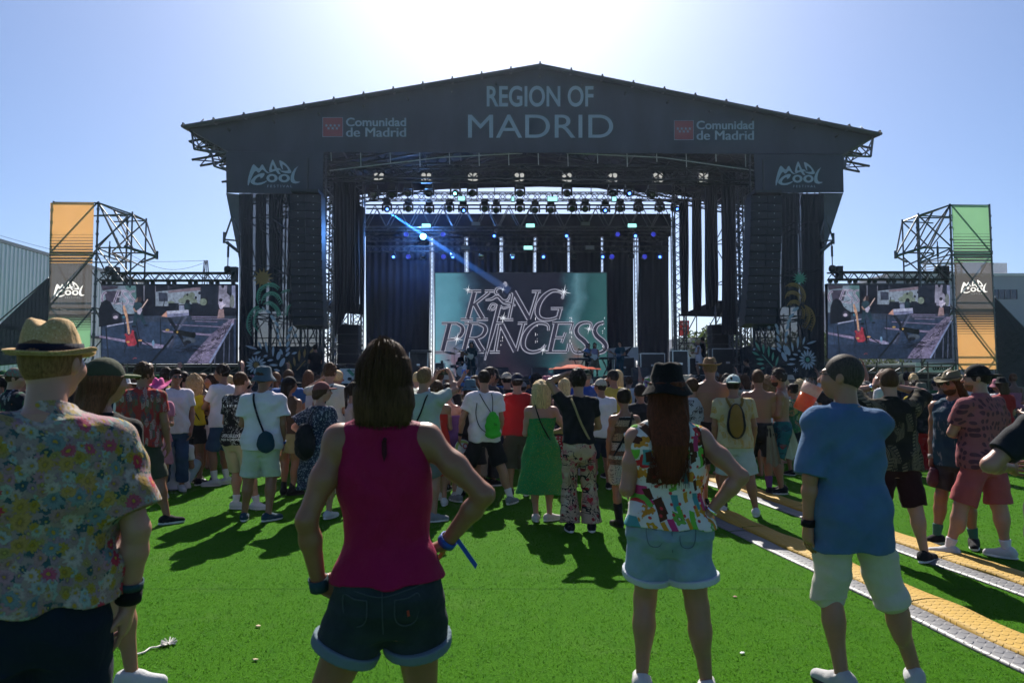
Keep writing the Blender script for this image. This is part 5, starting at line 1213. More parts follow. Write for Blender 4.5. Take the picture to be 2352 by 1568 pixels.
def nets(F, lo, res):
    I = F < 0
    c = I[:-1, :-1, :-1].astype(np.int8)
    for dx in (0, 1):
        for dy in (0, 1):
            for dz in (0, 1):
                if dx + dy + dz: c = c + I[dx:F.shape[0] - 1 + dx, dy:F.shape[1] - 1 + dy, dz:F.shape[2] - 1 + dz]
    act = np.argwhere((c > 0) & (c < 8))
    if len(act) == 0: return np.zeros((0, 3)), np.zeros((0, 4), int)
    cor = np.array([[i, j, k] for i in (0, 1) for j in (0, 1) for k in (0, 1)])
    val = np.stack([F[act[:, 0] + q[0], act[:, 1] + q[1], act[:, 2] + q[2]] for q in cor], 1)
    acc = np.zeros((len(act), 3)); cnt = np.zeros(len(act))
    for a in range(8):
        for b in range(a + 1, 8):
            if abs(cor[a] - cor[b]).sum() != 1: continue
            m = (val[:, a] < 0) != (val[:, b] < 0)
            t = val[m, a] / (val[m, a] - val[m, b]); acc[m] += cor[a] + t[:, None] * (cor[b] - cor[a]); cnt[m] += 1
    V = (act + acc / cnt[:, None]) * res + lo
    ix = np.full(c.shape, -1, np.int64); ix[tuple(act.T)] = np.arange(len(act))
    Q = []
    for ax in range(3):
        s0 = [slice(None)] * 3; s1 = [slice(None)] * 3; s0[ax] = slice(0, -1); s1[ax] = slice(1, None)
        a, b = I[tuple(s0)], I[tuple(s1)]
        for sg in (0, 1):
            e = np.argwhere((a & ~b) if sg == 0 else (~a & b))
            u, v = (ax + 1) % 3, (ax + 2) % 3
            e = e[(e[:, u] > 0) & (e[:, v] > 0) & (e[:, u] < F.shape[u] - 1) & (e[:, v] < F.shape[v] - 1)]
            q = []
            for du, dv in ((0, 0), (-1, 0), (-1, -1), (0, -1)) if sg == 0 else ((0, 0), (0, -1), (-1, -1), (-1, 0)):
                w_ = e.copy(); w_[:, u] += du; w_[:, v] += dv; q.append(ix[tuple(w_.T)])
            Q.append(np.stack(q, 1))
    Q = np.concatenate(Q); return V, Q[(Q >= 0).all(1)]
def fold_noise(amp, sx=22, sz=13, seed=0):
    r = random.Random(seed); ph = [r.uniform(0, 6) for _ in range(8)]; fr = [r.uniform(.75, 1.3) for _ in range(8)]
    def f(X, Y, Z_):
        w_ = 1.6 * np.sin(X * sx * .35 * fr[0] + Y * sx * .3 * fr[1] + ph[0]) + 1.2 * np.sin(Z_ * sz * .5 * fr[2] + ph[1])
        a = np.sin(X * sx * fr[3] + Z_ * sz * fr[4] + w_ + ph[2]) ; b = np.sin(-X * sx * .8 * fr[5] + Z_ * sz * 1.7 * fr[6] + Y * sx + ph[3] - w_); e = np.sin(Z_ * sz * 3.1 * fr[7] + X * sx * .5 + w_ * 1.3 + ph[4])
        g_ = np.sin(X * sx * 1.9 * fr[1] - Z_ * sz * 2.6 * fr[2] + 1.5 * w_ + ph[5]) * np.sin(Z_ * sz * .9 + Y * sx * .7 + ph[6]); return amp * (.5 * a + .35 * b + .3 * e * a + .38 * g_)
    return f
def hair_noise(amp, f1=75, fz=9, seed=0):
    amp *= .6
    r = random.Random(seed); p = [r.uniform(0, 6) for _ in range(6)]
    def f(X, Y, Z_):
        w_ = .9 * np.sin(Z_ * fz + p[0]) + .7 * np.sin(Z_ * fz * 2.3 + X * 20 + p[1])
        return amp * (.5 * np.sin(X * f1 + w_ + p[2]) * np.sin(Y * f1 * .8 + w_ * 1.2 + p[3]) + .35 * np.sin((X + Y) * f1 * 1.9 + 1.5 * w_ + p[4]) + .25 * np.sin(Z_ * fz * 3 + X * f1 * .4 + p[5]))
    return f
def curl_noise(amp, f=110):
    return lambda X, Y, Z_: amp * (np.sin(X * f + 2 * np.sin(Z_ * 40)) * np.sin(Y * f * .9 + 1.7 * np.sin(X * 35)) * np.sin(Z_ * f * .8 + 2 * np.sin(Y * 30)) + .6 * np.sin(X * 37 + Z_ * 29) * np.sin(Z_ * 43 - Y * 31))

MALE = np.array([(.76, .11, .085, -.005), (.80, .145, .105, -.008), (.86, .166, .12, -.014), (.93, .170, .122, -.014), (1.0, .160, .112, -.006), (1.08, .153, .106, 0), (1.18, .162, .112, .002), (1.28, .176, .12, .002), (1.36, .180, .112, -.005), (1.41, .165, .088, -.016), (1.445, .11, .068, -.022), (1.49, .056, .054, -.02)])
FEM = np.array([(.76, .11, .09, -.01), (.80, .15, .112, -.016), (.86, .176, .128, -.022), (.92, .178, .128, -.024), (1.0, .155, .104, -.008), (1.08, .132, .092, .002), (1.16, .137, .100, .008), (1.25, .152, .122, .014), (1.33, .150, .106, .002), (1.395, .135, .078, -.014), (1.44, .088, .058, -.02), (1.49, .048, .048, -.02)])
ARMS = {'down': ((.13, -.03, -1), (.04, .18, -1)), 'relax': ((.2, .0, -1), (-.05, .3, -.95)), 'hip': ((.72, -.42, -.8), (-.72, .30, -.52)), 'front': ((.16, .08, -1), (-.55, .85, .18)), 'low': ((.14, .05, -1), (-.45, .8, -.45)), 'pocket': ((.30, -.22, -1), (-.14, .26, -1)),
        'up': ((.25, .35, .9), (-.15, .15, 1)), 'phone': ((.3, .75, .25), (-.1, .35, 1)), 'head': ((.9, .25, .30), (-.85, .1, .50)), 'face': ((.75, .55, -.05), (-.75, .25, .65)), 'drink': ((.35, .75, -.55), (-.35, .45, .8)), 'guitar': ((.25, -.1, -1), (-.8, .7, -.2)), 'neck': ((.35, .2, -1), (.25, .7, .25)), 'back': ((.2, -.2, -1), (-.2, -.1, -1))}
def unit(v): v = np.asarray(v, float); return v / (np.linalg.norm(v) + 1e-12)
def rotz(a): c, s_ = math.cos(a), math.sin(a); return np.array([[c, -s_, 0], [s_, c, 0], [0, 0, 1.0]])
def rotx(a): c, s_ = math.cos(a), math.sin(a); return np.array([[1.0, 0, 0], [0, c, -s_], [0, s_, c]])
def roty(a): c, s_ = math.cos(a), math.sin(a); return np.array([[c, 0, s_], [0, 1.0, 0], [-s_, 0, c]])
skins = {'fair': (.50, .265, .19), 'light': (.42, .215, .14), 'tan': (.34, .155, .09), 'brown': (.20, .10, .062), 'dark': (.075, .04, .026)}
def skin(k):
    nm = 'skin_' + k
    if nm in MATS: return MATS[nm]
    N = NT(nm).set(.44, .4); c = dk(skins[k], .74); v = N.coord()
    f = N.noise(v, 7, 5).outputs['Fac']; g_ = N.noise(v, 60, 3).outputs['Fac']
    col = N.mix(N.ramp(f, [(.35, 0.0), (.7, 1.0)]), dk(c, .9), (min(1, c[0] * 1.12), c[1] * .98, c[2] * .95)); col = N.mix(N.ramp(g_, [(.5, 0.0), (.8, .25)]), col, dk(c, .7))
    N.l(col, N.b.inputs['Base Color']); N.b.inputs['Subsurface Weight'].default_value = .12; N.b.inputs['Subsurface Radius'].default_value = (.9, .35, .2); N.b.inputs['Subsurface Scale'].default_value = .012
    N.bump(g_, .12, .003); MATS[nm] = N.m; return N.m
def hair_mat(nm, c):
    nm = 'hair_' + nm
    if nm in MATS: return MATS[nm]
    N = NT(nm).set(.6, .06); v = N.coord(160, 160, 7); f = N.noise(v, 1.0, 3, .7, .4).outputs['Fac']; g_ = N.noise(N.coord(40, 40, 3), 1.0, 2).outputs['Fac']
    col = N.mix(N.ramp(f, [(.3, 0.0), (.7, 1.0)]), dk(c, .45), dk(c, 1.7)); col = N.mix(N.ramp(g_, [(.5, 0.0), (.75, .5)]), col, dk(c, 1.5)); N.l(col, N.b.inputs['Base Color'])
    N.bump(f, .55, .005); MATS[nm] = N.m; return N.m
HC = {'dark': (.018, .012, .009), 'brown': (.055, .027, .014), 'red': (.075, .022, .010), 'light': (.15, .08, .04), 'blond': (.42, .30, .15), 'grey': (.13, .12, .11), 'ash': (.05, .04, .034), 'black': (.008, .0075, .008), 'curl': (.24, .15, .075), 'auburn': (.10, .045, .022)}
def fabric(name, c, rough=.85, var=.12, transl=0.0):
    nm = 'cloth_' + name
    if nm in MATS: return MATS[nm]
    c = dk(c, .78); N = NT(nm).set(rough, .1); v = N.coord()
    f = N.noise(v, 5, 4).outputs['Fac']; wv = N.noise(N.coord(1, 1, 1), 420, 2).outputs['Fac']
    col = N.mix(N.ramp(f, [(.3, 0.0), (.7, 1.0)]), dk(c, 1 - var), dk(c, 1 + var)); col = N.mix(N.math('MULTIPLY', wv, .25), col, dk(c, .6)); N.l(col, N.b.inputs['Base Color'])
    h = N.math('ADD', N.noise(N.coord(1, 1, .6), 16, 3, .5, .8).outputs['Fac'], N.math('MULTIPLY', wv, .15)); N.bump(h, .6, .014)
    N.b.inputs['Sheen Weight'].default_value = .03
    sh = N.b.outputs[0]
    if transl:
        t = N.n('BsdfTranslucent'); N.l(col, t.inputs[0]); mx = N.n('MixShader'); mx.inputs[0].default_value = transl; N.l(sh, mx.inputs[1]); N.l(t.outputs[0], mx.inputs[2]); N.l(mx.outputs[0], N.out.inputs[0])
    MATS[nm] = N.m; return N.m
def flat_vec(N, s=1.0, rot=0.0):
    t = N.n('TexCoord'); sx = N.n('SeparateXYZ'); N.l(t.outputs['Object'], sx.inputs[0]); cb = N.n('CombineXYZ')
    N.l(N.math('MULTIPLY', N.math('ADD', sx.outputs[0], N.math('MULTIPLY', sx.outputs[1], .75)), s), cb.inputs[0]); N.l(N.math('MULTIPLY', sx.outputs[2], s), cb.inputs[1]); return cb.outputs[0]
def flowers(N, col, scale, palette, petals, size, seed, centre, chance=1.0):
    """scatter of round petalled blooms printed on the cloth"""
    off = N.n('Mapping'); off.inputs['Location'].default_value = (seed * 3.7, seed * 1.9, 0); N.l(flat_vec(N, scale), off.inputs[0]); vw = N.n('VectorMath', operation='MULTIPLY_ADD'); N.l(N.noise(off.outputs[0], 1.6, 2).outputs['Color'], vw.inputs[0]); vw.inputs[1].default_value = (.5, .5, 0); N.l(off.outputs[0], vw.inputs[2]); vec = vw.outputs[0]
    vo = N.n('TexVoronoi', voronoi_dimensions='2D'); vo.inputs['Scale'].default_value = 1; vo.inputs['Randomness'].default_value = .85; N.l(vec, vo.inputs['Vector'])
    sb = N.n('VectorMath', operation='SUBTRACT'); N.l(vec, sb.inputs[0]); N.l(vo.outputs['Position'], sb.inputs[1]); xy = N.n('SeparateXYZ'); N.l(sb.outputs[0], xy.inputs[0])
    ang = N.math('ARCTAN2', xy.outputs[1], xy.outputs[0]); sc_ = N.n('SeparateColor'); N.l(vo.outputs['Color'], sc_.inputs[0])
    wob = N.math('ADD', 1.0, N.math('MULTIPLY', N.math('COSINE', N.math('ADD', N.math('MULTIPLY', ang, petals), N.math('MULTIPLY', sc_.outputs[0], 6.0))), .16))
    rad = N.math('MULTIPLY', wob, N.math('MULTIPLY', N.math('ADD', .65, N.math('MULTIPLY', sc_.outputs[1], .5)), size))
    m = N.math('LESS_THAN', vo.outputs['Distance'], rad)
    if chance < 1: m = N.math('MULTIPLY', m, N.math('LESS_THAN', sc_.outputs[2], chance))
    pc_ = N.ramp(sc_.outputs[0], [((i + .001) / len(palette), c) for i, c in enumerate(palette)], 'CONSTANT')
    shade = N.ramp(N.math('DIVIDE', vo.outputs['Distance'], rad), [(.25, .55), (.6, 1.0), (.95, .8)])
    pc_ = N.mix(1.0, pc_, shade, 'MULTIPLY')
    out = N.mix(m, col, pc_); cm = N.math('MULTIPLY', N.math('LESS_THAN', vo.outputs['Distance'], size * .22), m); return N.mix(cm, out, centre)
def leaves(N, col, scale, palette, rot, seed, thr=.36, veins=True):
    mp = N.n('Mapping'); mp.inputs['Rotation'].default_value = (0, 0, rot); mp.inputs['Scale'].default_value = (1, .42, 1); mp.inputs['Location'].default_value = (seed, seed * 2.3, 0); N.l(flat_vec(N, scale), mp.inputs[0])
    vo = N.n('TexVoronoi', voronoi_dimensions='2D'); vo.inputs['Scale'].default_value = 1; N.l(mp.outputs[0], vo.inputs['Vector'])
    sb = N.n('VectorMath', operation='SUBTRACT'); N.l(mp.outputs[0], sb.inputs[0]); N.l(vo.outputs['Position'], sb.inputs[1]); xy = N.n('SeparateXYZ'); N.l(sb.outputs[0], xy.inputs[0])
    r = N.math('ADD', N.math('ABSOLUTE', xy.outputs[0]), N.math('MULTIPLY', N.math('ABSOLUTE', xy.outputs[1]), .8)); m = N.math('LESS_THAN', r, thr)
    sc_ = N.n('SeparateColor'); N.l(vo.outputs['Color'], sc_.inputs[0]); pc_ = N.ramp(sc_.outputs[0], [((i + .001) / len(palette), c) for i, c in enumerate(palette)], 'CONSTANT')
    if veins:
        v = N.math('SINE', N.math('ADD', N.math('MULTIPLY', xy.outputs[1], 46), N.math('MULTIPLY', N.math('ABSOLUTE', xy.outputs[0]), 40))); m = N.math('MULTIPLY', m, N.math('GREATER_THAN', v, -.45)); m = N.math('MULTIPLY', m, N.math('GREATER_THAN', N.math('ABSOLUTE', xy.outputs[0]), .018))
    return N.mix(m, col, pc_)
def printed(name, base, fn):
    nm = 'cloth_' + name
    if nm in MATS: return MATS[nm]
    N = NT(nm).set(.85, .1); t = N.n('RGB'); t.outputs[0].default_value = (*base, 1); col = fn(N, t.outputs[0])
    f = N.noise(N.coord(), 6, 4).outputs['Fac']; col = N.mix(1.0, col, N.ramp(f, [(.3, .62), (.7, .80)]), 'MULTIPLY'); N.l(col, N.b.inputs['Base Color'])
    N.bump(N.noise(N.coord(1, 1, .6), 16, 3, .5, .8).outputs['Fac'], .6, .014); MATS[nm] = N.m; return N.m
def dots(N, col, scale, c, thr=.2, seed=0, stretch=1.0):
    mp = N.n('Mapping'); mp.inputs['Scale'].default_value = (1, stretch, 1); mp.inputs['Location'].default_value = (seed, seed, 0); N.l(flat_vec(N, scale), mp.inputs[0]); vo = N.n('TexVoronoi', voronoi_dimensions='2D'); vo.inputs['Scale'].default_value = 1; vo.inputs['Randomness'].default_value = .6; N.l(mp.outputs[0], vo.inputs['Vector'])
    return N.mix(N.math('LESS_THAN', vo.outputs['Distance'], thr), col, c)
def speck(N, col, scale, c, lo=.55, hi=.6, stretch=(1, 1, 1)):
    return N.mix(N.ramp(N.noise(N.coord(*stretch), scale, 3, .6).outputs['Fac'], [(lo, 0.0), (hi, 1.0)]), col, c)
def scribble(N, col, scale, c, wd=.012, seed=0.0):
    mp = N.n('Mapping'); mp.inputs['Location'].default_value = (seed, seed * .7, 0); N.l(flat_vec(N, 1), mp.inputs[0]); nz = N.noise(mp.outputs[0], scale, 2, .5, 1.2).outputs['Fac']
    gate = N.math('GREATER_THAN', N.noise(mp.outputs[0], scale * .45, 1).outputs['Fac'], .52)
    return N.mix(N.math('MULTIPLY', N.math('LESS_THAN', N.math('ABSOLUTE', N.math('SUBTRACT', nz, .5)), wd), gate), col, c)
def banded(N, col, stops):
    t = N.n('TexCoord'); sx = N.n('SeparateXYZ'); N.l(t.outputs['Object'], sx.inputs[0]); z = N.math('MULTIPLY', sx.outputs[2], .5)
    return N.ramp(z, stops, 'CONSTANT')

def put(name, VF, M, T, parent, mats, mi=None, smooth=True):
    V, F = VF; V = V @ M.T + T if M is not None else V
    me = np_mesh(name, V, F, smooth, mi); return new_obj(name, me, parent, mats if isinstance(mats, list) else [mats])
def lathe_np(prof, seg=40, warp=None):
    prof = np.array(prof); n = len(prof); a = np.arange(seg) * 2 * np.pi / seg
    V = np.stack([prof[None, :, 0] * np.cos(a)[:, None], prof[None, :, 0] * np.sin(a)[:, None], np.broadcast_to(prof[None, :, 1], (seg, n))], -1).reshape(-1, 3)
    if warp is not None: V = warp(V)
    i = np.arange(seg)[:, None]; j = np.arange(n - 1)[None, :]; k = (i + 1) % seg
    return V, np.stack([i * n + j, k * n + j, k * n + j + 1, i * n + j + 1], -1).reshape(-1, 4)

class Person: pass
def person(label, px, Y, top, yaw=0, sex='m', build=1.0, sk='light', hair=('short', 'brown'), hat=None, shirt=None, pants=None, shoes=None, armL='down', armR='down', feet=None, sway=0.0, lean=(0, 0), head=(0, 0, 0), group=None, lod=1.0, glasses=None, beard=None, socks=None, face=False, ground=0.0, H=None, sit=0.0, belly=0.0, name='person', handL=None, handR=None, hem=None, shrug=0.0, hoff=(0, 0, 0)):
    p0 = at(px, top, Y); hx = {None: 0, 'cap': .015, 'capback': .015, 'bucket': .03, 'fedora': .045, 'cowboy': .05, 'sunhat': .04}.get(hat[0] if hat else None, 0) + {'curly': .03, 'wild': .02}.get(hair[0], .006)
    if H is None: H = p0.z - ground - hx + sit
    s = H / 1.75; hs = .45 + .55 * s; res = max(.0046, min(.0125, Y * .00105)) * lod
    t = thing(name, label, 'person', group, loc=(p0.x, Y, ground)); t.rotation_euler.z = R(yaw); P_ = Person(); P_.t = t; P_.s = s
    tab = (MALE if sex == 'm' else FEM).copy() * s; tab[:, 1] *= build * (1.04 if build > 1 else 1); tab[:, 2] *= build ** 1.2
    if belly: m = np.exp(-((tab[:, 0] / s - 1.08) / .12) ** 2); tab[:, 2] += belly * m; tab[:, 3] += belly * .55 * m; tab[:, 1] += belly * .6 * m
    tab[:, 0] -= sit
    dz = -sit
    zc = tab[:, 0]; f = np.clip((zc - .9 * s - dz) / (.5 * s), 0, 1)
    CX = sway * s * (1 - f) + lean[0] * s * f; CY = tab[:, 3] + lean[1] * s * f
    SW = (.172 if sex == 'm' else .15) * s * (build ** .8); SZ = (1.405 if sex == 'm' else 1.385) * s + dz + shrug; HZ = .90 * s + dz; HWd = .088 * s * build ** .5
    # legs by two-bone reach
    feet = feet or ((-.12, 0, 12), (.12, 0, -12)); legs = []
    for sd_, (fx, fy, fa) in zip((-1, 1), feet):
        hip = A3(sway * s + sd_ * HWd, -.01 * s, HZ); an = A3(fx * s, fy * s, .085 * s); L1, L2 = .424 * s, .404 * s; d = an - hip; dist = np.linalg.norm(d)
        pole = A3(sd_ * .12, 1, .0) if not sit else A3(sd_ * .4, .5, 1.0)
        if dist >= (L1 + L2) * .99: kn = hip + d * (L1 / (L1 + L2)); 
        else:
            x = (L1 ** 2 - L2 ** 2 + dist ** 2) / (2 * dist); h = math.sqrt(max(0, L1 ** 2 - x ** 2)); u = d / dist; pv = unit(pole - u * pole.dot(u)); kn = hip + u * x + pv * h
        legs.append((hip, kn, an, fa))
    g_ = 1.0 if sex == 'm' else .93; bl = build ** .8
    arms = []
    for sd_, A_ in ((-1, armL), (1, armR)):
        S0 = A3(lean[0] * s + sd_ * SW, lean[1] * s - .012 * s, SZ)
        if A_[0] == 'to':
            L1, L2 = .29 * s, .255 * s; tg = A3(*A_[1:4]) * s; d = tg - S0; dist = min(np.linalg.norm(d), (L1 + L2) * .995); u = unit(d); x = (L1 ** 2 - L2 ** 2 + dist ** 2) / (2 * dist); h = math.sqrt(max(0, L1 ** 2 - x ** 2)); pole = A3(*(A_[4] if len(A_) > 4 else (sd_ * .7, -.1, -1))); pv = unit(pole - u * pole.dot(u)); E = S0 + u * x + pv * h; arms.append((sd_, S0, E, S0 + u * dist)); continue
        U, Fm = ARMS[A_] if isinstance(A_, str) else A_
        S0 = A3(lean[0] * s + sd_ * SW, lean[1] * s - .012 * s, SZ); E = S0 + unit(A3(U[0] * sd_, U[1], U[2])) * .29 * s; Wr = E + unit(A3(Fm[0] * sd_, Fm[1], Fm[2])) * .255 * s; arms.append((sd_, S0, E, Wr))
    # head frame
    HC_ = A3(lean[0] * s * 1.05, lean[1] * s * 1.15 + .012, SZ - shrug + (.155 if sex == 'm' else .175) * s + .098 * hs) + A3(*hoff); RH = rotz(R(head[0])) @ rotx(R(head[1])) @ roty(R(head[2])); hp = lambda *q: HC_ + RH @ (A3(*q) * hs)
    B = Field(res)
    B.loft(zc, CX, CY, tab[:, 1], tab[:, 2], .02 * s)
    for hip, kn, an, fa in legs:
        th = .088 * s * bl * (1.04 if sex == 'f' else 1); B.cone(hip + A3(0, -.012 * s, -.06 * s), kn, th, .054 * s * bl * g_, .05 * s); m = kn * .68 + an * .32
        B.ell(m + A3(0, -.018 * s, 0), (.050 * s * bl * g_, .056 * s * bl * g_, .13 * s), None, .04 * s); B.cone(kn, m, .051 * s * bl * g_, .050 * s * bl * g_, .04 * s); B.cone(m, an, .049 * s * bl * g_, .034 * s * g_, .03 * s); B.ell(kn + A3(0, .012 * s, 0), (.045 * s * g_, .05 * s * g_, .055 * s), None, .03 * s)
        fd = A3(-math.sin(R(fa)), math.cos(R(fa)), 0); B.cone(an + A3(0, 0, -.02 * s), A3(an[0], an[1], .04 * s + an[2] - .085 * s) + fd * .105 * s, .033 * s, .026 * s, .02 * s)
    B.cone(A3(lean[0] * s, lean[1] * s - .025 * s, SZ + .055 * s), A3(HC_[0], HC_[1] - .018, HC_[2] - .05 * hs), .056 * s * g_ * bl ** .5, .054 * s * g_ * bl ** .4, .035 * s)
    for sd_, S0, E, Wr in arms:
        B.cone(A3(lean[0] * s + sd_ * .04 * s, lean[1] * s - .022 * s, SZ + .035 * s), S0, .044 * s * g_ * bl, .046 * s * g_ * bl, .04 * s); B.ell(S0 + A3(sd_ * .006, 0, -.012 * s), (.053 * s * g_ * bl, .056 * s * g_ * bl, .062 * s * g_), None, .04 * s)
        m = S0 * .5 + E * .5; B.cone(S0, m, .047 * s * g_ * bl, .046 * s * g_ * bl, .03 * s); B.cone(m, E, .046 * s * g_ * bl, .037 * s * g_ * bl, .03 * s); fm = E * .7 + Wr * .3; B.cone(E, fm, .037 * s * g_ * bl, .039 * s * g_ * bl, .02 * s); B.cone(fm, Wr, .039 * s * g_ * bl, .0255 * s * g_, .02 * s)
        spec = (handL if sd_ < 0 else handR) or {}
        u = unit(spec.get('dir', Wr - E)); nrm = spec.get('palm', A3(-sd_, .15, 0)); nrm = unit(A3(*nrm) - u * np.dot(A3(*nrm), u)); v = np.cross(u, nrm) * spec.get('flip', 1) ; cl = spec.get('curl', .35); fr = max(.0082 * s, res * .74)
        th_s = spec.get('thumb', 1); 
        B.ell(Wr + u * .045 * s, (.036 * s, .018 * s, .055 * s), np.stack([v, nrm, u], 1), .016 * s)
        for i in range(4):
            kq = Wr + u * (.084 - .004 * abs(i - 1.4)) * s + v * (i - 1.5) * .0205 * s; B.cone(Wr + u * .02 * s + v * (i - 1.5) * .011 * s, kq, .014 * s, .0115 * s, .012 * s)
            dir_ = unit(u + v * (i - 1.5) * spec.get('spread', .07)); q = kq; ln = (.94, 1.08, 1.02, .8)[i]
            for sgl, rr in ((.042, 1.0), (.027, .93), (.021, .82)):
                a = cl * (1 + .15 * (i - 1)); dir_ = unit(dir_ * math.cos(a) + nrm * math.sin(a)); q2 = q + dir_ * sgl * ln * s; B.cone(q, q2, fr * rr, fr * rr * .93, .006 * s); q = q2
        tb = Wr + u * .022 * s - v * .026 * s * th_s + nrm * .006 * s; td = unit(u * .62 - v * .62 * th_s + nrm * .45); t1 = tb + td * .045 * s; B.cone(tb, t1, .0135 * s, .0105 * s, .012 * s); td = unit(td + u * .45 + nrm * cl * .5); t2 = t1 + td * .032 * s; B.cone(t1, t2, fr * 1.1, fr, .006 * s); B.cone(t2, t2 + unit(td + u * .2) * .022 * s, fr, fr * .9, .006 * s)
        if sd_ < 0: P_.handL, P_.uL, P_.nL = Wr + u * .085 * s + nrm * .03 * s, u, nrm
        else: P_.handR, P_.uR, P_.nR = Wr + u * .085 * s + nrm * .03 * s, u, nrm
    # head
    e3 = lambda c, r, k=.02: B.ell(hp(*c), A3(*r) * hs, RH, k * hs)
    e3((0, 0, .01), (.077, .096, .103)); e3((0, .028, -.055), (.060, .066, .068), .035); e3((0, .052, -.088), (.034, .036, .03), .03); e3((0, .078, -.005), (.05, .022, .03), .03)
    B.cone(hp(0, .098, .0), hp(0, .120, -.034), .009 * hs, .0145 * hs, .012 * hs); e3((0, .098, -.062), (.026, .012, .008), .012); e3((0, .096, -.073), (.022, .011, .008), .01)
    for q in (-1, 1): e3((q * .0785, -.008, -.012), (.009, .020, .029), .008); e3((q * .034, .088, .022), (.024, .012, .008), .012); e3((q * .043, .07, -.035), (.026, .028, .024), .03)
    P_.body = put('body', B.mesh(), None, None, t, skin(sk))
    P_.hp, P_.HC, P_.RH, P_.hs = hp, HC_, RH, hs
    hd = lambda nm, VF, m: put(nm, (VF[0] * hs, VF[1]), RH, HC_, t, m)
    if face:
        for q in (-1, 1):
            V, F = lathe_np([(0, .0125), (.006, .011), (.0105, .0065), (.0125, 0), (.0105, -.0065), (0, -.0125)], 14); eo = hd('eye', (V + A3(q * .032, .083, .0), F), mat('eye_white', (.6, .58, .55), .2))
            V, F = lathe_np([(0, .0035), (.006, .002), (.0065, 0)], 12); hd('iris', (V @ rotx(-math.pi / 2).T + A3(q * .032, .0945, 0), F), mat('iris_dark', (.03, .02, .015), .15)).parent = t
    hr = max(.0045, min(.011, res)) / 1.0
    # hair
    st, hc = hair[0], hair[1]
    if st != 'bald':
        hm = hair_mat(hc, HC[hc]); Hf = Field(hr); nz = hair_noise(.006, 75, 9, px)
        if st == 'buzz': Hf.ell((0, -.005, .015), (.0825, .1015, .1075)); Hf.plane((0, .75, -1), .075); Hf.plane((0, 1, -.62), .068); Hf.plane((0, -.15, -1), .078); nz = None
        elif st in ('short', 'fade', 'wild', 'bun', 'quiff'):
            Hf.ell((0, -.008, .017), (.086, .104, .110))
            if st == 'quiff': Hf.ell((0, .035, .085), (.06, .06, .045), None, .03)
            if st == 'wild': Hf.ell((0, -.004, .05), (.088, .10, .092), None, .03); nz = curl_noise(.009, 95)
            if st == 'bun': Hf.ell((0, -.085, .075), (.042, .045, .04), None, .008)
            Hf.plane((0, .75, -1), .062 if st != 'fade' else .02); Hf.plane((0, 1, -.55), .066); Hf.plane((0, -.2, -1), .085 if st != 'fade' else .02)
            if st == 'fade': Hf.ell((0, -.004, .012), (.0803, .0993, .1055), None, .01); Hf.plane((0, .75, -1), .085); Hf.plane((0, 1, -.62), .070); Hf.plane((0, -.2, -1), .075)
        elif st in ('long', 'bob', 'ponytail', 'curly'):
            ln = hair[2] if len(hair) > 2 else {'long': .34, 'bob': .2, 'ponytail': .0, 'curly': .27}[st]
            Hf.ell((0, -.008, .017), (.091, .109, .113))
            if st == 'ponytail': Hf.ell((0, -.10, .03), (.03, .03, .03), None, .02); Hf.cone((0, -.115, .02), (.01, -.12, -.26), .034, .016, .02)
            elif st == 'curly': Hf.ell((0, -.03, -.01), (.118, .112, .115), None, .04); Hf.loft([-ln, -ln * .75, -ln * .4, 0, .05], [0] * 5, [-.05, -.05, -.045, -.03, -.02], [.075, .120, .128, .118, .09], [.045, .07, .085, .1, .09], .04)
            else:
                w1 = .088 if st == 'bob' else .098; bo = max(0, ln - .22) * .30; Hf.loft([-ln, -ln * .92, -ln * .6, -ln * .3, -.03, .05], [0, .002, .004, 0, 0, 0], [-.075 - bo, -.075 - bo, -.07 - bo, -.05 - bo * .3, -.022, -.012], [w1 * .9, w1 * 1.0, w1 * 1.06, w1 * 1.04, w1 * .99, .085] if ln < .42 else [w1 * .40, w1 * .62, w1 * .95, w1 * 1.16, w1 * 1.02, .085], [.022, .04, .055, .072, .092, .095], .03)
            if st != 'curly': Hf.plane((0, 1, -.42), .062)
            else: Hf.plane((0, 1, -.3), .07)
            if hat: Hf.plane((0, 0, 1), .026)
            nz = curl_noise(.016) if st == 'curly' else hair_noise(.0075, 62, 7, px)
        P_.hair = hd('hair', Hf.mesh(nz), hm)
    if beard:
        Bf = Field(max(.006, hr)); Bf.ell((0, .032, -.062), (.064, .07, .068)); Bf.ell((0, .055, -.092), (.038, .04, .034), None, .03); Bf.plane((0, -1, .2), -.035); Bf.plane((0, .35, 1), -.028); Bf.ell((0, .11, -.066), (.02, .02, .007), None, 0, 's'); hd('beard', Bf.mesh(hair_noise(.004, 110, 60)), hair_mat(beard, HC[beard]))
    if glasses:
        gm_ = mat('sunglass_lens', (.008, .008, .01), .06, .1, spec=.7) if glasses == 'sun' else mat('clear_lens', (.35, .37, .38), .05, .05, spec=.7, alpha=.3); fr_ = mat('spectacle_frame', (.012, .012, .013), .3, .1, spec=.5)
        V, F = lathe_np([(0, .003), (.017, .003), (.022, 0), (.017, -.003), (0, -.003)], 18); V = V * A3(1.12, .95, 1); Vs, Fs = [], []
        for q in (-1, 1): Vs.append(V @ rotx(math.pi / 2).T + A3(q * .034, .106, -.002)); Fs.append(F + len(V) * (q > 0))
        g1 = hd('sunglasses' if glasses == 'sun' else 'spectacles', (np.concatenate(Vs), np.concatenate(Fs)), gm_)
        mb = MB()
        for q in (-1, 1): mb.tube((q * .056, .104, .004), (q * .081, -.002, .006), .0032, 5); mb.tube((q * .034 - .024, .107, .015), (q * .034 + .024, .107, .015), .003, 5)
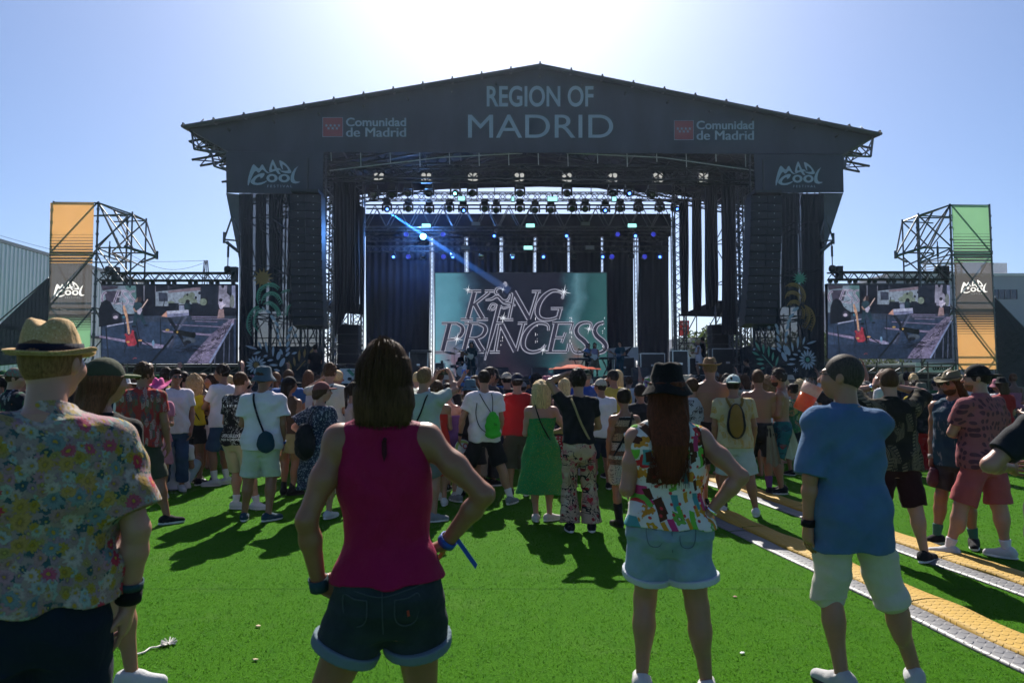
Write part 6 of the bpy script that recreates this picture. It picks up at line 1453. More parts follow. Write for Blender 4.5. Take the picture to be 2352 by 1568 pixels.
        mb.tube((-.012, .109, .004), (.012, .109, .004), .003, 5); mo = mb.build('glasses_frame', fr_, t); mo.data.transform(Matrix.Translation(Vector(HC_)) @ Matrix(RH.tolist()).to_4x4() @ Matrix.Scale(hs, 4))
    if hat: P_.hat = make_hat(hat, hd, hr, t)
    # clothes: each follows the body surface at its own distance
    if shirt:
        kd, sm = shirt[0], shirt[1]; o = dict(shirt[2]) if len(shirt) > 2 else {}
        off = o.get('off', .016) * s; slv = o.get('sleeve', {'tee': .62, 'shirt': .66, 'tank': 0, 'top': 0, 'long': 1, 'dress': 0, 'strappy': 0, 'bandeau': 0}.get(kd, .6)); zb = o.get('hem', .84) * s + dz; zt = o.get('top', 1.47) * s + dz; lo_ = o.get('loose', .35)
        rmx, rmy = tab[(zc > 1.15 * s + dz) & (zc < 1.38 * s + dz)][:, 1:3].max(0); T = tab.copy(); hipz = zc < 1.3 * s + dz; T[hipz, 1] = T[hipz, 1] * (1 - lo_) + np.maximum(T[hipz, 1], rmx) * lo_; T[hipz, 2] = T[hipz, 2] * (1 - lo_) + np.maximum(T[hipz, 2], rmy) * lo_
        T[:, 1:3] += off; T[zc < 1.08 * s + dz, 1:3] += o.get('over', .016) * s; zz = np.unique(np.concatenate([np.linspace(zb, zt, 18)])); ip = lambda c: np.interp(zz, zc, c)
        rx, ry = ip(T[:, 1]), ip(T[:, 2]); cx_, cy_ = ip(CX), ip(CY)
        if zb < tab[0, 0] + .14 * s or kd == 'dress':
            fl = o.get('flare', .0) * s; hi_ = .93 * s + dz; q = np.clip((hi_ - zz) / max(.05, hi_ - zb), 0, 1); iH = np.argmin(abs(zz - hi_)); rx = np.where(zz < hi_, np.maximum(rx, rx[iH] * 1.0) + fl * q, rx); ry = np.where(zz < hi_, np.maximum(ry, ry[iH]) + fl * q * .85, ry); cy_ = np.where(zz < hi_, cy_[iH], cy_)
        Sf = Field(max(res, .0055)); Sf.loft(zz, cx_, cy_, rx, ry, .0, 2.4); w_sh = o.get('wsh', .018) * s
        for sd_, S0, E, Wr in arms:
            wide = o.get('strap', 1.0)
            if slv > 0 or o.get('cap', True) and kd not in ('dress', 'strappy', 'bandeau'):
                Sf.cone(A3(lean[0] * s + sd_ * .045 * s, lean[1] * s - .022 * s, SZ + .03 * s), S0 - A3(sd_ * (.0 if slv else o.get('inset', .028)) * s, 0, 0), .046 * s * g_ * bl + w_sh, (.05 if slv else .043) * s * g_ * bl + w_sh, .04 * s)
            if slv > 0:
                e1 = S0 + (E - S0) * min(1, slv); wd = o.get('swide', .0) * s; Sf.cone(S0, e1, .056 * s * g_ * bl + w_sh, (.05 - .006 * slv) * s * g_ * bl + w_sh + wd, .022 * s, slv <= 1.01 and kd != 'long')
                if kd == 'long' : Sf.cone(E, E + (Wr - E) * .92, .046 * s * g_ * bl + w_sh, .034 * s * g_ + w_sh, .03 * s, True)
        if o.get('collar'):
            Sf.cone(A3(lean[0] * s, lean[1] * s - .022 * s, SZ + .045 * s), A3(HC_[0], HC_[1] - .03, SZ + .105 * s), (.070) * s * g_ * bl ** .4, .067 * s * g_ * bl ** .4, .02 * s, True)
        if kd in ('dress', 'strappy', 'bandeau') or 'back' in o: Sf.plane((0, -.0, 1), o.get('back', 1.33) * s + dz)
        P_.shirt = put('dress' if kd in ('dress', 'bandeau') and zb < .75 * s else 'top' if kd in ('top', 'tank', 'strappy') else 'shirt', Sf.mesh(fold_noise(o.get('fold', .0075) * 1.25, 20, 12, px)), None, None, t, sm)
        if kd in ('dress', 'strappy') and o.get('straps', True):
            mb = MB()
            for q in (-1, 1):
                for sgn in (-1, 1): mb.tube((lean[0] * s + q * .075 * s, lean[1] * s + sgn * .088 * s - .01, o.get('back', 1.33) * s - .02 * s), (lean[0] * s + q * .072 * s, lean[1] * s - .02 * s, SZ + .088 * s), .006, 6)
            mb.build('strap', sm, t)
    if pants:
        kd, pm = pants[0], pants[1]; o = dict(pants[2]) if len(pants) > 2 else {}; off = o.get('off', .016) * s; ztop = o.get('top', 1.0) * s + dz
        Pf = Field(max(res, .0055)); zz = np.linspace(.76 * s + dz, ztop, 9); ip = lambda c: np.interp(zz, zc, c); ln = o.get('len', .62)
        if kd == 'skirt':
            zz = np.linspace(o.get('hem', .5) * s + dz, ztop, 12); fl = o.get('flare', .05) * s; q = np.clip((.92 * s + dz - zz) / (.92 * s + dz - zz[0] + 1e-6), 0, 1); rh = np.interp(.92 * s + dz, zc, tab[:, 1]), np.interp(.92 * s + dz, zc, tab[:, 2]); Pf.loft(zz, np.interp(zz, zc, CX), np.interp(np.maximum(zz, .9 * s + dz), zc, CY), np.where(q > 0, rh[0] + fl * q, ip(tab[:, 1]) if len(zz) == 9 else np.interp(zz, zc, tab[:, 1])) + off, np.where(q > 0, rh[1] + fl * q, np.interp(zz, zc, tab[:, 2])) + off, .0)
        else:
            Pf.loft(zz, ip(CX), ip(CY), ip(tab[:, 1]) + off, ip(tab[:, 2]) + off, .02 * s); wd = o.get('wide', .02) * s
            for hip, kn, an, fa in legs:
                th = .088 * s * bl * (1.04 if sex == 'f' else 1) + off; a = hip + A3(0, -.012 * s, -.05 * s)
                if ln <= 1: e1 = a + (kn - a) * ln if ln < .98 else kn + (an - kn) * .02; Pf.cone(a, e1, th, (th * (1 - ln) + (.056 * s * bl + off) * ln) + wd, .03 * s, True)
                else: Pf.cone(a, kn, th, .058 * s * bl + off + wd * .6, .03 * s); e1 = kn + (an - kn) * (ln - 1); Pf.cone(kn, e1, .058 * s * bl + off + wd * .6, .05 * s * bl + off + wd * o.get('bell', 1.0), .02 * s, True)
        Po = put('skirt' if kd == 'skirt' else 'shorts' if ln <= 1 else 'trousers', Pf.mesh(fold_noise(o.get('fold', .006) * 1.25, 18, 14, px + 3)), None, None, t, pm); P_.pants = Po
        if o.get('cuff'):
            Cf = Field(max(res, .0055))
            for hip, kn, an, fa in legs:
                a = hip + A3(0, -.012 * s, -.05 * s); e1 = a + (kn - a) * ln; e0 = a + (kn - a) * (ln - .085); r_ = (.088 * s * bl * (1.04 if sex == 'f' else 1) + off) * (1 - ln) + (.056 * s * bl + off) * ln + wd + .010; Cf.cone(e0, e1 + unit(kn - a) * .004, r_ + .002, r_, .0, 2)
            VF = Cf.mesh(); put('cuff', VF, None, None, t, o['cuff']).parent = Po
        if o.get('belt'):
            bz = ztop - .03 * s; V, F = lathe_np([(1, -.018), (1.02, -.018), (1.02, .018), (1, .018)], 36); V = V * A3(np.interp(bz, zc, tab[:, 1]) + off + .004, np.interp(bz, zc, tab[:, 2]) + off + .004, 1) + A3(np.interp(bz, zc, CX), np.interp(bz, zc, CY), bz); put('belt', (V, F), None, None, t, o['belt'])
    if shoes is not None:
        kd, shm, slm = shoes
        for hip, kn, an, fa in legs:
            Hh = Field(max(res * .8, .006)); an0 = A3(an[0], an[1], 0); Mz = rotz(R(fa)); q = lambda *c: A3(*c) * s
            Hh.cone(q(0, -.045, .045), q(0, .03, .048), .043 * s, .046 * s, .02 * s); Hh.cone(q(0, .03, .045), q(.004, .150, .030), .043 * s, .036 * s, .03 * s); Hh.cone(q(0, -.03, .06), q(0, -.01, .05), .044 * s, .04 * s, .02 * s)
            hgt = {'shoe': .09, 'boot': .19, 'high': .30, 'slip': .075, 'sandal': .05}[kd]
            if kd in ('boot', 'high', 'shoe'): d = unit(kn - an); Hh.cone(q(0, -.02, .07), Mz.T @ (d * hgt * s) + q(0, -.01, .0), .047 * s, (.062 if kd == 'high' else .043) * s, .02 * s, True)
            Hh.ell(q(0, .045, .012), q(.047, .14, .02), None, .004); Hh.plane((0, 0, -1), -.002)
            V, F = Hh.mesh(); mi = (V[F].mean(1)[:, 2] < .026 * s).astype(int); V = V @ Mz.T + an0; put('boot' if kd in ('boot', 'high') else 'shoe', (V, F), None, None, t, [shm, slm], mi)
            if socks: Kf = Field(.008); a = an + A3(0, 0, 0.01); b = an + (kn - an) * socks[1]; Kf.cone(a, b, (.037) * s * g_, (.038 + .04 * socks[1]) * s * g_ * bl, .0, True); put('sock', Kf.mesh(), None, None, t, socks[0])
    P_.legs, P_.arms, P_.tab, P_.zc, P_.CX, P_.CY, P_.SZ, P_.dz = legs, arms, tab, zc, CX, CY, SZ, dz
    return P_
def make_hat(hat, hd, hr, t):
    kd, hm = hat[0], hat[1]
    if kd in ('cap', 'capback'):
        f = 1 if kd == 'cap' else -1; Cf = Field(max(.005, hr)); Cf.ell((0, -.004, .02), (.090, .109, .108)); Cf.plane((0, f * .12, -1), -.012); ho = hd('cap', Cf.mesh(), hm)
        Bf = Field(max(.005, hr * .8)); Bf.ell((0, f * .115, .022), (.074, .082, .013)); Bf.ell((0, f * .115, -.02), (.06, .062, .03), None, 0, 's'); Bf.plane((0, -f, 0), -.07); b = hd('cap_brim', Bf.mesh(), hat[2] if len(hat) > 2 else hm); b.parent = ho
        V, F = lathe_np([(0, .006), (.008, .004), (.009, 0)], 10); hd('cap_button', (V + A3(0, -.004, .127), F), hm).parent = ho; return ho
    if kd == 'bucket':
        pr = [(0, .133), (.05, .134), (.072, .128), (.080, .115), (.091, .06), (.096, .032), (.112, .008), (.138, -.03), (.142, -.037), (.138, -.039), (.11, -.004), (.094, .024), (.088, .05)]
        def wp(V): a = np.arctan2(V[:, 1], V[:, 0]); r = np.hypot(V[:, 0], V[:, 1]); V = V * A3(.97, 1.13, 1); V[:, 2] += (r > .1) * .008 * np.sin(3 * a + 1) + (r < .09) * .004 * np.sin(5 * a + 2); V[:, 0] += (r < .1) * .003 * np.sin(V[:, 2] * 70 + a * 2); return V
        return hd('bucket_hat', lathe_np(pr, 48, wp), hm)
    brim, crown, up = {'fedora': (.145, .125, .02), 'cowboy': (.175, .14, .07), 'sunhat': (.165, .125, -.012), 'straw': (.122, .138, .010)}[kd]
    pr = [(0, crown), (.03, crown), (.052, crown - .003), (.064, crown - .012), (.071, crown - .03), (.077, crown * .5 + .02), (.086, .036), (.089, .030), (.10, .026), (.12, .025), (brim * .93, .029), (brim, .034), (brim + .002, .032), (brim, .029), (brim * .93, .024), (.12, .020), (.098, .020), (.085, .024), (.08, .04)]
    def wp(V):
        a = np.arctan2(V[:, 1], V[:, 0]); r = np.hypot(V[:, 0], V[:, 1]); top = np.clip((V[:, 2] - .07) / .05, 0, 1); V = V * A3(1, 1.16, 1)
        if kd != 'sunhat': V[:, 2] -= top * .028 * np.exp(-(V[:, 0] / .022) ** 2) * (V[:, 1] < .09); V[:, 0] *= 1 - .30 * top * np.clip((V[:, 1]) / .09, 0, 1); V[:, 2] += top * .012 * np.clip(-V[:, 1] / .08, -1, 1)
        out = np.clip((r - .09) / (brim - .09), 0, 1); V[:, 2] += up * out ** 1.5 * (np.cos(a) ** 2 * 1.2 - np.clip(np.sin(a), 0, 1) * .9 if kd != 'sunhat' else 1.0) + .004 * out * np.sin(3 * a + .6); return V
    ho = hd(kd if kd.endswith('hat') else kd + '_hat', lathe_np(pr, 64, wp), hm)
    if len(hat) > 2: 
        V, F = lathe_np([(.0885, .031), (.0905, .032), (.0865, .058), (.084, .058)], 48, lambda V: V * A3(1, 1.16, 1)); hd('hat_band', (V, F), hat[2]).parent = ho
    return ho
def strands(P_, n, ln, w0=.093, back=.0, seed=1, ztop=.06):
    """loose single hairs over the smooth hair, in the head's frame"""
    rng = np.random.default_rng(seed); V = []; F = []
    for i in range(n):
        a = math.pi * (1.0 + rng.random() * 1.0) + rng.normal(0, .18); z0 = ztop + (.07 if ztop > 0 else .02) * rng.random(); r = .2 + .8 * rng.random() ** .5
        zs = np.linspace(z0, -ln * (.75 + .3 * rng.random()), 8); ph = rng.random() * 6; fl = 1.03 + abs(rng.normal(0, .045)); pts = []
        for k, z in enumerate(zs):
            f = k / 7; hw = (w0 if z < .02 else w0 * math.sqrt(max(.05, 1 - ((z - .0) / .128) ** 2))) * fl; x = math.cos(a) * hw * (1 if z < .05 else r * (1 - f) + f) + .006 * math.sin(ph + 5 * f); y = math.sin(a) * (.105 - .045 * f) * fl * (1 if z < .05 else r) - .02 - back * f ** 1.4 - .03 * f + .006 * math.cos(ph + 4 * f); pts.append((x, y, z + (.006 if k == 0 else 0)))
        b = len(V); t_ = A3(-math.sin(a), math.cos(a), 0) * .0011
        for p_ in pts: V += [A3(*p_) - t_, A3(*p_) + t_]
        F += [(b + 2 * k, b + 2 * k + 1, b + 2 * k + 3, b + 2 * k + 2) for k in range(7)]
    o = put('hair_strands', (np.array(V) * P_.hs, np.array(F)), P_.RH, P_.HC, P_.t, P_.hair.data.materials[0]); o.parent = P_.hair; return o
# carried things, placed in the holder's frame but things of their own
def frame(P_): return Matrix.Translation(P_.t.location) @ Matrix.Rotation(P_.t.rotation_euler.z, 4, 'Z')
def carried(name, label, cat, P_, parts, group=None):
    """parts: list of (part name, MB or (V, F), material), in the holder's own coordinates; a single part makes the thing one mesh"""
    M = frame(P_); t = thing(name, label, cat, group) if len(parts) > 1 else None
    for nm, g_, m in parts:
        if isinstance(g_, MB): o = g_.build(nm, m, t, True)
        else: o = put(nm, g_, None, None, t, m)
        o.data.transform(M)
        if t is None: o.name = name; solo(o, label, cat, group)
def cup(P_, pos, label, full=(.55, .20, .03), tilt=(0, 0, 1), s=1.0, level=.75, foam=False):
    mb = MB(); ax = Vector(tilt).normalized(); c = Vector(pos); mb.lathe([(0, -.062 * s), (.030 * s, -.062 * s), (.040 * s, .065 * s), (.038 * s, .065 * s), (.0285 * s, -.058 * s), (0, -.058 * s)], c, ax, 18)
    m2 = MB(); h = -.056 + .115 * level; m2.lathe([(0, -.056 * s), (.028 * s, -.056 * s), (.028 * s + .0085 * s * level, h * s), (0, h * s)], c, ax, 18)
    m3 = MB(); m3.lathe([(0, h * s), (.028 * s + .0085 * s * level, h * s), (.0365 * s, .052 * s), (0, .046 * s)], c, ax, 18)
    carried('beer_cup', label, 'cup', P_, ([('foam', m3, mat('beer_foam', (.62, .46, .40), .8, .15, 40, transl=.4))] if foam else []) + [('cup', mb, mat('clear_plastic', (.35, .36, .38), .1, .05, spec=.5, alpha=.07)), ('drink', m2, mat('beer_%d' % int(full[1] * 100), full, .15, .15, 30, spec=.3, transl=.6))], 'drinks in plastic cups')
def strap(P_, pts, w_=.012): mb = MB(); q = smooth_pts(pts, 6); [mb.tube(a, b, w_, 6) for a, b in zip(q, q[1:])]; return mb
def softbag(c, r, res=.009, seed=1, cut=None, n=.006):
    f = Field(res); f.ell(c, r); f.ell((c[0], c[1], c[2] - r[2] * .35), (r[0] * 1.0, r[1] * 1.05, r[2] * .6), None, .04)
    return f.mesh(fold_noise(n, 40, 30, seed))
# ---------------------------------------------------------------- the people who can be told apart
f_ = fabric
WHT, OFFW, BLK, NAVY = f_('white', (.82, .74, .80)), f_('offwhite', (.62, .61, .55)), f_('black', (.012, .012, .014)), f_('navy', (.018, .026, .055))
SOLE, DSOLE = mat('sole_white', (.62, .61, .59), .7), mat('sole_dark', (.03, .03, .03), .7)
SNK, BSH, BOOT, GSH = ('shoe', f_('sneaker', (.6, .6, .6)), SOLE), ('shoe', f_('dark_shoe', (.018, .018, .02)), SOLE), ('boot', f_('boot_leather', (.012, .012, .012), .5), DSOLE), ('shoe', f_('grey_shoe', (.22, .23, .24)), SOLE)
leather = f_('black_leather', (.012, .012, .013), .45); tanl = f_('tan_strap', (.42, .31, .15))
floralF1 = printed('floral', (.065, .12, .125), lambda N, c: flowers(N, flowers(N, flowers(N, speck(N, c, 34, (.34, .255, .22), .33, .46), 31, [(0.344, 0.426, 0.377), (.36, .25, .22), (0.369, 0.287, 0.115), (0.344, 0.230, 0.262), (.06, .12, .13)], 7, .52, 1, (0.410, 0.328, 0.098)), 24, [(0.451, 0.361, 0.295), (0.410, 0.295, 0.057), (0.377, 0.410, 0.361), (0.451, 0.246, 0.279), (.40, .24, .22)], 9, .46, 5, (0.410, 0.246, 0.025), .85), 16.5, [(0.50, 0.05, 0.085), (0.476, 0.30, 0.098), (0.50, 0.10, 0.16), (0.508, 0.426, 0.377), (.20, .27, .28)], 11, .42, 9, (0.451, 0.279, 0.041), .72))
redleaf = printed('redleaf', (.42, .045, .04), lambda N, c: leaves(N, leaves(N, leaves(N, c, 13, [(.06, .10, .10), (.10, .14, .08), (.5, .38, .36)], .5, 1, .42), 16, [(.55, .45, .42), (.12, .16, .10), (.05, .06, .10)], -.7, 4, .34), 11, [(.07, .09, .13), (.45, .3, .3), (.42, .045, .04)], 1.6, 7, .30))
F2top = f_('raspberry', (.33, .006, .065), .6, .1, .0)
tropF3 = printed('party', (.72, .70, .67), lambda N, c: dots(N, leaves(N, leaves(N, flowers(N, leaves(N, speck(N, c, 10, (.60, .26, .03), .60, .62), 11, [(.16, .5, .06), (.62, .05, .04), (.10, .04, .02), (.72, .70, .67)], .7, 2, .30, False), 10.5, [(.65, .36, .02), (.60, .04, .05), (.20, .50, .08), (.66, .45, .03), (.09, .035, .02)], 5, .30, 6, (.7, .6, .5), .7), 12, [(.08, .035, .02), (.08, .30, .34), (.55, .05, .18), (.72, .70, .67)], -.9, 11, .26, False), 15, [(.15, .48, .07), (.62, .30, .03), (.09, .035, .02), (.72, .70, .67)], 2.1, 15, .22, False), 15, (.6, .06, .06), .12, 4))
denimL = f_('light_denim', (.24, .35, .47), .85, .2); denimD = f_('dark_denim', (.030, .042, .048), .85, .5); denimB = f_('blue_denim', (.03, .07, .16), .85, .3)
chambray = f_('chambray', (.085, .17, .31), .85, .16); bone = f_('bone', (.62, .59, .50), .85, .08)
teal_band, dark_band = f_('teal_band', (.03, .07, .09)), f_('blue_band', (.03, .10, .42), .5)
def band(P_, side, m, w_=.016, name='wristband', r=.034, pos=.9):
    sd_, S0, E, Wr = P_.arms[0 if side < 0 else 1]; c = E + (Wr - E) * pos; ax = unit(Wr - E); mb = MB(); mb.lathe([(r, -w_), (r + .004, -w_), (r + .004, w_), (r, w_), (r, -w_)], Vector(c), Vector(ax), 24); o = mb.build(name, m, P_.t, True); return o
def backy(P_, x, z, off=.03):
    s = P_.s; cx, cy, rx, ry = (np.interp(z * s + P_.dz, P_.zc, q) for q in (P_.CX, P_.CY, P_.tab[:, 1], P_.tab[:, 2])); u = min(.93, abs(x * s - cx) / rx); return (x * s, cy - ry * (1 - u ** 2.3) ** (1 / 2.3) - off, z * s + P_.dz)
def cross_strap(P_, side, off=.034):      # strap over one shoulder to the other hip, across the back
    xs = [(side * .085, 1.47), (side * .07, 1.40), (side * .02, 1.25), (-side * .06, 1.10), (-side * .13, .98), (-side * .165, .92)]
    return [backy(P_, x, z, off) for x, z in xs]
# foreground
p = person('big man in a floral shirt and straw hat, seen from behind at the left edge', 114, 2.2, 745, 22, 'm', 1.02, 'fair', ('buzz', 'light'), ('straw', printed('straw', (.60, .40, .20), lambda N, c: speck(N, speck(N, c, 190, (.36, .22, .10), .5, .62, (1, 1, 2.5)), 60, (.74, .54, .32), .56, .66, (2, 2, 1))), f_('hatband', (.012, .014, .03))), ('shirt', floralF1, {'collar': 1, 'hem': .93, 'loose': .75, 'sleeve': .80, 'swide': .02, 'fold': .010, 'wsh': .028, 'off': .024}), ('trousers', f_('dark_blue', (.012, .020, .040)), {'len': 1.6, 'wide': .03}), BSH, 'pocket', ((.32, -.10, -1), (-.10, .22, -1)), H=1.812, hoff=(.0, .025, .0), head=(-16, 3, 0), belly=.05)
band(p, 1, f_('black_band', (.01, .01, .012)), .022, 'watch', .036, .86); band(p, 1, teal_band, .012, 'wristband', .037, .72)
p = person('woman in a sleeveless raspberry top and dark denim shorts, hands on hips', 886, 2.48, 797, 8, 'f', 1.0, 'tan', ('long', 'brown', .18), None, ('top', F2top, {'hem': .95, 'loose': .22, 'fold': .005, 'inset': .004, 'top': 1.46, 'off': .014, 'over': .012, 'wsh': .014}), ('shorts', denimD, {'len': .40, 'wide': .018, 'top': .955, 'fold': .007, 'cuff': f_('cuff_denim', (.16, .22, .26))}), ('shoe', f_('sneaker', (.6, .6, .6)), SOLE), ((.34, -.20, -.90), (-.14, .28, -.92)), ((.66, -.25, -.62), (-.50, .40, -.72)), ((-.37, 0, 10), (.16, 0, -10)), sway=.02, lean=(-.005, 0), shrug=.045, handL={'dir': A3(.92, .28, .06), 'palm': (.2, 1, -.1), 'curl': .10, 'spread': .16}, handR={'dir': A3(-.75, .45, -.35), 'palm': (-.3, .2, -1), 'curl': .2})
strands(p, 420, .185); band(p, -1, teal_band, .022, 'watch', .031, .96); o = band(p, 1, dark_band, .013, 'wristband', .031, .93)
sd_, S0, E, Wr = p.arms[1]; q = Vector(E + (Wr - E) * .93); mb = MB(); mb.slab([q + Vector((.03, -.02, .0)), q + Vector((.042, -.025, .012)), q + Vector((.105, -.05, -.075)), q + Vector((.098, -.05, -.092))], (0, .003, 0)); mb.build('wristband_tail', dark_band, p.t)
mb = MB(); b_ = backy(p, .005, 1.40, .022); mb.lathe([(0, .006), (.006, .003), (.008, 0)], Vector(b_) + Vector((0, 0, .035)), Vector((0, -1, 0)), 10); mb.slab([Vector(backy(p, x, z, .0205)) for x, z in ((-.006, 1.43), (.010, 1.43), (.013, 1.385), (.004, 1.36), (-.004, 1.385))], (0, -.002, 0)); mb.build('keyhole', f_('keyhole_dark', (.06, .012, .02)), p.t)
mb = MB(); mb.slab([Vector(backy(p, x, z, .043)) for x, z in ((.085, .885), (.092, .887), (.095, .868), (.088, .866))], (0, -.002, 0)); mb.build('pocket_tab', f_('red_tab', (.45, .06, .03)), p.t)
def seams(P_, off, m):
    mb = MB()
    def ln_(pts):
        q = [Vector(backy(P_, x, z, off)) for x, z in smooth_pts(pts, 5)]
        for a, b in zip(q, q[1:]): mb.tube(a, b, .0022, 5)
    ln_([(.004, .985), (.004, .93), (.006, .86), (.008, .80)]); ln_([(-.15, .955), (-.08, .94), (.0, .925), (.08, .94), (.15, .955)])
    for q in (-1, 1): ln_([(q * .045, .915), (q * .048, .85), (q * .075, .825), (q * .115, .84), (q * .125, .925), (q * .085, .918), (q * .045, .915)])
    o = mb.build('seam', m, P_.t); o.parent = P_.pants
seams(p, .018, f_('seam_dark', (.07, .09, .10)))
p = person('woman in a black bucket hat, bright printed top and frayed denim shorts', 1532, 3.7, 836, -10, 'f', 1.16, 'light', ('long', 'red', .50), ('bucket', f_('black_felt', (.010, .010, .011), .95)), ('top', tropF3, {'hem': .92, 'loose': .62, 'fold': .008, 'top': 1.46, 'inset': .010}), ('shorts', denimL, {'len': .62, 'wide': .035, 'top': .96, 'fold': .008, 'cuff': f_('frayed', (.55, .60, .64))}), ('shoe', f_('white_shoe2', (.66, .64, .62)), mat('sole_orange', (.7, .10, .03))), ((.20, -.16, -1), (-.30, 1, .35)), ((.70, -.32, -.68), (-.66, .05, -.78)), ((-.155, 0, 8), (.185, 0, -8)), sway=.0, handR={'dir': A3(-.30, -.05, -1), 'palm': (-.7, .5, 0), 'curl': .25, 'spread': .12})
strands(p, 420, .50, .098, .09, 3, -.03); seams(p, .018, f_('seam_light', (.13, .19, .27))); band(p, 1, mat('chrome_rim', (.75, .75, .78), .12, .05, metal=1.0), .006, 'bracelet', .031, .93)
p = person('man in a blue shirt and bone cargo shorts drinking from a plastic cup', 1938, 3.75, 822, 4, 'm', .95, 'light', ('buzz', 'ash'), None, ('shirt', chambray, {'collar': 1, 'hem': .745, 'loose': .45, 'over': .024, 'sleeve': .97, 'swide': .012, 'fold': .008, 'wsh': .028, 'off': .020}), ('shorts', bone, {'len': 1.06, 'wide': .03, 'fold': .008, 'top': .95}), ('shoe', f_('pale_shoe', (.5, .5, .5)), DSOLE), ((.22, -.10, -1), (.0, .12, -1)), ('to', -.05, .20, 1.42, (.05, .8, -1)), ((-.06, .0, 26), (.36, .03, -30)), glasses='clear', face=True, head=(44, 5, 0), belly=.05, handR={'dir': A3(-.25, .0, .95), 'palm': (-.6, .7, 0), 'curl': .75})
band(p, -1, f_('black_band', (.01, .01, .012)), .02, 'watch', .034, .94)
cup(p, tuple(A3(-.128, .16, 1.54) * p.s), 'large cup of pink frothed amber beer raised to the mouth of the man in blue', (.66, .15, .012), (.42, -.12, .86), 1.5, .58, True)
p = person('man in a dark tee cut off by the right edge of the picture', 2462, 3.5, 826, -20, 'm', 1.1, 'fair', ('short', 'dark'), None, ('tee', f_('charcoal', (.022, .024, .030)), {'hem': .84, 'sleeve': .7}), ('shorts', BLK, {'len': .9}), BSH, ((.78, -.25, -.7), (-.55, .8, -.12)), 'front')
# left group
p = person('woman in an olive cap with long brown hair behind the man in the straw hat', 238, 3.8, 826, -4, 'f', 1.05, 'light', ('long', 'auburn', .36), ('cap', f_('olive', (.055, .065, .04)), f_('olive_brim', (.17, .19, .11))), ('tee', BLK, {'hem': .88}), ('shorts', denimB, {'len': .5}), SNK, 'front', 'front', ((-.12, .1, 4), (.22, .0, -78)), head=(-30, 0, 0)); strands(p, 220, .36, .096, .04, 7, -.03)
person('man in a red and white leaf print shirt and olive shorts, one foot forward', 330, 8.0, 836, 8, 'm', 1.08, 'tan', ('wild', 'brown'), None, ('shirt', redleaf, {'collar': 1, 'hem': .86, 'sleeve': .6, 'loose': .6}), ('shorts', f_('olive_short', (.055, .06, .04)), {'len': .95, 'wide': .03}), BSH, 'down', ((.22, .0, -1), (.06, .30, -1)), ((-.10, .25, 0), (.30, -.02, -62)), head=(-30, 0, 0))
person('person in a bright pink cowboy hat beside the man in the leaf print shirt', 364, 9.8, 866, -150, 'f', 1.0, 'light', ('long', 'dark', .25), ('cowboy', f_('hot_pink', (.62, .10, .30))), ('tee', f_('pink_top', (.55, .2, .3))), ('skirt', f_('pinkish', (.5, .22, .3)), {'hem': .5}), SNK, 'front', 'front', glasses='sun', face=True)
p = person('man in a white tee and sunglasses holding a beer, facing the camera', 404, 10.4, 850, -152, 'm', 1.02, 'tan', ('quiff', 'dark'), None, ('tee', WHT), ('trousers', denimB, {'len': 1.85}), SNK, 'relax', ('to', .13, .30, 1.12), glasses='sun', face=True, head=(14, 0, 0), handR={'curl': .8, 'dir': A3(-.6, .6, .2)})
cup(p, tuple(A3(.05, .38, 1.17) * p.s), 'plastic cup of amber beer held by the man in sunglasses and white tee', (.60, .28, .03))
p = person('woman with curly blond hair in a yellow top and black shorts', 447, 11.0, 858, 22, 'f', .98, 'tan', ('curly', 'curl'), None, ('top', f_('yellow', (.52, .42, .02)), {'hem': .96}), ('shorts', BLK, {'len': .48, 'top': 1.04}), BSH, 'relax', ('to', .20, .24, 1.05), ((-.15, .06, -10), (.11, -.05, -40)))
carried('crossbody_strap', 'thin black bag strap across the back of the woman in yellow', 'bag strap', p, [('strap', strap(p, cross_strap(p, -1), .009), leather)])
person('person in a white tee sitting on the turf behind the yellow top woman', 408, 10.6, 996, 12, 'm', 1.0, 'tan', ('short', 'dark'), None, ('tee', WHT, {'hem': .80}), ('shorts', f_('pale_blue', (.42, .50, .60)), {'len': .95}), SNK, 'front', 'front', ((-.22, .50, 10), (.24, .50, -10)), sit=.76, H=1.72)
p = person('dark haired woman in a black top and white shorts holding a pale cup', 487, 11.4, 862, 150, 'f', .95, 'tan', ('long', 'dark', .36), None, ('tee', BLK, {'hem': .95}), ('shorts', WHT, {'len': .42}), BSH, ('to', -.02, .30, 1.15), 'front', ((-.10, 0, 40), (.12, .1, 20)), face=True, socks=(f_('sock_grey', (.2, .2, .2)), .2))
cup(p, tuple(A3(.04, .36, 1.20) * p.s), 'pale paper cup in front of the dark haired woman in white shorts', (.45, .42, .38))
person('young man in a white tee and blue denim shorts with dark curls', 512, 11.0, 838, 66, 'm', .95, 'tan', ('wild', 'dark'), None, ('tee', WHT, {'hem': .86}), ('shorts', denimB, {'len': .9, 'wide': .03}), SNK, ('to', -.04, .32, 1.12), 'front', ((-.10, 0, 44), (.12, .0, 70)), socks=(WHT, .35), head=(30, 0, 0))
tigr = printed('tiger', (.014, .014, .016), lambda N, c: scribble(N, scribble(N, c, 13, (.5, .5, .48), .025, 2), 26, (.45, .45, .43), .02, 7))
p = person('man in a black graphic tee with white print and beige shorts', 552, 8.9, 858, -18, 'm', 1.05, 'fair', ('fade', 'brown'), None, ('tee', tigr, {'hem': .84, 'loose': .6}), ('shorts', f_('beige', (.50, .42, .28)), {'len': .95, 'wide': .03}), SNK, 'front', 'relax', ((-.06, .05, -75), (.22, .10, -80)), socks=(WHT, .25))
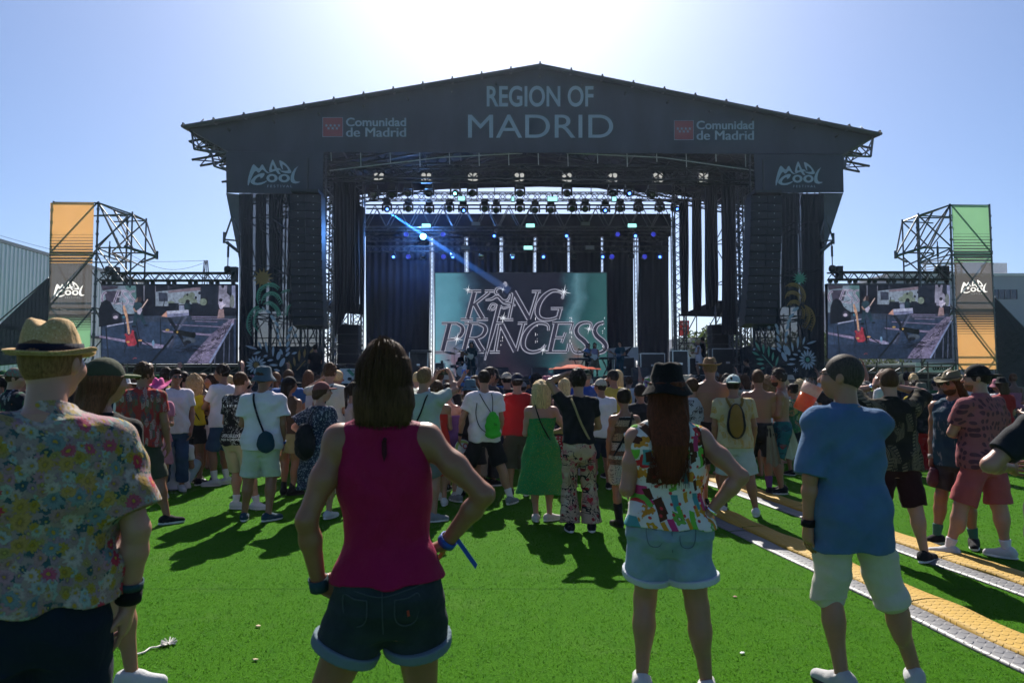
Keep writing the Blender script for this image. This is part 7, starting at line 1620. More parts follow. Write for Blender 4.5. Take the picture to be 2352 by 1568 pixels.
for txt, z0, z1, w_ in (('SUPERDELUXE', .985, .945, .15), ('MADE IN JAPAN', .93, .895, .15), ('LIFE', 1.36, 1.33, .13)):
    me = text_mesh(txt, lambda x, y: Vector(backy(p, x, y, .05)), (-w_, z0, w_, z1)); me.transform(frame(p)); me.transform(frame(p).inverted()); new_obj('lettering', me, p.t, [mat('white_paint', (.8, .8, .8))])
p = person('man in a slate blue bucket hat, white tee and pale mint shorts', 606, 8.2, 842, 10, 'm', 1.06, 'tan', ('short', 'brown'), ('bucket', f_('slate', (.085, .125, .165))), ('tee', WHT, {'hem': .83, 'loose': .7, 'sleeve': .68, 'swide': .03, 'fold': .008}), ('shorts', f_('mint', (.60, .64, .55)), {'len': .90, 'wide': .03, 'fold': .008}), ('slip', f_('teal_shoe', (.03, .07, .10)), SOLE), 'front', ((.16, .0, -1), (-.02, .34, -1)), ((-.19, .05, 6), (.09, -.02, -48)), head=(-25, 0, 0))
band(p, 1, dark_band, .016)
carried('crossbody_bag', 'dark teal crossbody pouch on the back of the man in the bucket hat', 'bag', p, [('strap', strap(p, [backy(p, x, z, .04) for x, z in ((-.09, 1.47), (-.075, 1.38), (-.03, 1.22), (.03, 1.06), (.06, 1.0))], .012), f_('navy_strap', (.01, .014, .028))), ('pouch', softbag(backy(p, .075, .93, .07), (.095, .04, .125), .01, 3, n=.003), f_('teal_bag', (.012, .05, .075)))])
p = person('person in a black cap and brown sleeveless top with tan shorts', 664, 10.1, 866, -12, 'f', 1.08, 'tan', ('bob', 'dark'), ('cap', BLK), ('tank', f_('brown_net', (.10, .055, .035)), {'hem': .92}), ('shorts', f_('tan_short', (.42, .32, .19)), {'len': .55}), BOOT, 'hip', 'relax', ((-.05, 0, 10), (.12, -.05, -40)), head=(-35, 0, 0))
navyd = printed('navyflower', (.025, .035, .07), lambda N, c: speck(N, c, 46, (.34, .36, .42), .54, .60))
p = person('woman in a faded maroon cap and navy speckled dress', 738, 8.35, 879, -30, 'f', 1.22, 'fair', ('bob', 'brown', .10), ('cap', f_('maroon', (.24, .075, .075))), ('dress', navyd, {'hem': .40, 'flare': .03, 'sleeve': .75, 'swide': .05, 'loose': .9, 'top': 1.47, 'back': 1.47, 'straps': False, 'fold': .009}), None, SNK, 'hip', 'front', ((-.14, .0, 10), (.12, .05, 5)), face=True, head=(-42, 4, 0), glasses='sun')
carried('drawstring_bag', 'black drawstring bag on the back of the woman in the speckled dress', 'bag', p, [('pouch', softbag(backy(p, -.03, 1.02, .10), (.14, .085, .22), .011, 5), f_('black_nylon', (.010, .010, .012), .5)), ('cord', strap(p, [backy(p, x, z, .05) for x, z in ((-.04, 1.22), (.0, 1.34), (.05, 1.46))], .006), leather)])
p = person('tall man with dark tousled hair in an off white knit behind the speckled dress', 757, 10.3, 836, -10, 'm', 1.1, 'light', ('wild', 'brown'), None, ('tee', f_('knit_white', (.60, .58, .52)), {'sleeve': .8}), ('shorts', BLK, {'len': .9}), SNK, 'face', 'front', glasses='sun')
carried('shoulder_bag', 'black bag strap over the off white knit', 'bag strap', p, [('strap', strap(p, cross_strap(p, 1), .014), leather)])
t = person('woman holding a printed white paper fan left of the raspberry top', 812, 9.6, 882, -60, 'f', 1.0, 'light', ('ponytail', 'dark'), None, ('tee', f_('pale_pink', (.5, .36, .36))), ('shorts', denimB, {'len': .5}), SNK, 'front', ('to', .12, .34, 1.18))
def paddle(P_, c, nrm, label, r=.13):
    mb = MB(); mb.lathe([(0, .002), (r, .002), (r, -.002), (0, -.002)], Vector(c), Vector(nrm), 24); m2 = MB(); m2.lathe([(r * .62, .004), (r * .93, .004)], Vector(c), Vector(nrm), 24); m3 = MB(); m3.lathe([(r * .2, .0045), (r * .34, .0045)], Vector(c) + Vector((r * .3, 0, r * .25)), Vector(nrm), 16)
    carried('hand_fan', label, 'fan', P_, [('paper', mb, mat('fan_paper', (.62, .64, .68))), ('green_ring', m2, mat('fan_green', (.35, .5, .15))), ('red_mark', m3, mat('fan_red', (.35, .04, .06)))], 'printed paper fans')
paddle(t, tuple(A3(.06, .42, 1.22) * t.s), (-.8, -.6, .2), 'round white paper fan with a green ring in front of the pale pink tee')
# middle
p = person('man in a grey tee filming the stage with a raised phone', 974, 8.2, 848, -14, 'm', 1.05, 'light', ('quiff', 'light'), None, ('tee', f_('grey_mint', (.46, .50, .46)), {'sleeve': .7}), ('shorts', f_('grey_short', (.16, .17, .18)), {'len': .9}), GSH, ('to', -.02, .42, 1.66, (-1, .2, -.6)), ('to', .20, .36, 1.70, (1, .2, -.5)), ((-.12, .1, 10), (.14, -.02, -50)), handR={'curl': .9, 'dir': A3(-.5, .2, .8)}, handL={'curl': .9, 'dir': A3(.3, .2, .8)})
mb = MB(); mb.box(A3(.075, .46, 1.735) * p.s, .085, .006, .042, (Vector((1, 0, 0)), Vector((0, 1, 0)), Vector((0, 0, 1)))); m2 = MB(); m2.box(A3(.075, .452, 1.735) * p.s, .078, .002, .036, (Vector((1, 0, 0)), Vector((0, 1, 0)), Vector((0, 0, 1))))
carried('phone', 'black phone held sideways by the man in the grey tee', 'phone', p, [('case', mb, BLK), ('screen', m2, mat('phone_glass', (.02, .025, .035), .1, .1, spec=.7))])
carried('crossbody_strap', 'black strap across the back of the man filming', 'bag strap', p, [('strap', strap(p, cross_strap(p, 1), .009), leather)])
person('woman in a bright red dress beside the man filming', 1003, 9.2, 878, 10, 'f', 1.0, 'light', ('ponytail', 'brown'), None, ('strappy', f_('scarlet', (.55, .03, .02)), {'hem': .45, 'flare': .05, 'back': 1.30}), None, SNK, 'front', 'front')
person('woman in a purple strappy dress right of the man filming', 1028, 9.7, 884, 14, 'f', 1.06, 'fair', ('bun', 'dark'), None, ('strappy', f_('violet', (.17, .075, .24)), {'hem': .48, 'flare': .04, 'back': 1.28}), None, SNK, 'low', ('to', .05, .25, 1.02))
palef = printed('palefloral', (.45, .42, .41), lambda N, c: leaves(N, c, 14, [(.25, .12, .10), (.2, .2, .22), (.45, .42, .41)], .6, 3, .25))
person('man in a pale printed shirt behind the purple dress', 1046, 10.4, 880, -20, 'm', 1.0, 'light', ('fade', 'dark'), None, ('shirt', palef, {'collar': 1}), ('shorts', f_('lilac_short', (.35, .31, .36)), {'len': .9}), BSH, 'front', 'relax', glasses='sun')
p = person('woman in a teal bucket hat and black outfit raising a bottle', 1080, 10.0, 872, 6, 'f', 1.05, 'light', ('long', 'dark', .22), ('bucket', f_('teal_hat', (.05, .12, .17))), ('tee', BLK, {'hem': .9}), ('skirt', BLK, {'hem': .5}), BOOT, ('to', -.10, .18, 1.83, (-1, .0, .2)), 'front', handL={'curl': .9, 'dir': A3(.1, .2, 1)})
mb = MB(); c = Vector(A3(-.09, .22, 1.93) * p.s); mb.lathe([(0, -.11), (.030, -.11), (.033, -.09), (.033, .04), (.026, .07), (.013, .095), (.013, .115), (0, .115)], c, Vector((.1, 0, 1)), 14); m2 = MB(); m2.lathe([(.034, -.05), (.034, .02)], c, Vector((.1, 0, 1)), 14)
carried('water_bottle', 'clear bottle with a blue label held up against the stage', 'bottle', p, [('bottle', mb, mat('bottle_pet', (.35, .45, .6), .08, .1, spec=.7, alpha=.55)), ('label', m2, mat('bottle_blue', (.05, .12, .45), .4))])
person('woman with long hair and a grey brown tee carrying a pale bag', 1092, 10.9, 866, -30, 'f', 1.0, 'light', ('long', 'brown', .40), None, ('tee', f_('taupe', (.20, .15, .13))), ('trousers', f_('dusty', (.33, .27, .24)), {'len': 1.8}), BSH, 'front', 'front')
person('man with dark hair and glasses in a grey shirt by the raised bottle', 1122, 11.0, 846, -50, 'm', 1.0, 'tan', ('quiff', 'dark'), None, ('shirt', f_('dark_grey_shirt', (.06, .06, .065)), {'collar': 1}), ('trousers', BLK, {'len': 1.9}), BSH, 'front', 'relax', glasses='sun', face=True)
p = person('man in a white tee striding with a bright green drawstring bag', 1112, 9.4, 853, 12, 'm', 1.03, 'light', ('fade', 'dark'), None, ('tee', WHT, {'hem': .82, 'loose': .65, 'sleeve': .66, 'swide': .02, 'fold': .008}), ('shorts', BLK, {'len': .92, 'wide': .04}), GSH, ((.42, .05, -1), (.10, .28, -1)), 'relax', ((-.33, .16, 30), (.33, -.16, -42)), sway=.01, socks=(WHT, .3))
band(p, -1, f_('black_band', (.01, .01, .012)), .02, 'watch', .032)
gb = f_('lime', (.045, .50, .03), .6)
carried('drawstring_bag', 'bright green drawstring bag printed with SL on the striding man', 'bag', p, [('pouch', softbag(backy(p, .085, 1.06, .09), (.095, .06, .17), .009, 5), gb), ('cord', strap(p, [backy(p, x, z, .045) for x, z in ((.06, 1.22), (-.02, 1.34), (-.08, 1.46))], .006), leather), ('loop', strap(p, [backy(p, x, z, .045) for x, z in ((.09, 1.22), (.09, 1.36), (.085, 1.46))], .006), leather), ('loop', strap(p, [backy(p, x, z, .05) for x, z in ((.03, .93), (-.08, 1.02), (-.13, 1.18), (-.12, 1.34))], .006), leather), ('base', softbag(backy(p, .085, .94, .09), (.10, .055, .06), .009, 6), gb)])
me = text_mesh('SL', lambda x, y: Vector((x, backy(p, .09, 1.06, .168)[1], y)), (.085 * p.s, 1.08 * p.s, .135 * p.s, 1.045 * p.s)); me.transform(frame(p)); solo(new_obj('lettering', me, None, [BLK]), 'black SL letters printed on the green drawstring bag', 'lettering')
paddle(p, tuple(p.handL + A3(.02, .02, -.09)), (.3, -1, .1), 'yellow edged white paper fan carried low by the striding man', .12)
p = person('man in a red sleeveless top and navy cap with long grey shorts', 1188, 10.0, 858, 4, 'm', 1.10, 'light', ('short', 'dark'), ('capback', NAVY), ('tank', f_('red_tank', (.42, .012, .014)), {'hem': .88, 'loose': .5}), ('shorts', f_('moss', (.075, .072, .055)), {'len': 1.25, 'wide': .05}), BSH, 'front', 'front', ((-.10, 0, 6), (.13, 0, -10)))
gd = printed('greendress', (.030, .26, .075), lambda N, c: speck(N, c, 95, (.30, .34, .06), .58, .63))
p = person('blond woman in a long green speckled strappy dress', 1243, 8.2, 876, 2, 'f', 1.06, 'fair', ('buzz', 'blond'), None, ('strappy', gd, {'hem': .36, 'flare': .10, 'back': 1.30, 'fold': .008}), None, ('slip', f_('white_pump', (.62, .58, .57)), SOLE), 'front', ('to', .16, .20, 1.10, (1, -.3, -1)), ((-.07, 0, 4), (.10, 0, -60)), hoff=(0, 0, .0))
Hb = Field(.008); Hb.ell((0, -.01, .0), (.108, .112, .118)); Hb.loft([-.25, -.18, -.05, .05], [.0, 0, 0, 0], [-.05, -.045, -.03, -.02], [.085, .115, .12, .1], [.05, .075, .1, .1], .03); Hb.plane((0, 1, -.35), .06); VF = Hb.mesh(hair_noise(.013, 60, 16, 4)); put('hair', (VF[0] * p.hs, VF[1]), p.RH, p.HC, p.t, hair_mat('blond', HC['blond']))
carried('crossbody_bag', 'small black crossbody bag on the right hip of the green dress', 'bag', p, [('strap', strap(p, cross_strap(p, -1), .008), leather), ('pouch', softbag((.19 * p.s, -.04, .90 * p.s), (.05, .045, .075), .008, 7, n=.002), leather)])
graf = printed('graffiti', (.55, .36, .25), lambda N, c: scribble(N, scribble(N, scribble(N, dots(N, speck(N, speck(N, c, 7, (.55, .14, .17), .56, .62), 5, (.60, .46, .34), .58, .64), 7.5, (.38, .02, .03), .14, 3), 9, (.02, .018, .02), .020, 1), 17, (.02, .018, .02), .016, 5), 6, (.02, .018, .02), .012, 9))
p = person('person in a black tee and pink graffiti flares shading their head with an orange fan', 1328, 7.63, 851, 2, 'm', .93, 'light', ('wild', 'dark'), None, ('tee', BLK, {'hem': .97, 'loose': .2, 'sleeve': .5}), ('trousers', graf, {'len': 1.97, 'wide': .015, 'bell': 3.6, 'top': 1.04, 'fold': .006}), BSH, ('to', -.11, .10, 1.74, (-1, -.3, .12)), ('to', .06, .26, 1.10, (1, -.35, -.8)), ((-.10, .0, 6), (.14, .0, -6)), handL={'dir': A3(.9, .2, .15), 'palm': (0, .3, -1), 'curl': .4})
carried('crossbody_strap', 'tan strap across the back of the black tee above the graffiti flares', 'bag strap', p, [('strap', strap(p, [backy(p, x, z, .032) for x, z in ((-.09, 1.46), (-.06, 1.38), (.0, 1.22), (.07, 1.08), (.12, .99))], .013), tanl)])
for txt, x0, z0, x1, z1 in (('LOVE', -.125, .62, -.065, .50), ('LIFE', .06, .80, .13, .74)):
    me = text_mesh(txt, lambda x, y: Vector((x * p.s, -.118 * p.s if y > .7 else -.098 * p.s, y * p.s)), (x0, z0, x1, z1)); new_obj('lettering', me, p.t, [BLK])
for x, z, y in ((.115, .71, -.122), (.11, .36, -.095)):
    me = outline_mesh([[(16 * math.sin(a) ** 3, 13 * math.cos(a) - 5 * math.cos(2 * a) - 2 * math.cos(3 * a) - math.cos(4 * a)) for a in (i * 6.283 / 30 for i in range(30))]], lambda u, v: Vector((x * p.s + u * .0022, y * p.s, z * p.s + v * .0024))); new_obj('printed_heart', me, p.t, [mat('heart_red', (.35, .012, .02))])
mb = MB(); vs = []; nf = 13; cc = Vector((-.02, .10, 1.80)) * p.s
for i in range(nf):
    a = math.pi * (i / (nf - 1)); z = .012 * (i % 2); vs += [cc + Vector((-.02 * math.cos(a), .01, z * .2)), cc + Vector((-.30 * math.cos(a), .02 + .10 * math.sin(a), .0 + z - .06 * abs(math.cos(a)) + .045))]
vs += [v - Vector((0, 0, .004)) for v in vs]; n2 = 2 * nf; fs = [(2 * i, 2 * i + 2, 2 * i + 3, 2 * i + 1) for i in range(nf - 1)] + [(n2 + 2 * i, n2 + 2 * i + 1, n2 + 2 * i + 3, n2 + 2 * i + 2) for i in range(nf - 1)] + [(2 * i + 1, 2 * i + 3, n2 + 2 * i + 3, n2 + 2 * i + 1) for i in range(nf - 1)]
mb.add(vs, fs); carried('folding_fan', 'orange folding fan held over the head as a sunshade', 'fan', p, [('leaf', mb, f_('fan_orange', (.60, .08, .025), .7, .1, .5))])
person('man in a cream cap, white tee and navy shorts', 1380, 10.6, 871, 8, 'm', 1.02, 'tan', ('short', 'dark'), ('cap', f_('cream_cap', (.48, .44, .36))), ('tee', WHT, {'hem': .84, 'loose': .6}), ('shorts', NAVY, {'len': .9}), BSH, 'front', 'front', head=(24, 0, 0))
person('man in a yellow tee and black cap with a beard', 1408, 11.8, 850, 10, 'm', 1.08, 'tan', ('short', 'dark'), ('cap', BLK), ('tee', f_('mustard', (.50, .38, .06)), {'sleeve': .7}), ('shorts', BLK, {'len': .9}), BSH, 'front', 'front', beard='dark', head=(28, 0, 0))
person('man in a royal blue tee and dark green cap', 1347, 12.2, 848, -6, 'm', 1.08, 'light', ('short', 'grey'), ('capback', f_('dark_green', (.015, .04, .022))), ('tee', f_('royal', (.02, .07, .36))), ('shorts', f_('grey_short', (.16, .17, .18)), {'len': .9}), SNK, 'front', 'front')
person('woman with platinum hair behind the black tee and orange fan', 1296, 10.8, 872, -14, 'f', 1.0, 'fair', ('long', 'blond', .30), None, ('tank', f_('dark_top', (.03, .03, .033))), ('skirt', printed('polka', (.35, .02, .03), lambda N, c: dots(N, c, 22, (.6, .55, .5), .25)), {'hem': .4}), SNK, 'front', 'front')
croch = printed('crochet', (.50, .44, .36), lambda N, c: N.mix(N.ramp(N.math('SINE', N.math('MULTIPLY', N.math('ADD', N.n('SeparateXYZ').outputs[2], 0), 1)), [(0, 1.0), (1, 1.0)]), c, dots(N, banded(N, c, [(0, (.50, .44, .36)), (.355, (.20, .105, .06)), (.385, (.50, .44, .36)), (.405, (.17, .085, .05)), (.43, (.50, .44, .36)), (.475, (.02, .02, .02)), (.487, (.40, .25, .15)), (.53, (.17, .085, .05)), (.57, (.45, .3, .2)), (.605, (.02, .02, .02)), (.62, (.55, .49, .42))]), 60, (.06, .04, .03), .22)))
p = person('woman in a brown and cream striped crochet dress and tall black boots', 1433, 7.9, 897, 4, 'f', 1.0, 'tan', ('bun', 'dark'), None, ('dress', croch, {'hem': .56, 'flare': .005, 'loose': .1, 'back': 1.42, 'top': 1.42, 'straps': False, 'off': .012}), None, ('high', f_('boot_leather', (.012, .012, .012), .5), DSOLE), 'relax', ('to', .10, .24, 1.08), ((-.09, -.02, 24), (.13, .12, -8)))
carried('crossbody_strap', 'wide black strap with a pale buckle across the crochet dress', 'bag strap', p, [('strap', strap(p, cross_strap(p, 1, .028), .014), leather), ('buckle', softbag(backy(p, -.01, 1.2, .045), (.022, .006, .022), .006, 2, n=0), mat('aluminium', (.6, .6, .62), .3, .1, metal=.9))])
bkt = printed('camohat', (.22, .16, .30), lambda N, c: speck(N, speck(N, c, 16, (.10, .30, .06), .52, .55), 13, (.5, .48, .5), .60, .63))
person('person in a purple and green patterned bucket hat', 1490, 11.6, 868, -20, 'm', 1.0, 'light', ('short', 'dark'), ('bucket', bkt), ('tee', BLK), ('shorts', BLK, {'len': .9}), BSH, 'front', 'front')
person('man in a black tee half hidden by the black bucket hat', 1470, 9.6, 886, 6, 'm', 1.05, 'tan', ('short', 'dark'), None, ('tee', f_('black2', (.014, .016, .022))), ('shorts', BLK, {'len': .9}), BSH, 'front', 'front')
bw = printed('bwshirt', (.52, .52, .54), lambda N, c: leaves(N, scribble(N, c, 22, (.04, .04, .05), .05, 3), 16, [(.03, .03, .04), (.52, .52, .54), (.52, .52, .54)], .4, 3, .3))
person('person in a black and white printed shirt shading their eyes with a raised arm', 1590, 9.0, 872, 10, 'm', 1.0, 'light', ('short', 'brown'), None, ('shirt', bw, {'collar': 1, 'sleeve': .8}), ('shorts', BLK, {'len': .9}), BSH, 'front', ('to', .04, .14, 1.66, (1, .2, .2)), glasses='sun')
# right
p = person('tall shirtless man in a tan fedora with a black band', 1630, 9.0, 816, -14, 'm', 1.08, 'tan', ('short', 'light'), ('fedora', f_('tan_felt', (.30, .19, .10)), BLK), None, ('shorts', f_('dark_brown_short', (.04, .022, .018)), {'len': .85, 'top': 1.02}), BSH, 'front', 'front', ((-.08, .1, 6), (.12, 0, -8)), sway=-.02)
yel = printed('yellowleaf', (.55, .46, .28), lambda N, c: leaves(N, leaves(N, c, 17, [(.50, .30, .05), (.52, .36, .10)], .7, 2, .34), 17, [(.50, .30, .05), (.55, .46, .28)], -.8, 8, .28))
p = person('man in a pale cap and yellow leaf tee wearing an ochre backpack', 1684, 8.6, 862, -16, 'm', 1.08, 'tan', ('short', 'dark'), ('capback', f_('pale_aqua', (.48, .58, .58))), ('tee', yel, {'hem': .86, 'loose': .6, 'sleeve': .66, 'swide': .02}), ('shorts', f_('pale_mint', (.46, .54, .53)), {'len': .92, 'wide': .05}), SNK, 'relax', 'relax', ((-.16, .06, 8), (.24, -.05, -8)), sway=.01)
och = f_('ochre', (.27, .155, .03), .7)
bk = backy(p, .02, 1.20, .09); carried('backpack', 'slim ochre and black backpack on the yellow leaf tee', 'backpack', p, [('shell', softbag(bk, (.105, .06, .215), .009, 8, n=.002), f_('black_nylon', (.010, .010, .012), .5)), ('front_panel', softbag((bk[0], bk[1] - .03, bk[2] + .005), (.078, .045, .200), .009, 9, n=.002), och), ('shoulder_strap', strap(p, [backy(p, x, z, .035) for x, z in ((-.03, 1.36), (-.07, 1.43), (-.09, 1.48))], .017), och), ('shoulder_strap', strap(p, [backy(p, x, z, .035) for x, z in ((.07, 1.36), (.10, 1.43), (.10, 1.48))], .017), och)])
tie = f_('tie_dye_sock', (.14, .05, .19))
p = person('shirtless man with short dark hair in black shorts', 1741, 10.1, 853, -14, 'm', 1.02, 'tan', ('quiff', 'brown'), None, None, ('shorts', BLK, {'len': .82, 'top': 1.03, 'wide': .01}), BSH, 'front', 'front', ((-.12, 0, 4), (.12, 0, -4)), socks=(tie, .45), glasses='clear')
def hanging(P_, pts, label, col=(.42, .38, .30)):
    mb = MB(); top, bot = pts; vs = []; n = 10
    for i in range(n + 1):
        f = i / n
        for j in range(9):
            h = j / 8; a = Vector(top[0]).lerp(Vector(top[1]), f); b = Vector(bot[0]).lerp(Vector(bot[1]), f); q = a.lerp(b, h) + Vector((0, .02 * math.sin(f * 16 + h) * (.3 + h), .03 * math.sin(f * 9) * h)); vs.append(q * P_.s)
    k = len(vs); vs += [v + Vector((.0, .008, 0)) for v in vs]; fs = []
    for i in range(n):
        for j in range(8): a = i * 9 + j; fs.append((a, a + 9, a + 10, a + 1)); fs.append((k + a, k + a + 1, k + a + 10, k + a + 9))
    mb.add(vs, fs, True); carried('hanging_shirt', label, 'shirt', P_, [('cloth', mb, f_('hung_cloth_%d' % int(col[0] * 100), col))], 'shirts tucked into waistbands')
hanging(p, (((.09, -.15, .99), (.17, -.10, .99)), ((.07, -.17, .45), (.28, -.09, .42))), 'beige shirt hanging from the waistband of the black shorts', (.24, .21, .155))
tealp = printed('tealswim', (.02, .13, .16), lambda N, c: scribble(N, leaves(N, c, 14, [(.30, .03, .05), (.02, .03, .08), (.02, .13, .16), (.25, .14, .04)], .5, 4, .3), 16, (.01, .02, .04), .04, 2))
p = person('shirtless man in a headband and teal patterned shorts facing left', 1791, 10.2, 849, 62, 'm', 1.0, 'tan', ('wild', 'dark'), None, None, ('shorts', tealp, {'len': .88, 'top': 1.03, 'wide': .03}), BSH, 'front', 'front', ((-.10, 0, 26), (.10, .02, 12)), beard='dark', face=True, head=(18, 0, 0))
V, F = lathe_np([(.083, -.018), (.088, -.018), (.088, .02), (.083, .02)], 36, lambda V: V * A3(1, 1.2, 1)); put('headband', ((V + A3(0, -.006, .05)) * p.hs, F), p.RH, p.HC, p.t, printed('bandana', (.35, .33, .31), lambda N, c: speck(N, c, 60, (.03, .03, .035), .5, .55)))
hanging(p, (((.10, -.12, .99), (.16, .0, .99)), ((.30, -.26, .55), (.12, -.02, .44))), 'pale shirt hanging behind the teal patterned shorts', (.55, .50, .42))
person('woman in a tropical print top and navy shorts with tied up hair', 1821, 12.2, 884, 30, 'f', 1.1, 'tan', ('bun', 'dark'), None, ('tee', printed('tropgreen', (.03, .12, .06), lambda N, c: leaves(N, leaves(N, c, 13, [(.45, .40, .12), (.05, .25, .08), (.50, .22, .12)], .5, 3, .4), 15, [(.5, .45, .35), (.03, .12, .06)], -.8, 6, .3))), ('shorts', NAVY, {'len': .6}), BSH, 'front', 'front', glasses='sun', face=True)
leafb = printed('brownleaf', (.022, .020, .016), lambda N, c: leaves(N, leaves(N, c, 8.5, [(.16, .13, .085), (.20, .165, .11), (.022, .020, .016)], .6, 2, .46), 9.5, [(.15, .12, .08), (.022, .020, .016)], -.9, 7, .42))
p = person('man in a dark brown leaf shirt and maroon shorts with both hands at his face', 2042, 6.5, 851, -14, 'm', 1.08, 'fair', ('buzz', 'brown'), None, ('shirt', leafb, {'hem': .83, 'loose': .7, 'sleeve': .74, 'swide': .03, 'collar': 1}), ('shorts', f_('deep_maroon', (.030, .008, .010)), {'len': .95, 'wide': .03}), BSH, ('to', -.10, .13, 1.60, (-1, .1, -.4)), ('to', .10, .13, 1.60, (1, .1, -.4)), ((-.17, .05, 6), (.22, -.10, -44)), sway=.02, handL={'dir': A3(.25, .1, 1), 'palm': (1, .2, 0), 'curl': .2}, handR={'dir': A3(-.25, .1, 1), 'palm': (-1, .2, 0), 'curl': .2})
band(p, -1, mat('chrome_rim', (.75, .75, .78), .12, .05, metal=1.0), .014, 'watch', .031)
person('person in a black top, grey hat and wide red trousers', 2116, 11.9, 880, -6, 'f', 1.05, 'light', ('bob', 'dark', .12), ('bucket', f_('grey_hat', (.16, .15, .13))), ('tee', BLK), ('trousers', f_('red_trouser', (.40, .012, .014)), {'len': 1.85, 'wide': .06}), BSH, 'front', 'front')
p = person('bearded man in a bush hat and sunglasses with a tattooed arm', 2186, 7.0, 846, 128, 'm', 1.0, 'tan', ('long', 'brown', .24), ('fedora', f_('khaki_felt', (.20, .165, .10)), f_('khaki_band', (.12, .10, .06))), ('tank', printed('tealtank', (.03, .07, .11), lambda N, c: speck(N, c, 18, (.25, .25, .3), .56, .6, (1, 1, .3))), {'hem': .80}), ('shorts', f_('dark_pattern', (.05, .045, .05)), {'len': .8}), BSH, 'relax', ((.10, .05, -1), (.0, .2, -1)), ((-.14, .0, 20), (.16, .1, -30)), glasses='sun', beard='brown', face=True, head=(-18, -4, 0), socks=(f_('sock_teal', (.05, .15, .13)), .3))
band(p, 1, f_('bead_band', (.35, .32, .3)), .02, 'bracelet', .031, .92)
carried('cap', 'dusty plum cap held low by the bearded man', 'cap', p, [('cap', softbag(tuple(p.handR + A3(.0, .03, -.10)), (.05, .07, .10), .008, 4), f_('plum', (.13, .05, .07)))])
pinks = printed('palmshirt', (.36, .115, .125), lambda N, c: dots(N, c, 26, (.13, .05, .07), .30, 2, .55))
p = person('man in a pink printed shirt, coral shorts and a backward black cap', 2246, 6.5, 839, 16, 'm', 1.08, 'fair', ('short', 'dark'), ('capback', BLK), ('shirt', pinks, {'hem': .83, 'loose': .6, 'sleeve': .68, 'swide': .02, 'collar': 1}), ('shorts', f_('coral', (.42, .095, .10)), {'len': .95, 'wide': .035, 'fold': .007}), SNK, ('to', -.02, .24, 1.20, (-1, -.5, -.6)), ('to', .14, .22, 1.12, (1, -.6, -.8)), ((-.26, .14, 40), (.18, -.06, 30)), glasses='sun', face=True, beard='light', head=(40, 0, 0), socks=(WHT, .22))
me = text_mesh('adidas', lambda x, y: Vector((0, 0, 0)), (0, 0, 1, 1)) if False else None
M_ = Matrix.Translation(Vector(p.HC)) @ Matrix(p.RH.tolist()).to_4x4() @ Matrix.Scale(p.hs, 4)
def capxy(x, y):                                # lettering wrapped on the side and back of the cap
    a = -.95 + x * 1.0; z = .062 - y * .024; k = math.sqrt(max(.05, 1 - ((z - .02) / .108) ** 2)); return M_ @ Vector((.0925 * k * math.cos(a), -.004 + .1115 * k * math.sin(a), z))
new_obj('lettering', text_mesh('adidas', capxy, (0, 0, 1, 1), bold=.03), p.t, [mat('white_paint', (.8, .8, .8))])
for sd2 in (0, 1):                              # three red stripes on the pale shoes
    hip, kn, an, fa = p.legs[sd2]; Mz = rotz(R(fa)); mb = MB()
    for i in range(3):
        for q_ in (-1, 1):
            a, b = Mz.T @ A3(q_ * .052, .045 + i * .022, .032) + A3(an[0], an[1], 0), Mz.T @ A3(q_ * .048, .03 + i * .022, .066) + A3(an[0], an[1], 0); mb.tube(a, b, .006, 5)
    mb.build('shoe_stripe', f_('stripe_red', (.35, .02, .03)), p.t)
haw = printed('hawaii', (.012, .014, .03), lambda N, c: leaves(N, flowers(N, c, 9, [(.42, .40, .42), (.05, .2, .12), (.012, .014, .03)], 5, .42, 3, (.4, .1, .05), .8), 12, [(.35, .33, .38), (.04, .14, .08), (.012, .014, .03)], .8, 5, .3))
person('man in a floral cap and a navy hibiscus shirt at the far left', 34, 8.6, 846, -36, 'm', 1.1, 'fair', ('short', 'brown'), ('capback', printed('floralcap', (.3, .16, .15), lambda N, c: speck(N, c, 40, (.12, .28, .22), .5, .55))), ('shirt', haw, {'collar': 1}), ('shorts', BLK, {'len': .9}), BSH, 'front', 'front', glasses='sun', head=(-30, 0, 0), face=True)
person('woman in a white sun hat between the olive cap and the leaf print shirt', 283, 10.8, 864, -70, 'f', 1.0, 'fair', ('long', 'auburn', .2), ('sunhat', f_('white_hat', (.6, .6, .62))), ('top', WHT), ('skirt', WHT, {'hem': .5}), SNK, 'front', ('to', .1, .25, 1.5), face=True, head=(-10, 0, 0))
# on the stage
def performer(label, px, v, H, yaw, **k): q = onstage(px, v); return person(label, px, q.y, 800, yaw, ground=DK, H=H, lod=1.6, **k)
def guitar(P_, label, col, flip=1):
    s = P_.s; c = A3(.03 * flip, .20, 1.02) * s; d = unit(A3(-flip * .85, .12, .42)); n = unit(A3(0, 1, 0) - d * d[1]); u = np.cross(d, n); Mx = np.stack([d, u, n], 1); f = Field(.010)
    f.ell(c, (.10, .145, .024), Mx, .01); f.ell(c + d * .13, (.09, .11, .022), Mx, .04); f.cone(c + d * .20 + u * .09, c + d * .27 + u * .10, .026, .016, .03); f.cone(c + d * .20 - u * .09, c + d * .24 - u * .09, .024, .014, .03)
    m1 = MB(); m1.tube(c + d * .15, c + d * .80, .026, 6, .022); m2 = MB(); m2.tube(c + d * .80, c + d * .95 + u * .02, .035, 6, .028)
    carried('electric_guitar', label, 'guitar', P_, [('guitar_body', f.mesh(), mat('guitar_%d' % int(col[0] * 100), col, .25, .1, spec=.6)), ('neck', m1, mat('maple', (.35, .22, .1), .4)), ('headstock', m2, mat('maple', (.35, .22, .1), .4))], 'guitars played on stage')
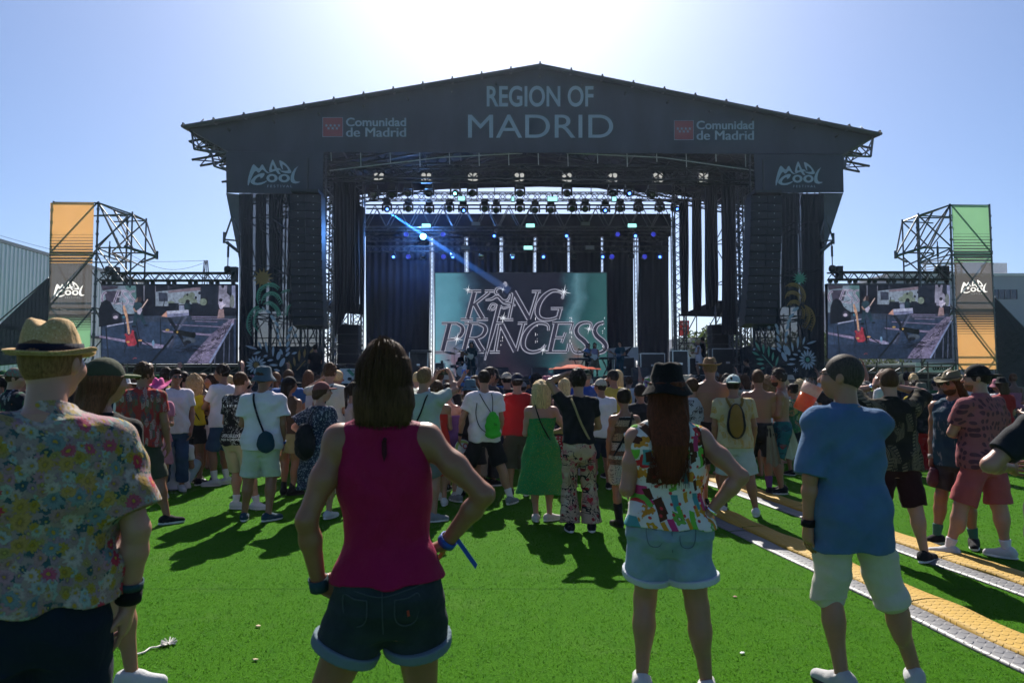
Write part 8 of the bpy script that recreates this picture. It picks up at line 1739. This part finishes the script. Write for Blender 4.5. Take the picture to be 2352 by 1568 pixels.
p = performer('long haired bass player in a dark jacket on the stage', 1083, 5.6, 1.72, 175, sex='m', sk='light', hair=('long', 'dark', .22), hat=('sunhat', BLK), shirt=('long', f_('dark_teal', (.02, .05, .06))), pants=('trousers', f_('dark_teal', (.02, .05, .06)), {'len': 1.9, 'wide': .04}), shoes=BSH, armL='guitar', armR='neck', face=True)
guitar(p, 'cream bass guitar of the player in the dark jacket', (.55, .52, .42), -1)
p = performer('singer in a lilac sleeveless top and plaid skirt playing guitar', 1366, 5.2, 1.66, 172, sex='f', sk='light', hair=('bob', 'dark'), shirt=('tank', f_('lilac', (.40, .33, .46)), {'hem': .98}), pants=('skirt', f_('plaid', (.16, .14, .09)), {'hem': .42, 'flare': .1}), shoes=BOOT, armL='guitar', armR='neck', face=True, head=(0, 14, 0))
guitar(p, 'white guitar of the singer in lilac', (.62, .62, .60), -1)
performer('keyboard player in dark clothes behind the singer', 1352, 7.9, 1.78, 165, sex='m', sk='light', hair=('short', 'dark'), shirt=('long', f_('dark_teal', (.02, .05, .06))), pants=('trousers', BLK, {'len': 1.9}), shoes=BSH, armL='front', armR='front', face=True)
p = performer('guitarist in a teal shirt in the shade right of the big screen', 1424, 5.5, 1.76, 150, sex='m', sk='light', hair=('short', 'dark'), shirt=('tee', f_('shade_teal', (.03, .09, .12))), pants=('trousers', f_('shade_teal', (.03, .09, .12)), {'len': 1.9}), shoes=BSH, armL='guitar', armR='neck', face=True)
guitar(p, 'dark blue guitar held low in the shade', (.02, .06, .12), -1)
performer('drummer in black seated behind the cymbals', 1062, 7.9, 1.76, 180, sex='m', sk='light', hair=('long', 'brown', .2), shirt=('tee', BLK), pants=('trousers', BLK, {'len': 1.9}), shoes=BSH, armL='front', armR='front', face=True, sit=.4, feet=((-.2, .45, 5), (.2, .45, -5)))
performer('woman in a long white top standing at the side of the stage', 1604, 3.0, 1.7, 70, sex='f', sk='light', hair=('bun', 'blond'), shirt=('tank', WHT, {'hem': .62, 'loose': .5}), pants=('shorts', BLK, {'len': .5}), shoes=BSH, armL='front', armR='front')
performer('man in black behind the woman in white at the side of the stage', 1614, 3.6, 1.86, 60, sex='m', sk='light', hair=('short', 'dark'), shirt=('tee', BLK), pants=('trousers', BLK, {'len': 1.9}), shoes=BSH, armL='front', armR='front')
person('stage crew member in black at the left stage corner', 724, 25.4, 798, 40, 'm', 1.1, 'tan', ('short', 'dark'), None, ('tee', BLK), ('trousers', BLK, {'len': 1.9}), BSH, 'front', 'low', ground=1.2, H=1.8, lod=1.5)
person('stage crew member in black under the right scrim', 1715, 25.8, 826, 60, 'm', 1.1, 'light', ('short', 'dark'), None, ('tee', BLK), ('trousers', BLK, {'len': 1.9}), BSH, 'front', 'low', ground=.7, H=1.8, lod=1.5)
mb = MB(); solo(mb.build('camera_riser', case_m), 'x', 'x') if False else None
for px, Y, h, l in ((724, 25.4, 1.2, 'black crew riser at the left stage corner'), (1715, 25.8, .7, 'black crew riser under the right scrim')):
    mb = MB(); q = at(px, 876, Y); q.z = 0; mb.box(q + Z * h / 2, .7, .5, h / 2 - .005); solo(mb.build('riser', case_m), l, 'riser', 'crew risers')
# ---------------------------------------------------------------- the packed crowd in front of the stage: one mesh per person, copied with their own colours
PROT = []
SLOT = {'body': 0, 'shirt': 1, 'top': 1, 'dress': 1, 'shorts': 2, 'skirt': 2, 'trousers': 2, 'hair': 3}
grey_ = f_('crowd_shoe', (.03, .03, .033))
def proto(desc, **k):
    p = person('x', 1176, 12.0, 876, H=1.75, lod=1.35, shirt=k.pop('shirt', ('tee', BLK)), pants=k.pop('pants', ('shorts', BLK, {'len': .8})), **k)
    V, F, mi = [], [], []; n = 0
    for o in list(p.t.children_recursive):
        me = o.data; a = np.empty(len(me.vertices) * 3, np.float32); me.vertices.foreach_get('co', a); q = np.empty(len(me.polygons) * 4, np.int32); me.polygons.foreach_get('vertices', q)
        nm = o.name.split('.')[0]; V.append(a.reshape(-1, 3)); F.append(q.reshape(-1, 4) + n); n += len(me.vertices); mi.append(np.full(len(me.polygons), SLOT.get(nm, 4)))
        bpy.data.objects.remove(o)
    bpy.data.objects.remove(p.t)
    me = np_mesh('crowd_figure', np.concatenate(V), np.concatenate(F), True, np.concatenate(mi))
    for _ in range(5): me.materials.append(BLK)
    PROT.append((desc, me))
proto('with short hair', sex='m', armL='front', armR='front'); proto('with cropped hair', sex='m', hair=('fade', 'dark'), armL='relax', armR='front', build=1.12)
proto('with long hair', sex='f', hair=('long', 'dark', .32), armL='front', armR='front'); proto('with a ponytail', sex='f', hair=('ponytail', 'dark'), armL='front', armR='relax')
proto('with tousled hair', sex='m', hair=('wild', 'dark'), armL='front', armR='front', build=.95); proto('with a hair bun', sex='f', hair=('bun', 'dark'), armL='front', armR='front', shirt=('strappy', BLK, {'hem': .9, 'back': 1.3, 'straps': False}))
proto('with curly hair', sex='f', hair=('curly', 'dark'), armL='front', armR='front'); proto('in a {} cap', sex='m', hair=('short', 'dark'), hat=('cap', BLK), armL='front', armR='front')
proto('in a {} bucket hat', sex='m', hair=('short', 'dark'), hat=('bucket', BLK), armL='front', armR='front'); proto('in a {} sun hat', sex='f', hair=('bob', 'dark'), hat=('sunhat', BLK), armL='front', armR='front')
proto('raising a hand', sex='m', hair=('short', 'dark'), armL='front', armR='up'); proto('with a bob', sex='f', hair=('bob', 'dark'), armL='head', armR='front')
proto('in a backward {} cap', sex='m', hair=('short', 'dark'), hat=('capback', BLK), armL='front', armR='front', build=1.1)
COLS = {'black': (.012, .012, .014), 'charcoal': (.03, .032, .036), 'navy': (.016, .024, .055), 'white': (.66, .66, .68), 'grey': (.2, .2, .21), 'red': (.38, .02, .02), 'blue': (.03, .11, .32), 'green': (.03, .13, .05), 'pink': (.45, .16, .22), 'cream': (.5, .45, .36), 'teal': (.03, .15, .17), 'brown': (.09, .05, .03), 'yellow': (.45, .34, .04), 'purple': (.12, .05, .2), 'orange': (.5, .14, .03)}
CW = ['black'] * 7 + ['charcoal'] * 4 + ['navy'] * 3 + ['white'] * 5 + ['grey'] * 3 + ['red', 'blue', 'green', 'pink', 'cream', 'teal', 'brown', 'yellow', 'purple', 'orange']
crowd_m = {k: f_('crowd_' + k, v) for k, v in COLS.items()}
HWT = ['dark', 'dark', 'brown', 'brown', 'black', 'light', 'blond', 'auburn', 'grey']
ZONES = ((-900, 225, 'by the left tower'), (225, 545, 'before the left screen'), (545, 745, 'below the left scrim'), (745, 990, 'before the blue drape'), (990, 1200, 'before the drum kit'), (1200, 1400, 'before the big screen'), (1400, 1560, 'before the right drapes'), (1560, 1740, 'before the right speakers'), (1740, 1895, 'below the right scrim'), (1895, 2190, 'before the right screen'), (2190, 4000, 'by the right tower'))
taken = [(o.location.x, o.location.y) for o in C.objects if o.parent is None and o.get('category') == 'person']
used = set(); rows = (11.8, 12.6, 13.4, 14.3, 15.3, 16.5, 18.0, 20.0, 22.3, 24.6); count = 0
for ri, y0 in enumerate(rows):
    step = .74 + .04 * ri; x = -.80 * y0 - .5
    while x < .80 * y0 + .5:
        x += step * rnd.uniform(.7, 1.35); y = y0 + rnd.uniform(-.35, .35)
        px = 1176 + x / y * FPX
        if px < 560 and y < 12.2 and rnd.random() < .35: continue
        if px > 1850 and y < 12.3: continue
        if any(abs(x - a) < .42 and abs(y - b) < .45 for a, b in taken): continue
        if count >= 232: break
        zone = next(z for a, b, z in ZONES if a <= px < b); rank = ('nearest row' if ri < 2 else 'near rows' if ri < 4 else 'middle rows' if ri < 7 else 'far rows')
        for _ in range(60):
            desc, me = rnd.choice(PROT); sc_ = rnd.choice(CW); hc = rnd.choice(HWT); hatc = rnd.choice(['black', 'white', 'navy', 'cream', 'red', 'blue', 'green', 'pink', 'grey'])
            d = desc.format(hatc) if '{}' in desc else desc.replace('with ', 'with %s ' % hc).replace(' a %s ' % hc, ' %s ' % hc).replace('%s a ' % hc, 'a %s ' % hc)
            lab = f'person {d} and {sc_} top, {rank} {zone}'
            if lab not in used and len(lab.split()) <= 16: break
        used.add(lab); taken.append((x, y)); count += 1
        o = bpy.data.objects.new('person', me); C.objects.link(o); o.location = (x, y, 0); k = rnd.uniform(.92, 1.055); o.scale = (k * rnd.uniform(.95, 1.1), k, k); o.rotation_euler.z = R(rnd.gauss(0, 22) if rnd.random() < .86 else rnd.uniform(-150, 150))
        tag(o, lab, 'person', 'people packed before the stage')
        hm_ = hair_mat(hc, HC[hc]); pm_ = crowd_m[rnd.choice(['black', 'navy', 'charcoal', 'blue', 'cream', 'grey'])]
        for i, m in enumerate((skin(rnd.choice(['fair', 'light', 'light', 'tan', 'tan', 'brown'])), crowd_m[sc_], pm_, hm_, crowd_m[hatc])): o.material_slots[i].link = 'OBJECT'; o.material_slots[i].material = m
# ---------------------------------------------------------------- a thin volume added to veil the stage, standing in for lens glare
mb = MB(); mb.box((0, 270, 7.6), 405, 340, 8.7, (Vector((1, 0, 0)), Vector((0, 1, 0)), Vector((0, 0, 1))))
N = NT('veil_haze'); N.t.nodes.remove(N.b); pv = N.n('VolumePrincipled'); pv.inputs['Color'].default_value = (.58, .68, 1.0, 1); pv.inputs['Density'].default_value = .00036; pv.inputs['Anisotropy'].default_value = .55
N.l(pv.outputs[0], N.out.inputs['Volume'])
o = mb.build('veil_haze', N.m); o['kind'] = 'stuff'
settle()
